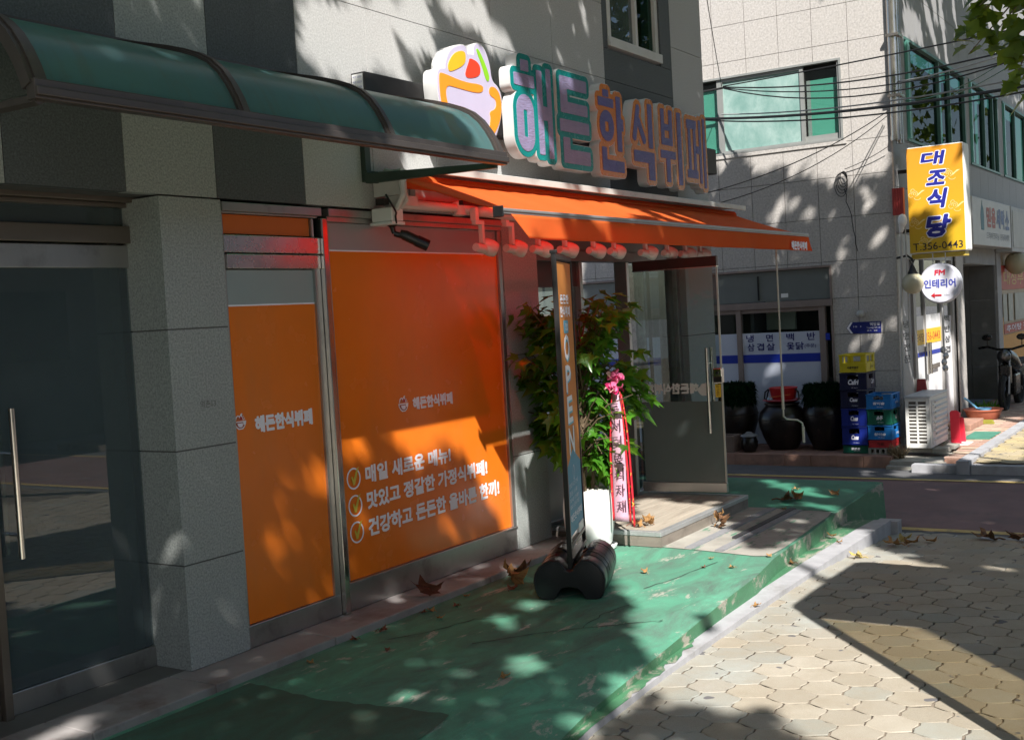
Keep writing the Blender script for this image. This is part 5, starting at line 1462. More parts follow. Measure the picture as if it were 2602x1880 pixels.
mb=MB(); mb.box(20.62,27,3.60,3.604,.82,.98); rr_=obj('red_band',mb,RP,ns)
text('poster_lettering','추어탕 전문점',3.0,.11,'-Y',(20.8,3.596,.845),LILAC,rr_,off=.012)
mb=MB(); mb.box(20.62,20.95,3.60,3.61,1.02,1.48); mb.box(21.1,21.5,3.60,3.61,1.02,1.48); mb.box(21.7,23.0,3.60,3.61,1.02,1.48); obj('paper_notice',mb,M('paper_notice',(.5,.5,.42),.6,0,.15,5),ns)

# ---------------------------------------------------------------- signs on the corner
YS=thing('yellow_signboard',(14.2,3.1,2.0),'tall yellow projecting restaurant signboard with blue brush lettering and phone number','sign')
m,t,p=new_mat('yellow_sign_face')
tc=N(t,'ShaderNodeTexCoord'); sx_=N(t,'ShaderNodeSeparateXYZ'); t.links.new(tc.outputs['Object'],sx_.inputs[0])
col=mixc(t,ramp(t,sx_.outputs[2],0.1,1.2),(.66,.42,.025),(.72,.31,.03)); t.links.new(col,p.inputs['Base Color']); p.inputs['Roughness'].default_value=.3
SY0,SY1=3.468,2.828
mb=MB(); mb.box(14.105,14.40,SY1,SY0,2.04,3.275); sb_=obj('sign_box',mb,M('white_sign_side',(.80,.80,.78),.4,0,.03),YS,bevel=.02)
mb=MB(); mb.box(14.10,14.104,SY1+.012,SY0-.006,2.052,3.262); sf_=obj('sign_face',mb,m,YS)
BRU=M('blue_brush_lettering',(.02,.025,.27),.4,0,.05)
SX=14.098
def brush(ch,ya,yb,za,zb):
    bold('brush_outline',ch,ya-yb+.02,zb-za+.02,.085,'-X',(SX,ya+.012,za-.012),LILAC,sf_,px=34,slant=.22)
    bold('brush_lettering',ch,ya-yb,zb-za,.05,'-X',(SX-.002,ya,za),BRU,sf_,px=34,slant=.22)
brush('대',3.315,3.06,3.05,3.205); brush('조',3.255,3.05,2.815,2.985); brush('식',3.27,3.06,2.55,2.775); brush('당',3.30,3.03,2.215,2.475)
text('phone_lettering','T.356-0443',.555,.085,'-X',(SX,3.425,2.075),M('dark_print',(.03,.025,.03),.5),sf_,off=.006)
CLD=M('pale_yellow_cloud',(.85,.66,.28),.4,0,.03)
for (cy,cz) in ((2.99,2.93),(3.385,2.735),(2.945,2.565),(3.385,2.40),(3.29,2.175)):
    def arc(y,z,r,a0,a1,wd=.006,n=12):
        o=[(y+r*math.cos(R(a0+(a1-a0)*i/n)),z+r*math.sin(R(a0+(a1-a0)*i/n))) for i in range(n+1)]
        i_=[(y+(r-wd)*math.cos(R(a0+(a1-a0)*i/n)),z+(r-wd)*math.sin(R(a0+(a1-a0)*i/n))) for i in range(n,-1,-1)]
        return o+i_
    for lp in (arc(0,0,.036,-80,190),arc(.0,.0,.018,-60,260),arc(-.042,-.012,.028,60,330),arc(.03,-.03,.045,200,330),arc(-.02,.035,.025,20,220)):
        plate('cloud_mark',[lp],.001,'-X',(SX,cy,cz),CLD,sf_)
    plate('cloud_mark',[[(.03,-.03),(.07,.005),(.12,.035),(.085,.035),(.04,.0)]],.001,'-X',(SX,cy,cz),CLD,sf_)
mb=MB(); mb.box(14.15,14.36,2.86,3.46,1.985,2.035); pl2=obj('lower_strip',mb,M('faded_yellow',(.55,.40,.06),.5,0,.1),YS)
mb=MB()
for z in (2.3,3.0): mb.box(14.22,14.27,3.469,3.60,z,z+.04)
obj('sign_bracket',mb,BLACK,YS)
FM=thing('round_sign',(14.05,3.12,1.68),'white round hanging sign with red and blue lettering and a red arrow','sign')
b=MB().lathe([(.0,-.05),(.215,-.05),(.234,-.03),(.234,.03),(.215,.05),(.0,.05)],(14.06,3.12,1.68),40,axis='X',cap=False); fs_=obj('disc',b,M('white_disc',(.66,.66,.74),.35,0,.03),FM,smooth=40)
bold('red_lettering','FM',.115,.062,.05,'-X',(14.006,3.178,1.775),M('red_print',(.65,.02,.05),.5,0,.03),fs_,px=26,slant=.1)
bold('blue_lettering','인테리어',.35,.10,.02,'-X',(14.006,3.298,1.63),M('blue_print',(.03,.05,.40),.5,0,.03),fs_,px=34)
plate('red_arrow',[[(0,.0),(.045,.032),(.040,.010),(.118,.010),(.118,-.010),(.040,-.010),(.045,-.032)]],.001,'-X',(14.006,3.225,1.545),M('arrow_red',(.50,.01,.02),.5,0,.03),fs_)
text('small_lettering','10m',.055,.022,'-X',(14.006,3.075,1.535),M('grey_print',(.35,.35,.38),.5),fs_,off=0)
mb=MB()
for y in (3.20,3.06): mb.tube([(14.06,y,1.90),(14.06,y,2.03)],.006,6)
mb.tube([(14.07,3.12,.75),(14.07,3.12,1.45)],.010,8); 
for k in range(4): mb.sphere((14.07+rnd.uniform(-.02,.02),3.12+rnd.uniform(-.02,.02),.70+.07*k),.035,(1,1,1.2),8)
obj('hanger',mb,M('pale_grey_metal',(.5,.5,.5),.4,.5),FM)
LSB=thing('laundry_signboard',(18.4,3.3,2.5),'grey white laundry signboard with red and blue lettering under the side windows','sign')
mb=MB(); mb.box(17.0,19.85,3.32,3.58,2.20,2.87); ls_=obj('sign_box',mb,M('grey_white_sign',(.52,.53,.54),.45,0,.06),LSB,bevel=.01)
for s,x,wd,c in (('믿',17.95,.32,0),('음',18.31,.32,0),('세',18.70,.30,1),('탁',19.05,.30,1),('소',19.40,.32,1)):
    bold('sign_lettering',s,wd,.30,.05,'-Y',(x,3.317,2.47),(M('brick_red_print',(.38,.06,.05),.5,0,.03),M('steel_blue_print',(.07,.13,.30),.5,0,.03))[c],ls_,px=30)
text('small_lettering','드라이크리닝',.95,.10,'-Y',(17.9,3.317,2.30),M('grey_blue_print',(.16,.19,.24),.5),ls_,off=.005); text('small_lettering','운동화세탁',.75,.10,'-Y',(18.95,3.317,2.30),M('grey_blue_print',(.16,.19,.24),.5),ls_,off=.005)
plate('iron_mark',[[(0,0),(.2,0),(.22,.2),(.19,.30),(.13,.35),(.10,.42),(.07,.35),(.02,.30),(-.02,.2)]],.002,'-Y',(17.55,3.317,2.42),M('dark_teal_print',(.03,.16,.22),.5,0,.03),ls_)
NB=thing('grey_signboard',(21.4,3.3,2.5),'plain pale grey signboard at the right edge beside the laundry sign','sign')
mb=MB(); mb.box(20.0,23.5,3.33,3.58,2.15,2.87); obj('sign_box',mb,M('pale_grey_sign',(.42,.43,.43),.5,0,.1,3),NB,bevel=.01)
mb=MB(); mb.box(20.1,23.4,3.322,3.329,2.22,2.80); obj('sign_face',mb,M('sign_face_grey',(.46,.46,.44),.5,0,.12,3),NB)
RBX=thing('red_box',(14.0,3.5,2.6),'red ribbed metal box with a white speaker below, left of the yellow sign','box')
mb=MB(); mb.box(13.93,14.0,3.475,3.60,2.50,2.81)
for k in range(4): mb.box(13.924,13.93,3.485+.028*k,3.50+.028*k,2.51,2.80)
obj('box_body',mb,M('dull_red_metal',(.40,.045,.04),.5,0,.1),RBX,bevel=.004)
mb=MB(); mb.sphere((13.92,3.49,2.43),.06,(1,.9,1.3),12); mb.tube([(13.92,3.50,2.38),(13.93,3.51,2.30)],[.035,.02],10); obj('speaker',mb,WHITE,RBX,smooth=True)
mb=MB(); mb.tube([(13.93,3.51,2.34),(13.935,3.52,1.9),(13.95,3.56,1.2),(13.95,3.565,.4),(13.96,3.57,-.1)],.014,8); mb.tube([(13.95,3.47,2.5),(13.96,3.47,1.0)],.008,6); obj('conduit',mb,M('pale_conduit',(.45,.43,.40),.6),RBX)
RS=thing('street_name_sign',(13.97,4.0,1.2),'blue arrow shaped street name sign on the granite wall','sign')
plate('sign_plate',[[(0,.068),(.045,.0),(.41,.0),(.41,.136),(.045,.136)]],.006,'-X',(13.992,4.215,1.142),M('navy_sign',(.014,.022,.17),.4,0,.06),RS)
plate('sign_tip',[[(.004,.068),(.050,.002),(.075,.002),(.032,.068),(.075,.134),(.050,.134)]],.002,'-X',(13.988,4.215,1.142),LILAC,RS)
text('sign_lettering','역말로',.12,.042,'-X',(13.987,3.935,1.225),LILAC,RS,off=.015); text('sign_lettering','Yeongmal-ro',.16,.022,'-X',(13.987,3.975,1.193),LILAC,RS,off=0); text('sign_lettering','10  1',.09,.018,'-X',(13.987,4.13,1.215),LILAC,RS,off=0); text('sign_lettering','8-1  20',.12,.016,'-X',(13.987,3.97,1.163),LILAC,RS,off=0)
WL=thing('wall_bulb',(13.95,4.03,1.37),'small round grey wall lamp above the blue street name sign','lamp')
mb=MB(); mb.sphere((13.955,4.03,1.372),.048,(1,1,1),16); obj('globe',mb,M('grey_globe',(.42,.42,.40),.4,0,.05),WL,smooth=True)
mb=MB().lathe([(.035,0),(.035,-.04)],(13.999,4.03,1.372),12,axis='X'); obj('socket',mb,BLACK,WL)
def globe(x,y,z,r,label):
    o=thing('globe_lamp',(x,y,z),label,'lamp')
    mb=MB().sphere((x,y,z),r,(1,1,1),20); obj('globe',mb,M('cream_globe',(.50,.46,.32),.35,0,.08,5),o,smooth=True)
    mb=MB(); mb.lathe([(.065,.10*r/.115),(.045,.13*r/.115),(.02,.19*r/.115)],(x,y,z),14); mb.tube([(x,y,z+.18*r/.115),(x,y,z+.26*r/.115),(x+.02,y+.06,z+.30*r/.115),(x+.02,3.6,z+.28*r/.115)],.014,8); mb.tube([(x-.1,y,z+.24*r/.115),(x,y,z+.20*r/.115),(x+.1,y+.0,z+.25*r/.115)],.01,6)
    obj('iron_bracket',mb,BLACK,o,smooth=True)
globe(14.0,3.42,1.70,.125,'cream globe wall lamp half hidden behind the white round sign')
globe(20.9,3.42,1.98,.19,'cream globe wall lamp at the right edge above the red signboard')

# ---------------------------------------------------------------- things on the brick step
def crate(x,y0,y1,z0,z1,depth,mat,label,txt=None,tmat=LILAC,low=False,big_holes=False,name='drinks_crate'):
    r=thing(name,(x+depth/2,(y0+y1)/2,z0),label,'crate','drinks crates stacked by the wall')
    mb=MB(); h=z1-z0; t_=.012; x1=x+depth
    zb=z0+.004; zt=z1-.004
    hz0,hz1=(zb+h*.60,zb+h*.86) if not big_holes else (zb+h*.50,zb+h*.86)
    hw=.22 if not big_holes else .38
    def wall(axis,pos,a,b):
        c=(a+b)/2; w_=(b-a)*hw
        P=(lambda u0,u1,v0,v1: mb.box(pos,pos+t_,u0,u1,v0,v1)) if axis=='X' else (lambda u0,u1,v0,v1: mb.box(u0,u1,pos,pos+t_,v0,v1))
        if low: P(a,b,zb,zt); return
        P(a,b,zb,hz0); P(a,b,hz1,zt); P(a,c-w_,hz0,hz1); P(c+w_,b,hz0,hz1)
        if big_holes: P(c-.012,c+.012,hz0,hz1)
    wall('X',x,y0,y1); wall('X',x1-t_,y0,y1); wall('Y',y0,x+t_,x1-t_); wall('Y',y1-t_,x+t_,x1-t_)
    mb.box(x+t_,x1-t_,y0+t_,y1-t_,zb,zb+.012)
    for q in (zt-.014,zb):   # rims
        mb.box(x-.006,x-.0002,y0-.006,y1+.006,q,q+.014); mb.box(x-.006,x1+.006,y0-.006,y0-.0002,q,q+.014); mb.box(x-.006,x1+.006,y1+.0002,y1+.006,q,q+.014)
    for u in (y0+.004,y0+(y1-y0)*.27,y0+(y1-y0)*.73,y1-.014): mb.box(x-.004,x-.0003,u,u+.010,zb+.0145,zt-.0145 if not big_holes else hz0-.002)
    for u in (x+.01,x+depth*.5,x1-.02): mb.box(u,u+.01,y0-.004,y0-.0003,zb+.0145,(zt-.0145) if not big_holes else hz0-.002)
    b=obj('crate_body',mb,mat,r,bevel=.002,seg=1)
    if not low:
        mb=MB()
        for i in range(3):
            for j in range(3): mb.tube([(x+.06+depth*.28*i,y0+.055+(y1-y0)*.3*j,zb+.013),(x+.06+depth*.28*i,y0+.055+(y1-y0)*.3*j,zb+h*.62),(x+.06+depth*.28*i,y0+.055+(y1-y0)*.3*j,zb+h*.74)],[.032,.032,.012],8)
        if not big_holes: obj('bottle',mb,M('brown_bottle_glass',(.03,.02,.012),.15),r)
    if txt:
        s,wd,hh,dz=txt
        bold('crate_lettering',s,wd,hh,.05,'-X',(x-.005,(y0+y1)/2+wd/2,zb+dz),tmat,b,px=24,slant=.15)
        text('crate_lettering','1병 500ml',.07,.012,'-X',(x-.005,(y0+y1)/2+.02,zb+.02),tmat,b,off=0)
        text('crate_lettering',s,min(.12,wd),hh*.9,'-Y',(x+depth*.45,y0-.005,zb+dz),tmat,b,off=.012)
    return r
def plast(n,c): return M(n,c,.42,0,.1,5,dirt=(tuple(x*.6 for x in c),7,.55,.8))
NAV=plast('navy_crate',(.008,.010,.045)); BLU=plast('blue_crate',(.008,.022,.22)); SKY=plast('sky_blue_crate',(.015,.18,.50)); GRN=plast('green_crate',(.008,.12,.075)); REDC=plast('red_crate',(.48,.03,.035)); YLC=plast('yellow_crate',(.62,.50,.02))
DKP=M('dark_crate_print',(.12,.09,.02),.6,0,.03); 
crate(13.24,3.80,4.085,-.2,-.105,.36,GRN,'low green crate at the bottom of the tall crate stack',('맑은물',.10,.03,.035),low=True)
crate(13.22,3.80,4.085,-.104,.11,.36,BLU,'bright blue beer crate second from the bottom of the tall stack',('Cass',.085,.055,.06))
crate(13.22,3.80,4.085,.111,.318,.36,BLU,'blue beer crate third from the bottom of the tall stack',('Cass',.085,.055,.06))
crate(13.23,3.795,4.09,.319,.522,.36,NAV,'dark navy beer crate fourth from the bottom of the tall stack',('Cass',.09,.045,.07))
crate(13.22,3.785,4.09,.523,.722,.37,NAV,'navy crate with white script right under the yellow one',('Cafri',.12,.06,.06))
crate(13.22,3.785,4.085,.723,.935,.37,YLC,'yellow plastic crate with big handle holes on top of the tall stack',('서울막걸리',.13,.03,.04),DKP,big_holes=True)
BLK=thing('concrete_block',(13.3,3.65,-.2),'perforated concrete block under the shorter crate stack','block')
mb=MB(); mb.box(13.2,13.56,3.52,3.79,-.2,-.19); mb.box(13.2,13.56,3.52,3.79,-.142,-.132)
for k in range(5): mb.box(13.2,13.56,3.52+.0605*k,3.548+.0605*k,-.1899,-.1421)
obj('block_body',mb,CONC,BLK)
crate(13.22,3.53,3.785,-.131,-.042,.36,REDC,'low red crate at the bottom of the shorter stack',('처음',.08,.028,.03),M('dark_red_print2',(.15,.01,.012),.5),low=True)
crate(13.22,3.525,3.79,-.041,.128,.36,SKY,'sky blue crate second from the bottom of the shorter stack',('참이슬',.13,.032,.045))
crate(13.22,3.525,3.79,.129,.302,.36,GRN,'green crate in the upper middle of the shorter stack',('소주',.07,.05,.05))
crate(13.215,3.52,3.795,.303,.478,.37,SKY,'sky blue crate on top of the shorter stack',('참이슬',.13,.032,.05))

ONG=M('dark_glazed_jar',(.014,.010,.008),.3,0,.25,5,spec=.5,bmp=.1,bscale=30)
def jar(x,y,r,z1,label,parent=None):
    o=thing('onggi_jar',(x,y,-.2),label,'jar','glazed jars on the brick step')
    h=z1+.2
    pr=[(r*.55,0),(r*.60,.02),(r*.80,h*.25),(r*.97,h*.5),(r,h*.66),(r*.93,h*.80),(r*.72,h*.92),(r*.66,h*.95),(r*.72,h*.97),(r*.72,h),(r*.62,h)]
    obj('jar_body',MB().lathe(pr,(x,y,-.199),32),ONG,o,smooth=50)
    obj('jar_band',MB().tube([(x+(r*1.0+.002)*math.cos(a),y+(r*1.0+.002)*math.sin(a),-.2+h*.66) for a in np.linspace(0,6.283,33)],.006,6,cap=False),ONG,o)
    return o
j1=jar(13.55,4.90,.29,.36,'middle dark glazed jar carrying the red plate and basin')
pl=obj('red_plate',MB().lathe([(.08,0),(.16,.006),(.235,.035),(.225,.04),(.15,.014),(.0,.012)],(13.55,4.90,.362),32,cap=False),M('dark_red_plastic_tray',(.42,.045,.06),.35,0,.06),None,smooth=True)
tag(pl,'wide shallow red plate lying on the middle jar','plate')
RBs=thing('red_basin',(13.5,4.87,.4),'red plastic basket basin with black handles on the plate over the middle jar','basin')
obj('basin_body',MB().lathe([(.13,0),(.14,.01),(.165,.13),(.172,.14),(.166,.145),(.158,.13),(.13,.015)],(13.5,4.86,.405),30),M('red_basin_plastic',(.50,.02,.02),.35,0,.06),RBs,smooth=45)
mb=MB()
for s in (1,-1):
    mb.tube([(13.45,4.86+s*.165,.53),(13.44,4.86+s*.205,.50),(13.43,4.86+s*.215,.42),(13.44,4.86+s*.19,.405)],.009,6); mb.tube([(13.48,4.86+s*.165,.53),(13.48,4.86+s*.19,.48),(13.47,4.86+s*.20,.41)],.009,6)
obj('handle',mb,BLACK,RBs,smooth=True)
mb=MB().tube([(13.34,4.98,.44),(13.33,4.86,.455),(13.345,4.72,.475)],.004,5); obj('orange_stick',mb,M('orange_stick',(.6,.15,.03),.5),RBs)
mb=MB(); mb.sphere((13.38,4.99,.42),.03,(1,1.2,.8),8); obj('blue_cup',mb,M('pale_blue_cup',(.35,.48,.55),.4),RBs,smooth=True)
TURF=leafmat('artificial_turf',(.003,.012,.005),(.007,.025,.009),.03,(.05,.2,.05),.95,.0)
def collar(x,y,r,z0,z1,o,parent):
    leaves=[]
    mb=MB().lathe([(r*.92,z0+.1),(r*.95,z1),(r*.80,z1),(r*.75,z0+.1)],(x,y,0),28); tb=obj('turf_collar',mb,M('turf_backing',(.003,.010,.005),.95,0,.3,20,spec=.1),parent)
    for i in range(900):
        a=rnd.uniform(0,6.283); z=rnd.uniform(z0+.05,z1+.012); rr=r*.95
        p_=Vector((x+rr*math.cos(a),y+rr*math.sin(a),z)); d=Vector((math.cos(a)*.5,math.sin(a)*.5,-1))+rv(.25)
        leaves.append((p_,d,Vector((math.cos(a),math.sin(a),.2)),rnd.uniform(.05,.11)))
    for i in range(300):
        a=rnd.uniform(0,6.283); rr=r*rnd.uniform(.8,.97); leaves.append((Vector((x+rr*math.cos(a),y+rr*math.sin(a),z1)),Vector((math.cos(a)*.5,math.sin(a)*.5,.7))+rv(.3),Vector((math.cos(a),math.sin(a),.2)),rnd.uniform(.02,.04)))
    leaf_mesh('turf_blades',leaves,lambda s:[(-.16*s,0),(.16*s,0),(.10*s,.5*s),(0,s),(-.10*s,.5*s)],TURF,tb,fold=.1,droop=0)
j2=jar(13.62,4.38,.29,.44,'right dark glazed jar with green turf collar next to the crates'); collar(13.62,4.38,.265,.32,.565,None,j2)
j3=jar(13.62,5.53,.28,.44,'left dark glazed jar with green turf collar behind the open door edge'); collar(13.62,5.53,.25,.32,.59,None,j3)
sp_=thing('small_jar',(13.25,5.22,-.2),'small dark lidded pot between the left and middle jars','jar')
obj('jar_body',MB().lathe([(.07,0),(.10,.06),(.105,.12),(.085,.17),(.08,.18)],(13.25,5.22,-.199),24),ONG,sp_,smooth=50)
obj('lid',MB().lathe([(.0,.055),(.03,.05),(.05,.03),(.06,.028),(.10,.012),(.105,.0),(.09,-.004)],(13.25,5.22,-.012),24,cap=False),M('grey_glazed_lid',(.22,.22,.22),.3,0,.1),sp_,smooth=True)
pb=thing('brick_planter',(13.2,5.55,-.2),'low brown block planter at the left end of the step','planter')
mb=MB(); mb.box(13.10,13.14,5.37,5.75,-.2,.0); mb.box(13.36,13.40,5.37,5.75,-.2,.0); mb.box(13.14,13.36,5.37,5.41,-.2,.0); mb.box(13.14,13.36,5.71,5.75,-.2,.0); mb.box(13.1399,13.3601,5.41,5.71,-.19,-.05); obj('planter_body',mb,M('brown_block',(.20,.14,.11),.8,0,.15,8,bmp=.2),pb,bevel=.006)
mb=MB(); mb.box(13.094,13.0995,5.48,5.62,-.17,-.06); obj('dark_opening',mb,BLACK,pb)
# hose hanging in the foreground of the lane? : white curled pole by the open door
HP=thing('curtain_rod',(9.9,3.4,1.0),'long thin white awning crank rod hanging from the awning, bent near its end','crank rod')
mb=MB(); P0=[(9.62,3.47,2.12),(9.62,3.47,1.35),(9.63,3.475,.90)]
mb.tube(P0+[(9.63,3.475,.66),(9.63,3.475,.60),(9.65,3.455,.575),(9.72,3.385,.56),(9.75,3.355,.53),(9.755,3.35,.47),(9.755,3.35,.36)],.008,8); mb.tube([(9.63,3.475,.86),(9.63,3.475,.66)],.013,8); mb.tube([(9.755,3.35,.50),(9.755,3.35,.36)],.013,8)
obj('rod',mb,M('white_rod',(.62,.60,.52),.4,.1),HP,smooth=True)

# ---------------------------------------------------------------- air conditioner, stool, chair, basin
AC=thing('air_conditioner',(13.75,3.27,-.2),'white outdoor air conditioner unit with slotted end grille beside the crates','air conditioner')
ACW=M('ac_white_paint',(.74,.73,.69),.45,0,.05,4,dirt=((.5,.48,.42),6,.6,.85,(1,1,.3)))
ax0,ax1,ay0,ay1,az0,az1=13.36,14.20,3.135,3.405,-.145,.44
mb=MB(); mb.box(ax0+.03,ax1,ay0,ay1,az0,az1-.03); mb.box(ax0,ax0+.0295,ay0,ay0+.045,az0,az1-.03); mb.box(ax0,ax0+.0295,ay1-.035,ay1,az0,az1-.03); mb.box(ax0,ax0+.0295,ay0+.045,ay1-.035,az0,az0+.05); mb.box(ax0,ax0+.0295,ay0+.045,ay1-.035,az1-.065,az1-.03)
mb.box(ax0,ax0+.0295,(ay0+ay1)/2-.002,(ay0+ay1)/2+.018,az0+.05,az1-.065)
b_=obj('casing',mb,ACW,AC,bevel=.004)
mb=MB(); n=12
for k in range(1,n): 
    z=az0+.05+(az1-.065-az0-.05)*k/n; mb.box(ax0+.001,ax0+.026,ay0+.0455,(ay0+ay1)/2-.0025,z-.008,z+.008); mb.box(ax0+.001,ax0+.026,(ay0+ay1)/2+.0185,ay1-.0355,z-.008,z+.008)
obj('grille',mb,ACW,b_)
mb=MB().box(ax0+.0262,ax0+.0298,ay0+.0452,ay1-.0352,az0+.051,az1-.066); obj('grille_back',mb,M('grille_dark',(.16,.14,.125),.8,0,.2,20),b_)
mb=MB(); mb.box(ax0-.01,ax1+.005,ay0-.006,ay1+.006,az1-.029,az1); obj('top_cover',mb,M('ac_top_grey',(.55,.56,.58),.4,.1,.08,5),AC,bevel=.008)
mb=MB(); 
for k in range(8):
    z=az0+.06+.06*k; mb.add([(ax0+.22,ay0-.001,z),(ax1-.03,ay0-.001,z),(ax1-.03,ay0-.016,z+.018),(ax0+.22,ay0-.016,z+.018),(ax0+.22,ay0-.001,z+.034),(ax1-.03,ay0-.001,z+.034)],[(0,1,2,3),(3,2,5,4)])
mb.box(ax0+.06,ax0+.19,ay0-.008,ay0-.0005,az0+.03,az1-.06)
obj('side_panel_streaks',mb,M('ac_side_grey',(.58,.58,.59),.45,0,.06),AC)  # service panel, and ridges imitating streaks of shadow and reflection
for k in range(5): obj('cap',MB().lathe([(.016,0),(.016,-.012),(.010,-.018)],(ax0+.125,ay0-.0085,az0+.09+.095*k),12,axis='Y'),WHITE,AC)  # white discs in place of the round light spots on the panel
mb=MB(); mb.box(13.42,13.52,3.10,3.43,-.2,-.146); mb.box(14.05,14.15,3.10,3.43,-.2,-.146); mb.box(13.40,13.62,2.98,3.14,-.205,-.15); mb.box(13.75,14.02,2.97,3.10,-.205,-.165); obj('support_block',mb,CONC,AC,bevel=.006)
st_=thing('red_folding_stool',(14.25,3.03,-.2),'red plastic folding stool standing folded at the right of the air conditioner','stool')
RDP=M('red_plastic',(.72,.03,.06),.4,0,.06)
mb=MB(); lp=[(2.985,-.19),(3.10,-.19),(3.105,.17),(3.09,.195),(3.03,.20),(3.0,.18)]
mb.prism(lp,'X',14.16,14.185); obj('front_leg',mb,RDP,st_,bevel=.008)
mb=MB(); mb.prism([(2.94,-.17),(3.0,-.17),(3.01,.10),(2.975,.12),(2.955,.10)],'X',14.19,14.215); obj('rear_leg',mb,RDP,st_,bevel=.008)
mb=MB(); mb.box(14.187,14.26,3.0,3.1,-.19,.17); obj('seat',mb,RDP,st_,bevel=.01)
mb=MB(); mb.box(14.1,14.4,2.9,3.14,-.204,-.191); o=obj('white_slab',mb,WHITE,None); tag(o,'thin white slab on the pavement under the red stool','slab')
rc=thing('red_chair',(14.45,3.45,-.2),'dull red plastic chair back showing behind the air conditioner','chair')
mb=MB(); mb.prism([(3.36,.20),(3.53,.20),(3.50,.56),(3.40,.56)],'X',14.32,14.345); obj('backrest',mb,M('faded_red_plastic',(.38,.06,.06),.5,0,.1),rc,bevel=.012)
mb=MB(); mb.box(14.35,14.7,3.32,3.55,.18,.20); obj('seat',mb,M('faded_red_plastic2',(.38,.06,.06),.5,0,.1),rc,bevel=.008)
for (x,y) in ((14.37,3.34),(14.37,3.53),(14.68,3.34),(14.68,3.53)): obj('leg',MB().box(x-.012,x+.012,y-.012,y+.012,-.2,.179),STEEL,rc)
mb=MB().box(14.66,15.40,2.77,3.08,-.199,-.19); o=obj('green_mat',mb,M('green_rubber_mat',(.06,.21,.15),.8,0,.15,8,bmp=.2)); tag(o,'faded green mat lying on the brick pavement','mat')
mb=MB().box(15.5,16.35,3.15,3.5,-.2,-.12); o=obj('terracotta_step',mb,BRICK,None,bevel=.008); tag(o,'small terracotta step block before the white door','step')
tb_=thing('terracotta_basin',(17.0,3.28,-.2),'wide terracotta coloured plastic basin on the side pavement','basin')
obj('basin_body',MB().lathe([(.18,0),(.20,.01),(.245,.12),(.262,.125),(.262,.14),(.235,.138),(.19,.02)],(17.0,3.28,-.199),32),M('terracotta_plastic',(.42,.13,.075),.5,0,.08),tb_,smooth=45)
sc_=thing('blue_scoop',(17.0,3.3,-.07),'pale blue plastic scoop resting in the terracotta basin','scoop')
mb=MB(); mb.lathe([(.0,0),(.09,.0),(.10,.03),(.095,.03),(.085,.006)],(16.98,3.26,-.075),18,cap=False); mb.tube([(16.95,3.35,-.05),(16.9,3.46,.07),(16.88,3.50,.10)],.014,6); obj('scoop_body',mb,M('pale_blue_plastic',(.16,.42,.65),.4,0,.06),sc_,smooth=True)
wd_=thing('weed_tuft',(17.9,3.4,-.2),'small green weeds growing behind the terracotta basin','weeds')
lv=[(Vector((17.75+rnd.uniform(-.3,.35),3.42+rnd.uniform(-.12,.1),-.19)),Vector((rnd.gauss(0,.4),rnd.gauss(0,.4),1)),rv(),rnd.uniform(.08,.2)) for i in range(70)]
leaf_mesh('blades',lv,lambda s:[(-.1*s,0),(.1*s,0),(.14*s,.45*s),(0,s),(-.14*s,.45*s)],PLANT,wd_)
dg=thing('dry_grass_clump',(13.25,3.46,-.2),'clump of dry grass at the foot of the crates','dry grass')
lv=[(Vector((13.22+rnd.uniform(-.05,.05),3.47+rnd.uniform(-.06,.06),-.24)),Vector((rnd.gauss(-.2,.5),rnd.gauss(0,.5),1)),rv(),rnd.uniform(.08,.19)) for i in range(150)]
leaf_mesh('stalks',lv,lambda s:[(-.035*s,0),(.035*s,0),(.03*s,.6*s),(0,s),(-.03*s,.6*s)],leafmat('straw',(.26,.19,.11),(.42,.33,.21),.1,(.4,.3,.2),.8,.1),dg)
gs=thing('broom_head',(16.5,3.05,-.2),'yellow green broom head on the pavement before the basin','broom')
mb=MB(); mb.prism([(3.02,-.195),(3.22,-.195),(3.20,-.145),(3.04,-.145)],'X',16.3,16.38); obj('bristles',mb,M('yellow_green_bristle',(.25,.24,.03),.8,0,.2,30),gs)

# ---- motorcycle in the shade
MC=thing('motorcycle',(18.6,3.25,-.2),'black motorcycle parked in the shade before the recess','motorcycle')
MK=M('motorcycle_black',(.012,.012,.013),.25,.2,.2); RUB=M('tyre_rubber',(.014,.014,.014),.8,0,.2); CH=M('dark_chrome',(.16,.16,.16),.3,1)
for x in (18.25,19.45):
    b=MB(); b.tube([(x+.23*math.cos(a),3.22,.03+.23*math.sin(a)) for a in np.linspace(0,6.283,25)],.05,8,cap=False); wh=obj('wheel',b,RUB,MC,smooth=True)
    b=MB(); b.lathe([(.03,-.05),(.03,.05)],(x,3.22,.03),12,axis='Y')
    for k in range(8): b.tube([(x,3.22,.03),(x+.21*math.cos(k*.785),3.22,.03+.21*math.sin(k*.785))],.006,4)
    obj('rim',b,CH,wh)
mb=MB(); mb.tube([(18.25,3.16,.03),(18.42,3.16,.60)],.022,8); mb.tube([(18.25,3.28,.03),(18.42,3.28,.60)],.022,8); obj('fork',mb,CH,MC,smooth=True)
mb=MB(); mb.tube([(18.52,2.86,.74),(18.46,2.98,.72),(18.42,3.12,.68),(18.42,3.32,.68),(18.46,3.46,.72),(18.52,3.60,.70)],.018,8); hb=obj('handlebar',mb,MK,MC,smooth=True)
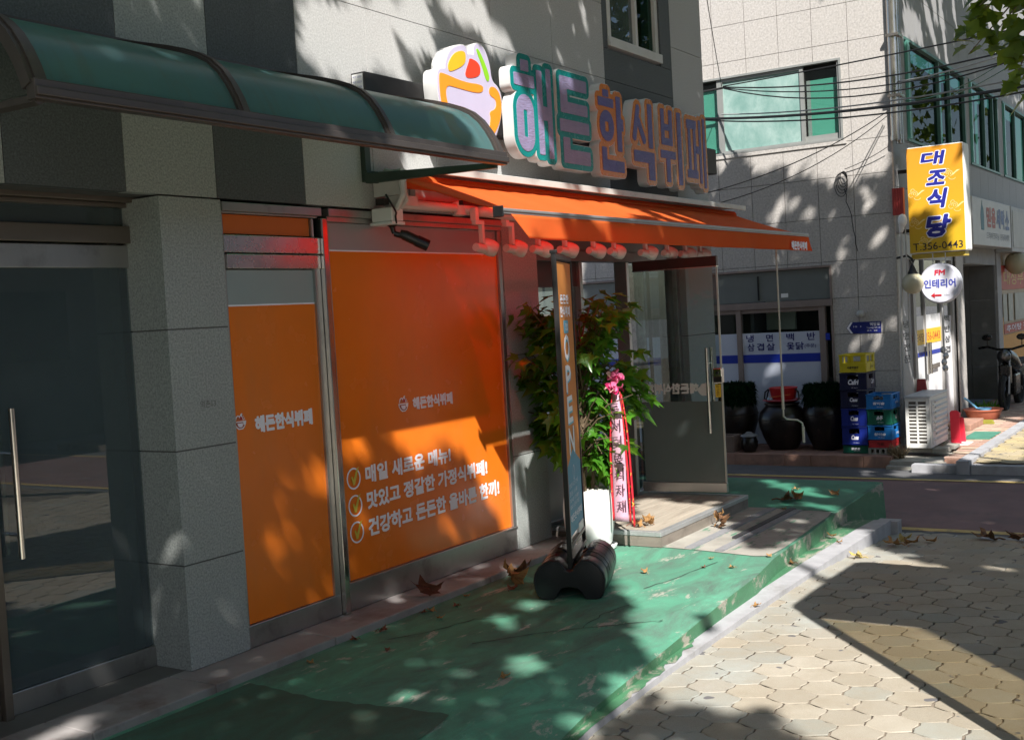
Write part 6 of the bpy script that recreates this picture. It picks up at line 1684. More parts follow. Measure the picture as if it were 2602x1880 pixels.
mb=MB(); mb.sphere((18.40,2.98,.86),.06,(.3,1.3,.8),10); mb.sphere((18.40,3.46,.86),.06,(.3,1.3,.8),10); mb.tube([(18.45,2.99,.73),(18.41,2.98,.84)],.007,5); mb.tube([(18.45,3.46,.73),(18.41,3.46,.84)],.007,5); obj('mirror',mb,MK,hb,smooth=True)
mb=MB(); mb.sphere((18.33,3.22,.58),.10,(.7,1,1),14); obj('headlight',mb,CH,MC,smooth=True)
mb=MB(); mb.tube([(18.45,3.22,.60),(18.65,3.22,.52),(18.95,3.22,.42),(19.3,3.22,.40)],[.09,.14,.13,.09],12); obj('fuel_tank',mb,MK,MC,smooth=True)
mb=MB(); mb.box(18.95,19.6,3.11,3.33,.40,.50); obj('seat',mb,RUB,MC,bevel=.03)
mb=MB(); mb.box(18.65,19.05,3.12,3.32,-.02,.30); mb.box(18.30,18.48,3.14,3.30,.16,.46); obj('engine',mb,MK,MC,bevel=.03)
# ---- second air conditioner at the right edge
A2=thing('wall_air_conditioner',(21.2,3.3,.3),'grey outdoor air conditioner with square grille at the right edge','air conditioner')
mb=MB(); mb.box(20.95,21.9,3.25,3.58,-.2,.28); obj('casing',mb,M('ac_grey',(.36,.36,.34),.5,0,.06),A2,bevel=.01)
mb=MB()
for k in range(7): mb.box(20.93,20.948,3.26,3.57,-.17+.06*k,-.155+.06*k)
for k in range(6): mb.box(20.92,20.929,3.27+.058*k,3.28+.058*k,-.18,.26)
for k in range(8): mb.box(21.0,21.85,3.235,3.248,-.17+.055*k,-.155+.055*k)
obj('grille',mb,M('ac_grille_grey',(.42,.42,.40),.5),A2)
LIT=[('Y',4.2,[[5.172,3.454],[5.802,3.579],[5.808,3.403],[5.89,3.267],[5.663,3.194],[5.489,2.959],[5.119,2.91]]),
('Y',4.2,[[5.932,3.605],[6.486,3.716],[6.526,3.572],[6.645,3.451],[6.779,3.348],[6.519,3.328],[6.347,3.42],[6.207,3.426],[6.004,3.429]]),
('Y',4.2,[[4.625,3.344],[5.161,3.451],[5.105,2.874],[4.962,2.89],[4.807,2.985],[4.693,3.066],[4.606,3.148]]),
('Y',4.2,[[4.614,3.102],[4.727,3.047],[4.886,2.896],[4.629,2.886]]),
('Y',4.2,[[4.475,3.086],[4.508,3.084],[4.592,2.938],[4.552,2.94]]),
('Y',4.2,[[7.145,3.826],[7.221,3.841],[7.266,3.664],[7.223,3.656]]),
('Y',4.2,[[7.642,3.924],[7.738,3.943],[7.859,3.631],[7.799,3.633]]),
('Y',4.2,[[8.008,3.867],[8.059,3.877],[8.103,3.743],[8.056,3.735]]),
('Y',4.2,[[7.312,3.486],[7.357,3.493],[7.46,3.308],[7.403,3.3]]),
('Y',4.2,[[8.881,3.456],[8.941,3.464],[9.011,3.293],[8.95,3.286]]),
('Y',4.2,[[9.689,4.206],[9.741,4.216],[9.796,4.062],[9.738,4.052]]),
('Y',4.2,[[6.753,3.749],[6.793,3.757],[6.794,3.674],[6.764,3.668]]),
('Y',4.2,[[5.24,2.601],[6.649,2.76],[6.619,2.468],[5.441,2.466]]),
('Y',4,[[5.43,3.194],[6.364,3.349],[6.294,2.682],[5.372,2.615]]),
('Y',4,[[6.261,3.235],[6.409,3.257],[6.387,3.047],[6.618,3.077],[6.709,3.007],[6.769,2.818],[6.865,2.671],[6.785,2.592],[6.318,2.566],[6.243,2.892]]),
('Y',4,[[6.935,3.224],[7.239,3.256],[7.359,3.12],[7.132,3.08],[6.966,3.123]]),
('Y',4,[[6.632,3.211],[6.774,3.242],[6.882,3.112],[6.779,3.098]]),
('Y',4,[[8.257,2.904],[8.266,2.863],[8.249,2.833],[8.212,2.825],[8.171,2.843],[8.14,2.88],[8.131,2.921],[8.148,2.951],[8.183,2.958],[8.225,2.941]]),
('Y',4,[[7.225,2.674],[7.231,2.643],[7.22,2.62],[7.195,2.615],[7.167,2.63],[7.146,2.658],[7.14,2.689],[7.151,2.711],[7.176,2.716],[7.204,2.702]]),
('Y',4.1,[[5.02,2.975],[5.169,2.996],[5.155,2.848],[5.006,2.83]]),
('Z',2.27,[[5.2,3.3],[6.6,3.3],[7.5,3.7],[7.9,4.1],[5.2,4.1]]),
('Z',2.27,[[7.35,3.42],[7.47,3.42],[7.77,3.85],[7.6499999999999995,3.88]]),
('Z',2.27,[[7.7,3.42],[7.82,3.42],[8.120000000000001,3.85],[8.0,3.88]]),
('Z',2.27,[[8.15,3.42],[8.27,3.42],[8.57,3.85],[8.450000000000001,3.88]]),
('Y',3.37,[[5.219,2.151],[5.668,2.144],[5.716,2.111],[5.828,2.017],[5.375,2.015]]),
('Y',3.37,[[6.191,2.1],[6.349,2.105],[6.35,2.02],[6.123,2.01]]),
('Y',3.37,[[6.4,2.107],[6.472,2.109],[6.597,2.001],[6.523,2.004]]),
('Y',3.37,[[7.036,2.107],[7.167,2.106],[7.2,1.976],[7.129,1.985]]),
('Y',3.37,[[7.517,2.089],[7.569,2.091],[7.675,1.973],[7.581,1.971]]),
('Y',4.2,[[5.382,1.106],[5.779,1.081],[6.096,1.086],[6.244,0.707],[6.46,0.672],[6.427,0.223],[6.245,0.235],[6.138,0.415],[6.003,0.643],[5.809,0.818],[5.69,0.866],[5.605,0.791],[5.368,0.861],[5.234,0.984]]),
('Y',4.2,[[4.78,1.082],[4.859,1.068],[4.946,0.926],[4.796,0.874]]),
('Y',4.2,[[4.994,1.047],[5.05,1.041],[5.152,0.907],[5.104,0.906]]),
('Y',4.2,[[5.647,0.444],[5.793,0.432],[5.794,0.217],[5.625,0.224]]),
('Y',4.2,[[5.938,0.36],[6.025,0.275],[6.142,0.212],[5.971,0.217]]),
('Y',4.2,[[4.292,0.577],[4.296,0.539],[4.277,0.514],[4.243,0.512],[4.207,0.533],[4.183,0.57],[4.179,0.607],[4.198,0.632],[4.231,0.634],[4.267,0.614]]),
('Y',4.2,[[4.22,0.479],[4.222,0.454],[4.209,0.437],[4.185,0.436],[4.161,0.45],[4.144,0.475],[4.142,0.499],[4.155,0.516],[4.179,0.517],[4.203,0.503]]),
('Y',4.2,[[4.461,0.555],[4.464,0.532],[4.455,0.517],[4.437,0.516],[4.417,0.529],[4.403,0.552],[4.4,0.575],[4.408,0.59],[4.426,0.591],[4.446,0.578]]),
('Y',4.2,[[4.339,0.722],[4.347,0.696],[4.342,0.679],[4.328,0.677],[4.308,0.69],[4.291,0.714],[4.283,0.739],[4.287,0.756],[4.302,0.758],[4.322,0.745]]),
('Y',4.2,[[4.491,0.86],[4.654,0.837],[4.649,0.785],[4.558,0.772]]),
('Y',4.2,[[5.022,0.12],[5.264,0.11],[5.238,-0.003],[5.039,0.009]]),
('Y',4.2,[[6.506,0.76],[6.81,0.762],[6.73,0.008],[6.441,0.066],[6.459,0.313],[6.602,0.387],[6.634,0.519],[6.482,0.618]]),
('Z',0.04,[[2.915,4.335],[3.058,4.152],[2.857,4.001],[2.662,4.015]]),
('Z',0.04,[[6.119,4.192],[6.026,4.148],[5.915,4.133],[5.83,4.152],[5.798,4.196],[5.833,4.25],[5.922,4.294],[6.034,4.311],[6.125,4.294],[6.157,4.248]]),
('Z',0.04,[[5.215,4.161],[5.138,4.111],[5.053,4.081],[4.991,4.083],[4.973,4.115],[5.006,4.165],[5.079,4.216],[5.166,4.248],[5.233,4.248],[5.251,4.214]]),
('Z',0,[[6.974,3.784],[7.021,3.386],[6.981,3.059],[6.911,2.64],[6.742,2.577],[4.887,2.433],[4.898,2.505],[5.015,2.591],[5.299,2.769],[5.547,2.837],[5.705,3.007],[5.995,3.238]]),
('Z',0,[[5.404,3.347],[5.343,3.332],[5.292,3.358],[5.271,3.416],[5.287,3.484],[5.335,3.537],[5.397,3.555],[5.45,3.528],[5.472,3.468],[5.454,3.399]]),
('Z',0,[[5.003,3.285],[4.909,3.241],[4.843,3.239],[4.828,3.278],[4.869,3.346],[4.953,3.418],[5.05,3.466],[5.121,3.471],[5.137,3.429],[5.091,3.357]]),
('Z',0,[[4.452,2.742],[4.357,2.711],[4.283,2.733],[4.255,2.799],[4.285,2.886],[4.362,2.963],[4.461,3.0],[4.541,2.98],[4.569,2.909],[4.534,2.817]]),
('Z',0,[[3.937,3.072],[3.872,3.04],[3.823,3.046],[3.806,3.087],[3.827,3.148],[3.88,3.207],[3.946,3.242],[3.999,3.237],[4.017,3.195],[3.992,3.131]]),
('Z',0,[[4.103,3.059],[4.055,3.036],[4.018,3.041],[4.006,3.071],[4.022,3.115],[4.062,3.158],[4.112,3.182],[4.15,3.178],[4.163,3.147],[4.145,3.101]]),
('Z',0,[[4.234,2.975],[4.191,2.959],[4.156,2.969],[4.143,3.002],[4.156,3.044],[4.19,3.082],[4.233,3.099],[4.269,3.089],[4.283,3.056],[4.269,3.012]]),
('Z',0,[[3.973,2.728],[3.939,2.716],[3.911,2.725],[3.9,2.751],[3.909,2.785],[3.937,2.814],[3.972,2.827],[4.001,2.819],[4.012,2.792],[4.001,2.757]]),
('Z',0,[[4.075,2.272],[4.011,2.256],[3.961,2.274],[3.941,2.32],[3.959,2.377],[4.009,2.424],[4.074,2.443],[4.128,2.425],[4.148,2.377],[4.127,2.318]]),
('Z',0,[[3.601,3.067],[3.558,3.046],[3.522,3.055],[3.507,3.09],[3.518,3.138],[3.551,3.182],[3.595,3.204],[3.632,3.196],[3.648,3.159],[3.636,3.11]]),
('Z',0,[[5.957,3.869],[5.901,3.846],[5.859,3.854],[5.848,3.888],[5.87,3.937],[5.919,3.982],[5.977,4.006],[6.02,3.999],[6.032,3.964],[6.007,3.914]]),
('Z',0,[[4.774,2.867],[4.737,2.856],[4.708,2.865],[4.698,2.891],[4.71,2.925],[4.74,2.953],[4.777,2.965],[4.807,2.956],[4.817,2.929],[4.805,2.895]]),
('Z',0,[[5.034,2.42],[4.803,2.448],[4.546,2.453],[4.336,2.389],[4.19,2.319],[4.255,2.265],[4.676,2.254]]),
('Z',0.09,[[8.039,4.175],[8.379,4.14],[8.127,3.804],[8.14,3.549],[8.291,3.526],[7.97,3.476],[7.858,3.379],[7.661,3.296],[6.626,3.196],[6.646,3.59],[7.039,3.78],[7.3,3.708],[7.592,3.896]]),
('Z',0,[[7.021,3.386],[8.077,3.475],[7.935,3.35],[7.684,3.199],[7.574,3.03],[7.227,2.939],[7.0,2.778],[6.902,2.671],[6.961,3.124]]),
('Z',-0.1,[[6.458,2.806],[7.45,2.728],[7.522,2.636],[8.469,2.661],[8.432,2.421],[8.078,2.287],[7.619,2.323],[6.237,2.32],[5.566,2.577]]),
('Z',-0.13,[[4.981,2.472],[6.961,2.54],[8.263,2.481],[8.143,2.275],[7.553,1.689],[6.465,1.025],[4.614,0.748],[4.311,1.423],[4.433,1.62],[4.598,1.762],[4.671,1.847],[4.505,1.877],[4.563,1.996],[4.598,2.124],[4.483,2.234]]),
('Z',-0.13,[[7.816,1.566],[7.757,1.284],[7.532,1.249],[7.613,1.431]]),
('Z',0,[[9.947,3.805],[9.866,3.618],[9.461,3.113],[9.108,2.905],[9.125,3.112],[9.428,3.426],[9.736,3.702]]),
('Z',0,[[8.847,3.082],[8.794,2.919],[8.777,2.741],[8.502,2.687],[8.669,2.94]]),
('Z',0,[[9.54,3.926],[9.5,3.767],[9.397,3.738],[9.441,3.874]]),
('Z',0,[[8.722,3.346],[8.804,3.13],[8.752,3.092],[8.562,3.254]]),
('Z',0,[[7.669,3.231],[7.577,3.039],[7.311,2.991],[7.128,3.009]]),
('Z',0,[[7.845,2.959],[7.63,2.686],[7.531,2.707],[7.735,2.909]]),
('Z',0,[[7.032,2.969],[7.178,2.631],[6.981,2.599],[6.866,2.901]]),
('Z',0,[[8.156,2.964],[8.267,2.748],[8.106,2.754],[8.019,2.887]]),
('Z',-0.33,[[12.312,2.494],[12.256,2.495],[12.216,2.518],[12.209,2.555],[12.236,2.592],[12.289,2.615],[12.346,2.614],[12.386,2.591],[12.393,2.553],[12.365,2.516]]),
('Z',-0.33,[[12.396,2.019],[12.307,2.037],[12.24,2.11],[12.22,2.211],[12.254,2.302],[12.332,2.349],[12.423,2.333],[12.492,2.258],[12.511,2.155],[12.474,2.064]]),
('Z',-0.33,[[11.674,2.65],[11.635,2.652],[11.607,2.673],[11.6,2.705],[11.617,2.737],[11.651,2.755],[11.69,2.753],[11.718,2.732],[11.725,2.7],[11.708,2.668]]),
('Z',-0.33,[[11.635,2.349],[11.583,2.352],[11.546,2.38],[11.537,2.422],[11.559,2.462],[11.605,2.485],[11.657,2.482],[11.695,2.454],[11.704,2.412],[11.681,2.371]]),
('Z',-0.33,[[10.998,2.556],[10.952,2.555],[10.919,2.572],[10.912,2.6],[10.934,2.629],[10.976,2.648],[11.023,2.65],[11.057,2.633],[11.063,2.605],[11.041,2.575]]),
('Z',-0.33,[[10.792,2.241],[10.74,2.242],[10.702,2.266],[10.692,2.304],[10.715,2.341],[10.762,2.363],[10.815,2.362],[10.854,2.338],[10.863,2.3],[10.84,2.263]]),
('Z',-0.33,[[11.905,3.097],[11.875,3.097],[11.853,3.112],[11.848,3.136],[11.862,3.16],[11.889,3.175],[11.92,3.175],[11.942,3.16],[11.947,3.136],[11.933,3.111]]),
('Z',-0.33,[[11.59,2.125],[11.563,2.128],[11.542,2.144],[11.537,2.168],[11.549,2.191],[11.573,2.203],[11.601,2.2],[11.622,2.184],[11.627,2.16],[11.615,2.137]]),
('X',14,[[5.85,5.578],[3.455,5.106],[3.577,3.408],[3.628,3.034],[3.829,3.002],[4.072,2.918],[4.408,2.973],[4.846,3.154],[5.323,3.266],[5.398,3.41],[5.735,3.333],[5.967,3.36]]),
('X',14,[[4.863,2.707],[4.921,2.618],[4.988,2.577],[5.039,2.6],[5.054,2.679],[5.027,2.782],[4.969,2.871],[4.901,2.912],[4.851,2.888],[4.836,2.81]]),
('X',14,[[4.512,2.589],[4.534,2.542],[4.588,2.516],[4.654,2.522],[4.706,2.557],[4.724,2.609],[4.701,2.657],[4.647,2.683],[4.581,2.677],[4.53,2.641]]),
('X',14,[[4.268,2.576],[4.284,2.525],[4.321,2.496],[4.366,2.5],[4.401,2.536],[4.412,2.59],[4.396,2.641],[4.358,2.67],[4.314,2.666],[4.28,2.63]]),
('X',14,[[3.84,2.657],[3.892,2.583],[3.961,2.553],[4.018,2.58],[4.044,2.654],[4.026,2.745],[3.973,2.82],[3.905,2.849],[3.848,2.821],[3.823,2.748]]),
('X',14,[[4.46,2.259],[4.506,2.215],[4.571,2.208],[4.629,2.24],[4.658,2.299],[4.647,2.362],[4.601,2.405],[4.536,2.412],[4.478,2.38],[4.449,2.321]]),
('X',14,[[4.129,2.153],[4.202,2.087],[4.273,2.066],[4.315,2.099],[4.311,2.173],[4.263,2.26],[4.19,2.325],[4.119,2.345],[4.078,2.312],[4.082,2.239]]),
('X',14,[[3.763,2.137],[3.828,2.082],[3.897,2.069],[3.942,2.105],[3.946,2.176],[3.907,2.254],[3.841,2.31],[3.773,2.321],[3.729,2.285],[3.725,2.215]]),
('X',14,[[4.963,2.523],[5.014,2.462],[5.073,2.439],[5.117,2.463],[5.129,2.524],[5.104,2.6],[5.052,2.661],[4.994,2.684],[4.95,2.659],[4.938,2.598]]),
('X',14,[[5.774,2.983],[5.788,2.944],[5.821,2.923],[5.86,2.927],[5.89,2.955],[5.9,2.997],[5.886,3.036],[5.853,3.057],[5.814,3.053],[5.784,3.025]]),
('X',14,[[4.71,2.778],[4.742,2.733],[4.783,2.714],[4.817,2.729],[4.83,2.773],[4.818,2.828],[4.786,2.874],[4.745,2.892],[4.712,2.877],[4.699,2.833]]),
('X',14,[[4.975,2.057],[5.021,2.005],[5.077,1.987],[5.121,2.011],[5.136,2.066],[5.117,2.133],[5.07,2.185],[5.014,2.203],[4.971,2.179],[4.956,2.124]]),
('X',14,[[4.123,2.065],[4.183,2.014],[4.256,2.006],[4.315,2.045],[4.337,2.116],[4.313,2.192],[4.253,2.243],[4.18,2.25],[4.122,2.211],[4.1,2.14]]),
('X',14,[[3.787,1.663],[3.839,1.614],[3.901,1.602],[3.949,1.634],[3.964,1.696],[3.941,1.765],[3.889,1.814],[3.827,1.824],[3.78,1.793],[3.764,1.731]]),
('X',14,[[4.278,1.808],[4.32,1.743],[4.372,1.714],[4.413,1.731],[4.428,1.79],[4.411,1.866],[4.368,1.931],[4.317,1.96],[4.276,1.942],[4.261,1.884]]),
('X',14,[[3.624,1.899],[3.657,1.845],[3.697,1.819],[3.728,1.833],[3.738,1.881],[3.724,1.944],[3.69,1.999],[3.65,2.024],[3.619,2.01],[3.609,1.962]]),
('X',14,[[3.801,0.968],[3.887,0.914],[3.982,0.918],[4.05,0.979],[4.064,1.075],[4.018,1.167],[3.932,1.221],[3.837,1.215],[3.77,1.154],[3.757,1.06]]),
('X',14,[[5.125,0.597],[5.171,0.547],[5.231,0.531],[5.281,0.555],[5.303,0.61],[5.288,0.674],[5.241,0.723],[5.182,0.739],[5.132,0.715],[5.11,0.661]]),
('X',14,[[5.037,0.715],[5.068,0.685],[5.103,0.677],[5.129,0.692],[5.137,0.726],[5.122,0.765],[5.092,0.795],[5.057,0.803],[5.031,0.787],[5.023,0.754]]),
('X',14,[[3.6,1.208],[3.644,1.145],[3.703,1.119],[3.755,1.14],[3.779,1.201],[3.767,1.278],[3.722,1.341],[3.663,1.367],[3.612,1.345],[3.587,1.284]]),
('X',14,[[4.527,1.185],[4.546,1.169],[4.595,1.16],[4.655,1.163],[4.703,1.175],[4.721,1.192],[4.701,1.209],[4.652,1.217],[4.592,1.215],[4.544,1.202]]),
('X',14,[[5.723,0.675],[5.734,0.64],[5.762,0.619],[5.795,0.619],[5.82,0.641],[5.829,0.677],[5.817,0.712],[5.789,0.733],[5.756,0.732],[5.731,0.71]]),
('X',14,[[4.556,1.813],[4.572,1.792],[4.611,1.78],[4.659,1.783],[4.698,1.8],[4.712,1.823],[4.696,1.844],[4.656,1.856],[4.608,1.852],[4.57,1.836]]),
('X',14,[[3.919,1.044],[3.936,1.004],[4.001,0.962],[4.088,0.933],[4.166,0.929],[4.203,0.951],[4.186,0.992],[4.121,1.034],[4.033,1.063],[3.956,1.066]]),
('X',13.05,[[3.579,-0.236],[3.601,-0.278],[3.653,-0.304],[3.718,-0.306],[3.769,-0.281],[3.787,-0.24],[3.765,-0.198],[3.712,-0.172],[3.648,-0.171],[3.597,-0.195]]),
('X',13.05,[[4.51,-0.164],[4.528,-0.207],[4.571,-0.234],[4.623,-0.235],[4.663,-0.209],[4.678,-0.166],[4.659,-0.123],[4.616,-0.096],[4.564,-0.096],[4.524,-0.121]]),
('Z',-0.2,[[12.565,3.48],[12.39,3.457],[12.278,3.487],[12.266,3.56],[12.36,3.649],[12.528,3.721],[12.709,3.749],[12.829,3.719],[12.84,3.643],[12.737,3.551]]),
('X',13.3,[[3.425,0.446],[3.093,0.443],[3.117,-0.197],[3.43,-0.202],[3.426,0.166]]),
('X',13.3,[[3.629,0.394],[3.466,0.468],[3.457,-0.083],[3.594,-0.074],[3.635,-0.009],[3.574,0.166]]),
('X',13.3,[[3.815,0.055],[3.677,0.001],[3.68,-0.064],[3.821,-0.077]]),
('X',13.3,[[4.018,0.187],[3.831,0.209],[3.835,0.099],[4.112,0.076]]),
('X',13.3,[[4.127,-0.025],[3.84,-0.011],[3.861,-0.254],[4.134,-0.17]]),
('X',13.3,[[4.105,0.985],[3.733,0.984],[3.735,0.929],[3.891,0.835],[4.057,0.829]]),
('X',14.1,[[3.499,3.317],[2.705,3.287],[2.753,1.969],[2.972,2.021],[3.046,2.349],[3.177,2.541],[3.301,2.499],[3.524,2.246]]),
('X',14,[[3.362,1.942],[2.843,1.904],[2.937,1.607],[3.07,1.41],[3.382,1.426]]),
('Y',3.6,[[14.824,1.323],[16.257,1.313],[16.299,1.039],[16.171,0.161],[15.233,0.246],[15.078,0.517],[14.776,0.634]]),
('Y',3.6,[[16.388,1.207],[16.751,1.09],[17.023,0.831],[16.927,0.057],[16.58,0.106],[16.496,0.513],[16.352,0.78]]),
('Y',3.6,[[17.238,1.357],[17.528,1.35],[17.607,-0.117],[17.196,-0.04],[17.235,0.64]]),
('Y',3.6,[[14.17,1.403],[14.346,1.398],[14.312,1.186],[14.195,1.191]]),
('Y',3.6,[[14.786,5.144],[15.631,5.13],[15.814,4.746],[14.745,4.649]]),
('Y',3.6,[[15.739,5.288],[16.164,5.329],[16.676,4.695],[16.49,4.668]]),
('Y',3.6,[[16.638,5.543],[16.921,5.598],[17.193,4.709],[17.005,4.724]]),
('Y',3.6,[[16.191,5.496],[16.553,5.568],[16.666,5.174],[16.481,5.141]]),
('Y',3.6,[[17.521,5.759],[17.727,5.8],[17.848,5.337],[17.651,5.369]]),
('Y',3.6,[[21.231,4.861],[23.371,4.994],[24.23,4.806],[21.935,4.764]]),
('Y',3.6,[[19.979,5.902],[20.371,5.974],[20.698,5.629],[20.426,5.584]]),
('Y',3.6,[[18.28,4.823],[18.446,4.847],[18.524,4.675],[18.357,4.652]]),
('X',13.9,[[3.539,1.585],[3.464,1.639],[3.497,0.991],[3.549,0.963]]),
('Z',-0.2,[[16.703,3.541],[17.208,3.492],[16.833,2.984],[16.366,2.587],[13.072,2.078],[12.946,2.432],[12.638,2.525],[12.964,2.842],[13.834,3.07],[14.561,3.074]]),
('Z',-0.2,[[12.806,3.407],[12.923,3.131],[13.185,2.939],[12.594,2.811],[12.25,3.165],[12.373,3.294]]),
('Z',-0.2,[[17.207,3.012],[17.464,2.835],[16.835,2.735],[16.833,2.924]]),
('Z',-0.2,[[18.006,3.071],[17.595,2.856],[17.334,2.814]]),
('X',13.8,[[3.042,0.241],[2.891,0.24],[2.906,-0.179],[3.058,-0.181]]),
('X',6.7,[[4.35,0.55],[4.35,0.95],[4.15,0.95],[4.1,0.6]]),
('X',6.78,[[3.871,1.021],[3.423,1.157],[3.34,0.988],[3.455,0.593],[3.639,-0.006],[4.06,-0.033],[4.048,0.344],[3.856,0.37]])]
# ================================================================= STREET TREES (they cast the dappled shade)
S3=np.array([.73,.64,-1.0])
def to_px(P):
    """project points (n,3) to the frame; returns x,y in 0..1 and depth"""
    v=np.asarray(P,float)-[0,0,CZ]
    w_=v@np.array(fwd); r_=v@np.array(r2); u_=v@np.array(u2)
    return .5+F_PX*r_/w_/REF_W, .5-F_PX*u_/w_/REF_H, w_
def seen(P,m=.03):
    x,y,d=to_px(P); return (d>0.05)&(x>-m)&(x<1+m)&(y>-m)&(y<1+m)
def inpoly(px,py,poly):
    r=np.zeros(px.shape,bool); n=len(poly)
    for i in range(n):
        x0,y0=poly[i-1]; x1,y1=poly[i]
        c=((y0>py)!=(y1>py))
        with np.errstate(divide='ignore',invalid='ignore'): xi=(x1-x0)*(py-y0)/((y1-y0) if y1!=y0 else 1e-9)+x0
        r^=c&(px<xi)
    return r
rs=np.random.RandomState(5)
STEP=.076
gx,gy=np.meshgrid(np.arange(-2.5,31,STEP),np.arange(-1.2,9.6,STEP)); gx=gx.ravel(); gy=gy.ravel()
gx=gx+rs.uniform(-.4,.4,gx.shape)*STEP; gy=gy+rs.uniform(-.4,.4,gy.shape)*STEP
def classify(gx,gy):
    zA=(gy-4.2)/.64; xA=gx-.73*zA; hA=(zA>0)&(xA<9.95)
    zC=(gx-14)/.73; yC=gy-.64*zC; hC=~hA&(zC>-.3)&(yC>3.6)
    zD=(gy-3.6)/.64; xD=gx-.73*zD; hD=~hA&~hC&(zD>-.25)&(xD>14)
    return zA,xA,hA,zC,yC,hC,zD,xD,hD,~hA&~hC&~hD
def litmask(gx,gy,mg=.03):
    zA,xA,hA,zC,yC,hC,zD,xD,hD,grd=classify(gx,gy)
    lit=np.zeros(gx.shape,bool)
    for ax,val,poly in LIT:
        pa=np.array(poly); sz=(pa.max(0)-pa.min(0)).min(); m_=mg if sz>.32 else 0.0
        for ox,oy in (((0,0),(m_,0),(-m_,0),(0,m_),(0,-m_)) if m_ else ((0,0),)):
            hx,hy=gx+ox,gy+oy
            if ax=='Z': u,v=hx-.73*val,hy-.64*val; ok=grd|(val>1.5)
            elif ax=='Y': z=(hy-val)/.64; u,v=hx-.73*z,z; ok=hA if abs(val-4.2)<.01 else (hD if abs(val-3.6)<.01 else True)
            else: z=(hx-val)/.73; u,v=hy-.64*z,z; ok=(hC|hD|grd) if val>10 else True
            lit|=ok&inpoly(u,v,poly)
    return lit
zA,xA,hitA,zC,yC,hitC,zD,xD,hitD,grd=classify(gx,gy)
want=(hitA&(xA>-.5)&(zA<4.9))|(hitC&(zC<3.5)&(yC<8))|(hitD&(zD<5.8)&(xD<27))|(grd&(gx>1.5)&(gx<24)&(gy>.10*gx-1.0))
keep=want&~litmask(gx,gy)
gx,gy,far_=gx[keep],gy[keep],(gx[keep]>14.2)
pos=np.zeros((len(gx),3)); ok=np.zeros(len(gx),bool)
for tr_ in range(16):
    z=rs.uniform(5.5,9.5,len(gx)) if tr_<11 else rs.uniform(7,11,len(gx))
    z=np.where(far_,rs.uniform(7.0,10.5,len(gx)),z)
    P=np.stack([gx-.73*z,gy-.64*z,z],1)
    good=~ok&~seen(P,.06)
    pos[good]=P[good]; ok|=good
pos=pos[ok]
# a second thinner layer so that the crowns are not one sheet
TREES=[('plane tree with mottled trunk behind the camera side of the pavement',(1.2,-3.1)),('plane tree beside the shelter whose branch hangs into the upper right',(7.4,-4.3)),('plane tree further along the side street shading the far facade',(17.5,-2.6)),('plane tree furthest along the side street, mirrored in the green windows',(28,-2.5))]
BARK=M('mottled_bark',(.20,.17,.13),.85,0,.3,7,bmp=.3,bscale=25,dirt=((.36,.34,.26),5,.52,.6))
CROWN=leafmat('plane_tree_leaf',(.035,.085,.012),(.10,.17,.02),.35,(.42,.55,.05),.45,.4)
def leaf_simple(s):
    return [(0,0),(.36*s,-.02*s),(.30*s,.22*s),(.58*s,.38*s),(.30*s,.52*s),(.22*s,.72*s),(0,1.02*s),(-.22*s,.72*s),(-.30*s,.52*s),(-.58*s,.38*s),(-.30*s,.22*s),(-.36*s,-.02*s)]
centers=np.array([t_[1] for t_ in TREES])
own=np.argmin(np.hypot(pos[:,None,0]-(centers[None,:,0]),pos[:,None,1]-(centers[None,:,1])),1)
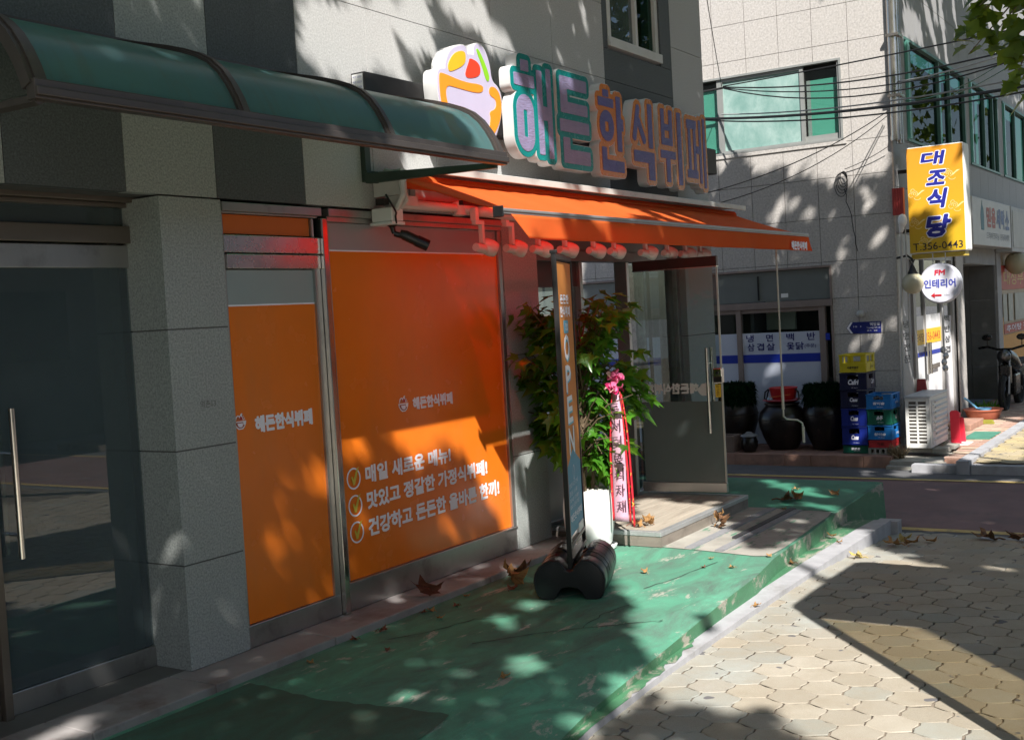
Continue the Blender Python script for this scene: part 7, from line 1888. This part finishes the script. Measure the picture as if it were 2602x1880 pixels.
for k,(lab_,(tx,ty)) in enumerate(TREES):
    gz=-.2 if k else -.14
    T_=thing('plane_tree',(tx,ty,gz),lab_,'tree','street trees')
    mine=pos[own==k]
    mb=MB()
    mb.tube([(tx,ty,gz),(tx+.02,ty+.02,1.2),(tx-.03,ty+.05,2.8),(tx+.03,ty+.12,4.4),(tx+.1,ty+.3,6.2),(tx+.1,ty+.5,8.2)],[.19,.15,.135,.11,.08,.03],14)
    cand=mine[rs.permutation(len(mine))[:150]]; nb=0
    st_=np.stack([np.full(len(cand),tx+.03),np.full(len(cand),ty+.12),rs.uniform(3.6,6.0,len(cand))],1)
    bad=np.zeros(len(cand),int)
    for f in np.linspace(0,1,14):
        Q=st_+(cand-st_)*f; Q[:,2]+=.5*math.sin(f*3.14)
        if len(Q): bad+=10*seen(Q,.05)+litmask(Q[:,0]+.73*Q[:,2],Q[:,1]+.64*Q[:,2],.05)
    for c_,s_ in list(zip(cand[bad<2],st_[bad<2]))[:17]:
        b0=Vector(s_); e=Vector(c_); m_=b0.lerp(e,.5)+Vector((0,0,.5))
        mb.tube([b0,b0.lerp(m_,.6)+Vector((0,0,.1)),m_,m_.lerp(e,.6),e],[.055,.042,.030,.018,.006],6)
    obj('trunk',mb,BARK,T_,smooth=True)
    lv=[]
    for p_ in mine:
        nrm=(-SUN+rv(.28)).normalized(); d=rv(); d.z-=.5; d=d-nrm*d.dot(nrm)
        lv.append((Vector(p_)-d.normalized()*.068,d,nrm,rnd.uniform(.125,.17)))
    if k>=1:
        # unseen crown leaves added to block sky light and darken window reflections
        Q=(np.array([tx-.5,ty+1.6,6.6])+rs.normal(0,1,(2600,3))*[1.5,1.3,1.4]) if k>1 else (np.array([7.2,-.8,7.6])+rs.normal(0,1,(5200,3))*[2.3,1.8,1.0])
        Q=Q[(Q[:,2]>3.4)&~seen(Q,.05)]; Q=Q[~litmask(Q[:,0]+.73*Q[:,2],Q[:,1]+.64*Q[:,2],.03)]
        for q in Q: lv.append((Vector(q),rv(),rv(),rnd.uniform(.16,.24)))
    if k==1:
        # the branch that hangs into the picture
        BR=MB(); root=Vector((9.7,.95,4.15))
        for (ex,ey,ez,cnt) in ((9.8,1.95,3.62,16),(9.75,1.80,3.78,14),(9.85,1.70,3.58,20),(9.8,1.60,3.42,16),(9.78,1.66,3.95,14),(9.9,1.92,3.45,8),(9.8,1.52,3.30,10),(9.75,1.45,3.62,16),(9.8,1.40,3.85,14),(9.85,1.83,4.02,10),(9.8,1.58,3.18,10),(9.78,1.46,3.10,10),(9.8,1.50,3.45,12),(9.85,1.42,3.30,12)):
            e=Vector((ex,ey,ez)); m_=root.lerp(e,.5)+Vector((0,0,.10)); BR.tube([root,m_,e],[.012,.008,.004],5)
            for j in range(cnt):
                f=rnd.uniform(.55,1.06); q=root.lerp(e,f)+Vector((0,0,.10*math.sin(f*3.1)))+rv(.05)
                d=Vector((rnd.gauss(-.3,.5),rnd.gauss(.4,.5),rnd.uniform(-1.1,-.1)))
                lv.append((q,d,Vector((-.55,-.35,.8))+rv(.35),rnd.uniform(.10,.165)))
        BR.tube([(7.43,-4.18,4.6),(8.4,-2.2,5.0),(9.3,-.2,4.7),root],[.06,.045,.03,.014],8)
        obj('branch',BR,BARK,T_,smooth=True)
    leaf_mesh('crown',lv,lobed7 if False else leaf_simple,CROWN,T_,fold=.12,droop=.10)

# ---------------------------------------------------------------- overhead cables
CAB=M('black_cable',(.014,.014,.015),.5,0,.2); CABG=M('grey_cable',(.30,.31,.31),.5,0,.1); CABT=M('green_cable',(.03,.16,.12),.5,0,.1)
def cable(a,b,sag,r,mat,label,n=14,cat='cable'):
    a,b=Vector(a),Vector(b)
    mb=MB().tube([a.lerp(b,i/n)-Vector((0,0,sag*4*(i/n)*(1-i/n))) for i in range(n+1)],r*.85,6)
    o=obj('overhead_cable',mb,mat,None,smooth=True); return tag(o,label,cat,'overhead cables')
# from the pole behind the trees to the restaurant wall and the shop corner
cable((13.7,5.85,3.90),(10.8,1.2,3.30),.09,.018,CAB,'thickest black cable running across the restaurant window toward the right')
cable((13.7,5.85,3.885),(10.85,1.25,3.27),.13,.010,CAB,'thin black cable sagging just under the thickest one')
cable((13.8,5.56,4.27),(10.8,1.1,3.80),.02,.009,CAB,'black cable from the window corner running nearly straight to the upper right')
cable((13.8,5.56,4.26),(10.9,1.1,3.70),.16,.010,CAB,'black cable from the window corner with a shallow sag')
cable((13.8,5.56,4.25),(10.9,1.15,3.62),.20,.008,CAB,'black cable from the window corner hanging lowest of its bundle')
cable((13.8,5.55,4.24),(11.0,1.0,3.75),.33,.009,CAB,'black cable from the window corner with the deepest sag')
cable((13.8,5.85,4.24),(13.8,5.56,4.25),.0,.016,CAB,'short stub of cable bundle at the left window corner')
cable((10.05,4.3,5.6),(13.8,5.58,4.27),.10,.006,CAB,'thin black drop wire from above the shop corner to the window corner')
cable((14.1,3.58,4.05),(11.0,1.3,3.72),.05,.010,CABG,'pale grey cable to the upper right beside the drain pipe')
cable((13.8,5.6,3.93),(11.0,1.2,3.42),.10,.009,CABG,'pale grey cable parallel to the thick black one')
cable((14.3,3.5,3.85),(10.9,1.4,3.82),.16,.006,CABT,'green wire rising to the leaves at the upper right')
cable((14.3,3.5,3.80),(10.9,1.35,3.75),.15,.006,CABT,'second green wire below the first at the upper right')
cable((13.9,3.60,3.70),(10.2,4.35,2.62),.10,.007,CAB,'thin wire slanting down from the drain pipe to the shop corner')
cable((13.92,3.60,3.66),(10.2,4.35,2.50),.14,.006,CAB,'second thin wire slanting down to the shop corner')
cable((13.93,3.62,3.30),(13.97,4.15,3.10),.02,.005,CAB,'thin wire from the corner to the coil on the granite wall')
CO=MB(); 
for k in range(5):
    rr=.055+.012*k; c0=(13.95,4.16+.01*k,3.0-.02*k)
    CO.tube([(c0[0]+.004*k,c0[1]+rr*.75*math.cos(a),c0[2]+rr*1.35*math.sin(a)) for a in np.linspace(0,6.283,24)],.004,5,cap=False)
pt=[(13.96,4.16,2.86)]
for k in range(9): pt.append((13.96,4.14-.012*k+rnd.uniform(-.02,.02),2.80-.085*k))
CO.tube(pt,.005,5)
o=obj('wire_coil',CO,CAB,None,smooth=True); tag(o,'tangled coil of thin black wire hanging on the granite wall below the green window','wire coil')

# ---------------------------------------------------------------- just outside the frame: shelter shaped to cast the paver shadow, far side of the street
SH=thing('shadow_shelter',(5.0,-.2,-.14),'unseen grey roofed glass shelter, shaped and placed to cast the shadow on the pavers','shelter')
mb=MB(); rp=[(4.30,-.85),(4.30,.52),(4.33,.565),(4.40,.585),(5.60,.585),(5.66,.56),(5.68,.50),(5.60,-.85)]
mb.prism(rp,'Z',2.42,2.52); obj('roof',mb,M('grey_roof_sheet',(.30,.30,.30),.5),SH)
mb=MB(); mb.box(4.30,4.345,.50,.55,-.14,2.42)
obj('post',mb,BRONZE,SH)
mb=MB(); mb.box(4.30,4.345,-.85,-.07,-.14,2.42); obj('panel',mb,M('grey_panel',(.3,.3,.3),.6),SH)
mb=MB(); mb.box(4.318,4.326,-.06,.49,.02,2.30); obj('glass_pane',mb,glass('tinted_shelter_glass',(.62,.58,.48),.8),SH)
mb=MB(); mb.box(4.31,4.335,-.06,.49,2.33,2.42); obj('top_rail',mb,BRONZE,SH)
OB=thing('opposite_building',(4,-12,-.4),'plain grey building on the opposite side of the street','building')
mb=MB().box(-14,30,-20,-12,-.4,6.2); obj('wall',mb,M('opposite_wall',(.20,.195,.18),.8,0,.1,2),OB)
for x in np.arange(-12,29,3.2):
    for z in (1.2,4.3): obj('window',MB().box(x,x+1.8,-11.99,-11.9,z,z+1.4),GLASS_DK,OB)
EB=thing('sky_block_building',(-14,2,-.4),'plain grey building added unseen behind the camera to block sky light','building')  # added unseen block that cuts down the sky light
obj('wall',MB().box(-22,-14.5,-8,14,-.4,15),M('sky_block_wall',(.20,.195,.18),.8,0,.1,2),EB)
for y in np.arange(-6,12,3.2):
    for z in (1.2,4.3,7.4): obj('window',MB().box(-14.49,-14.4,y,y+1.8,z,z+1.4),GLASS_DK,EB)
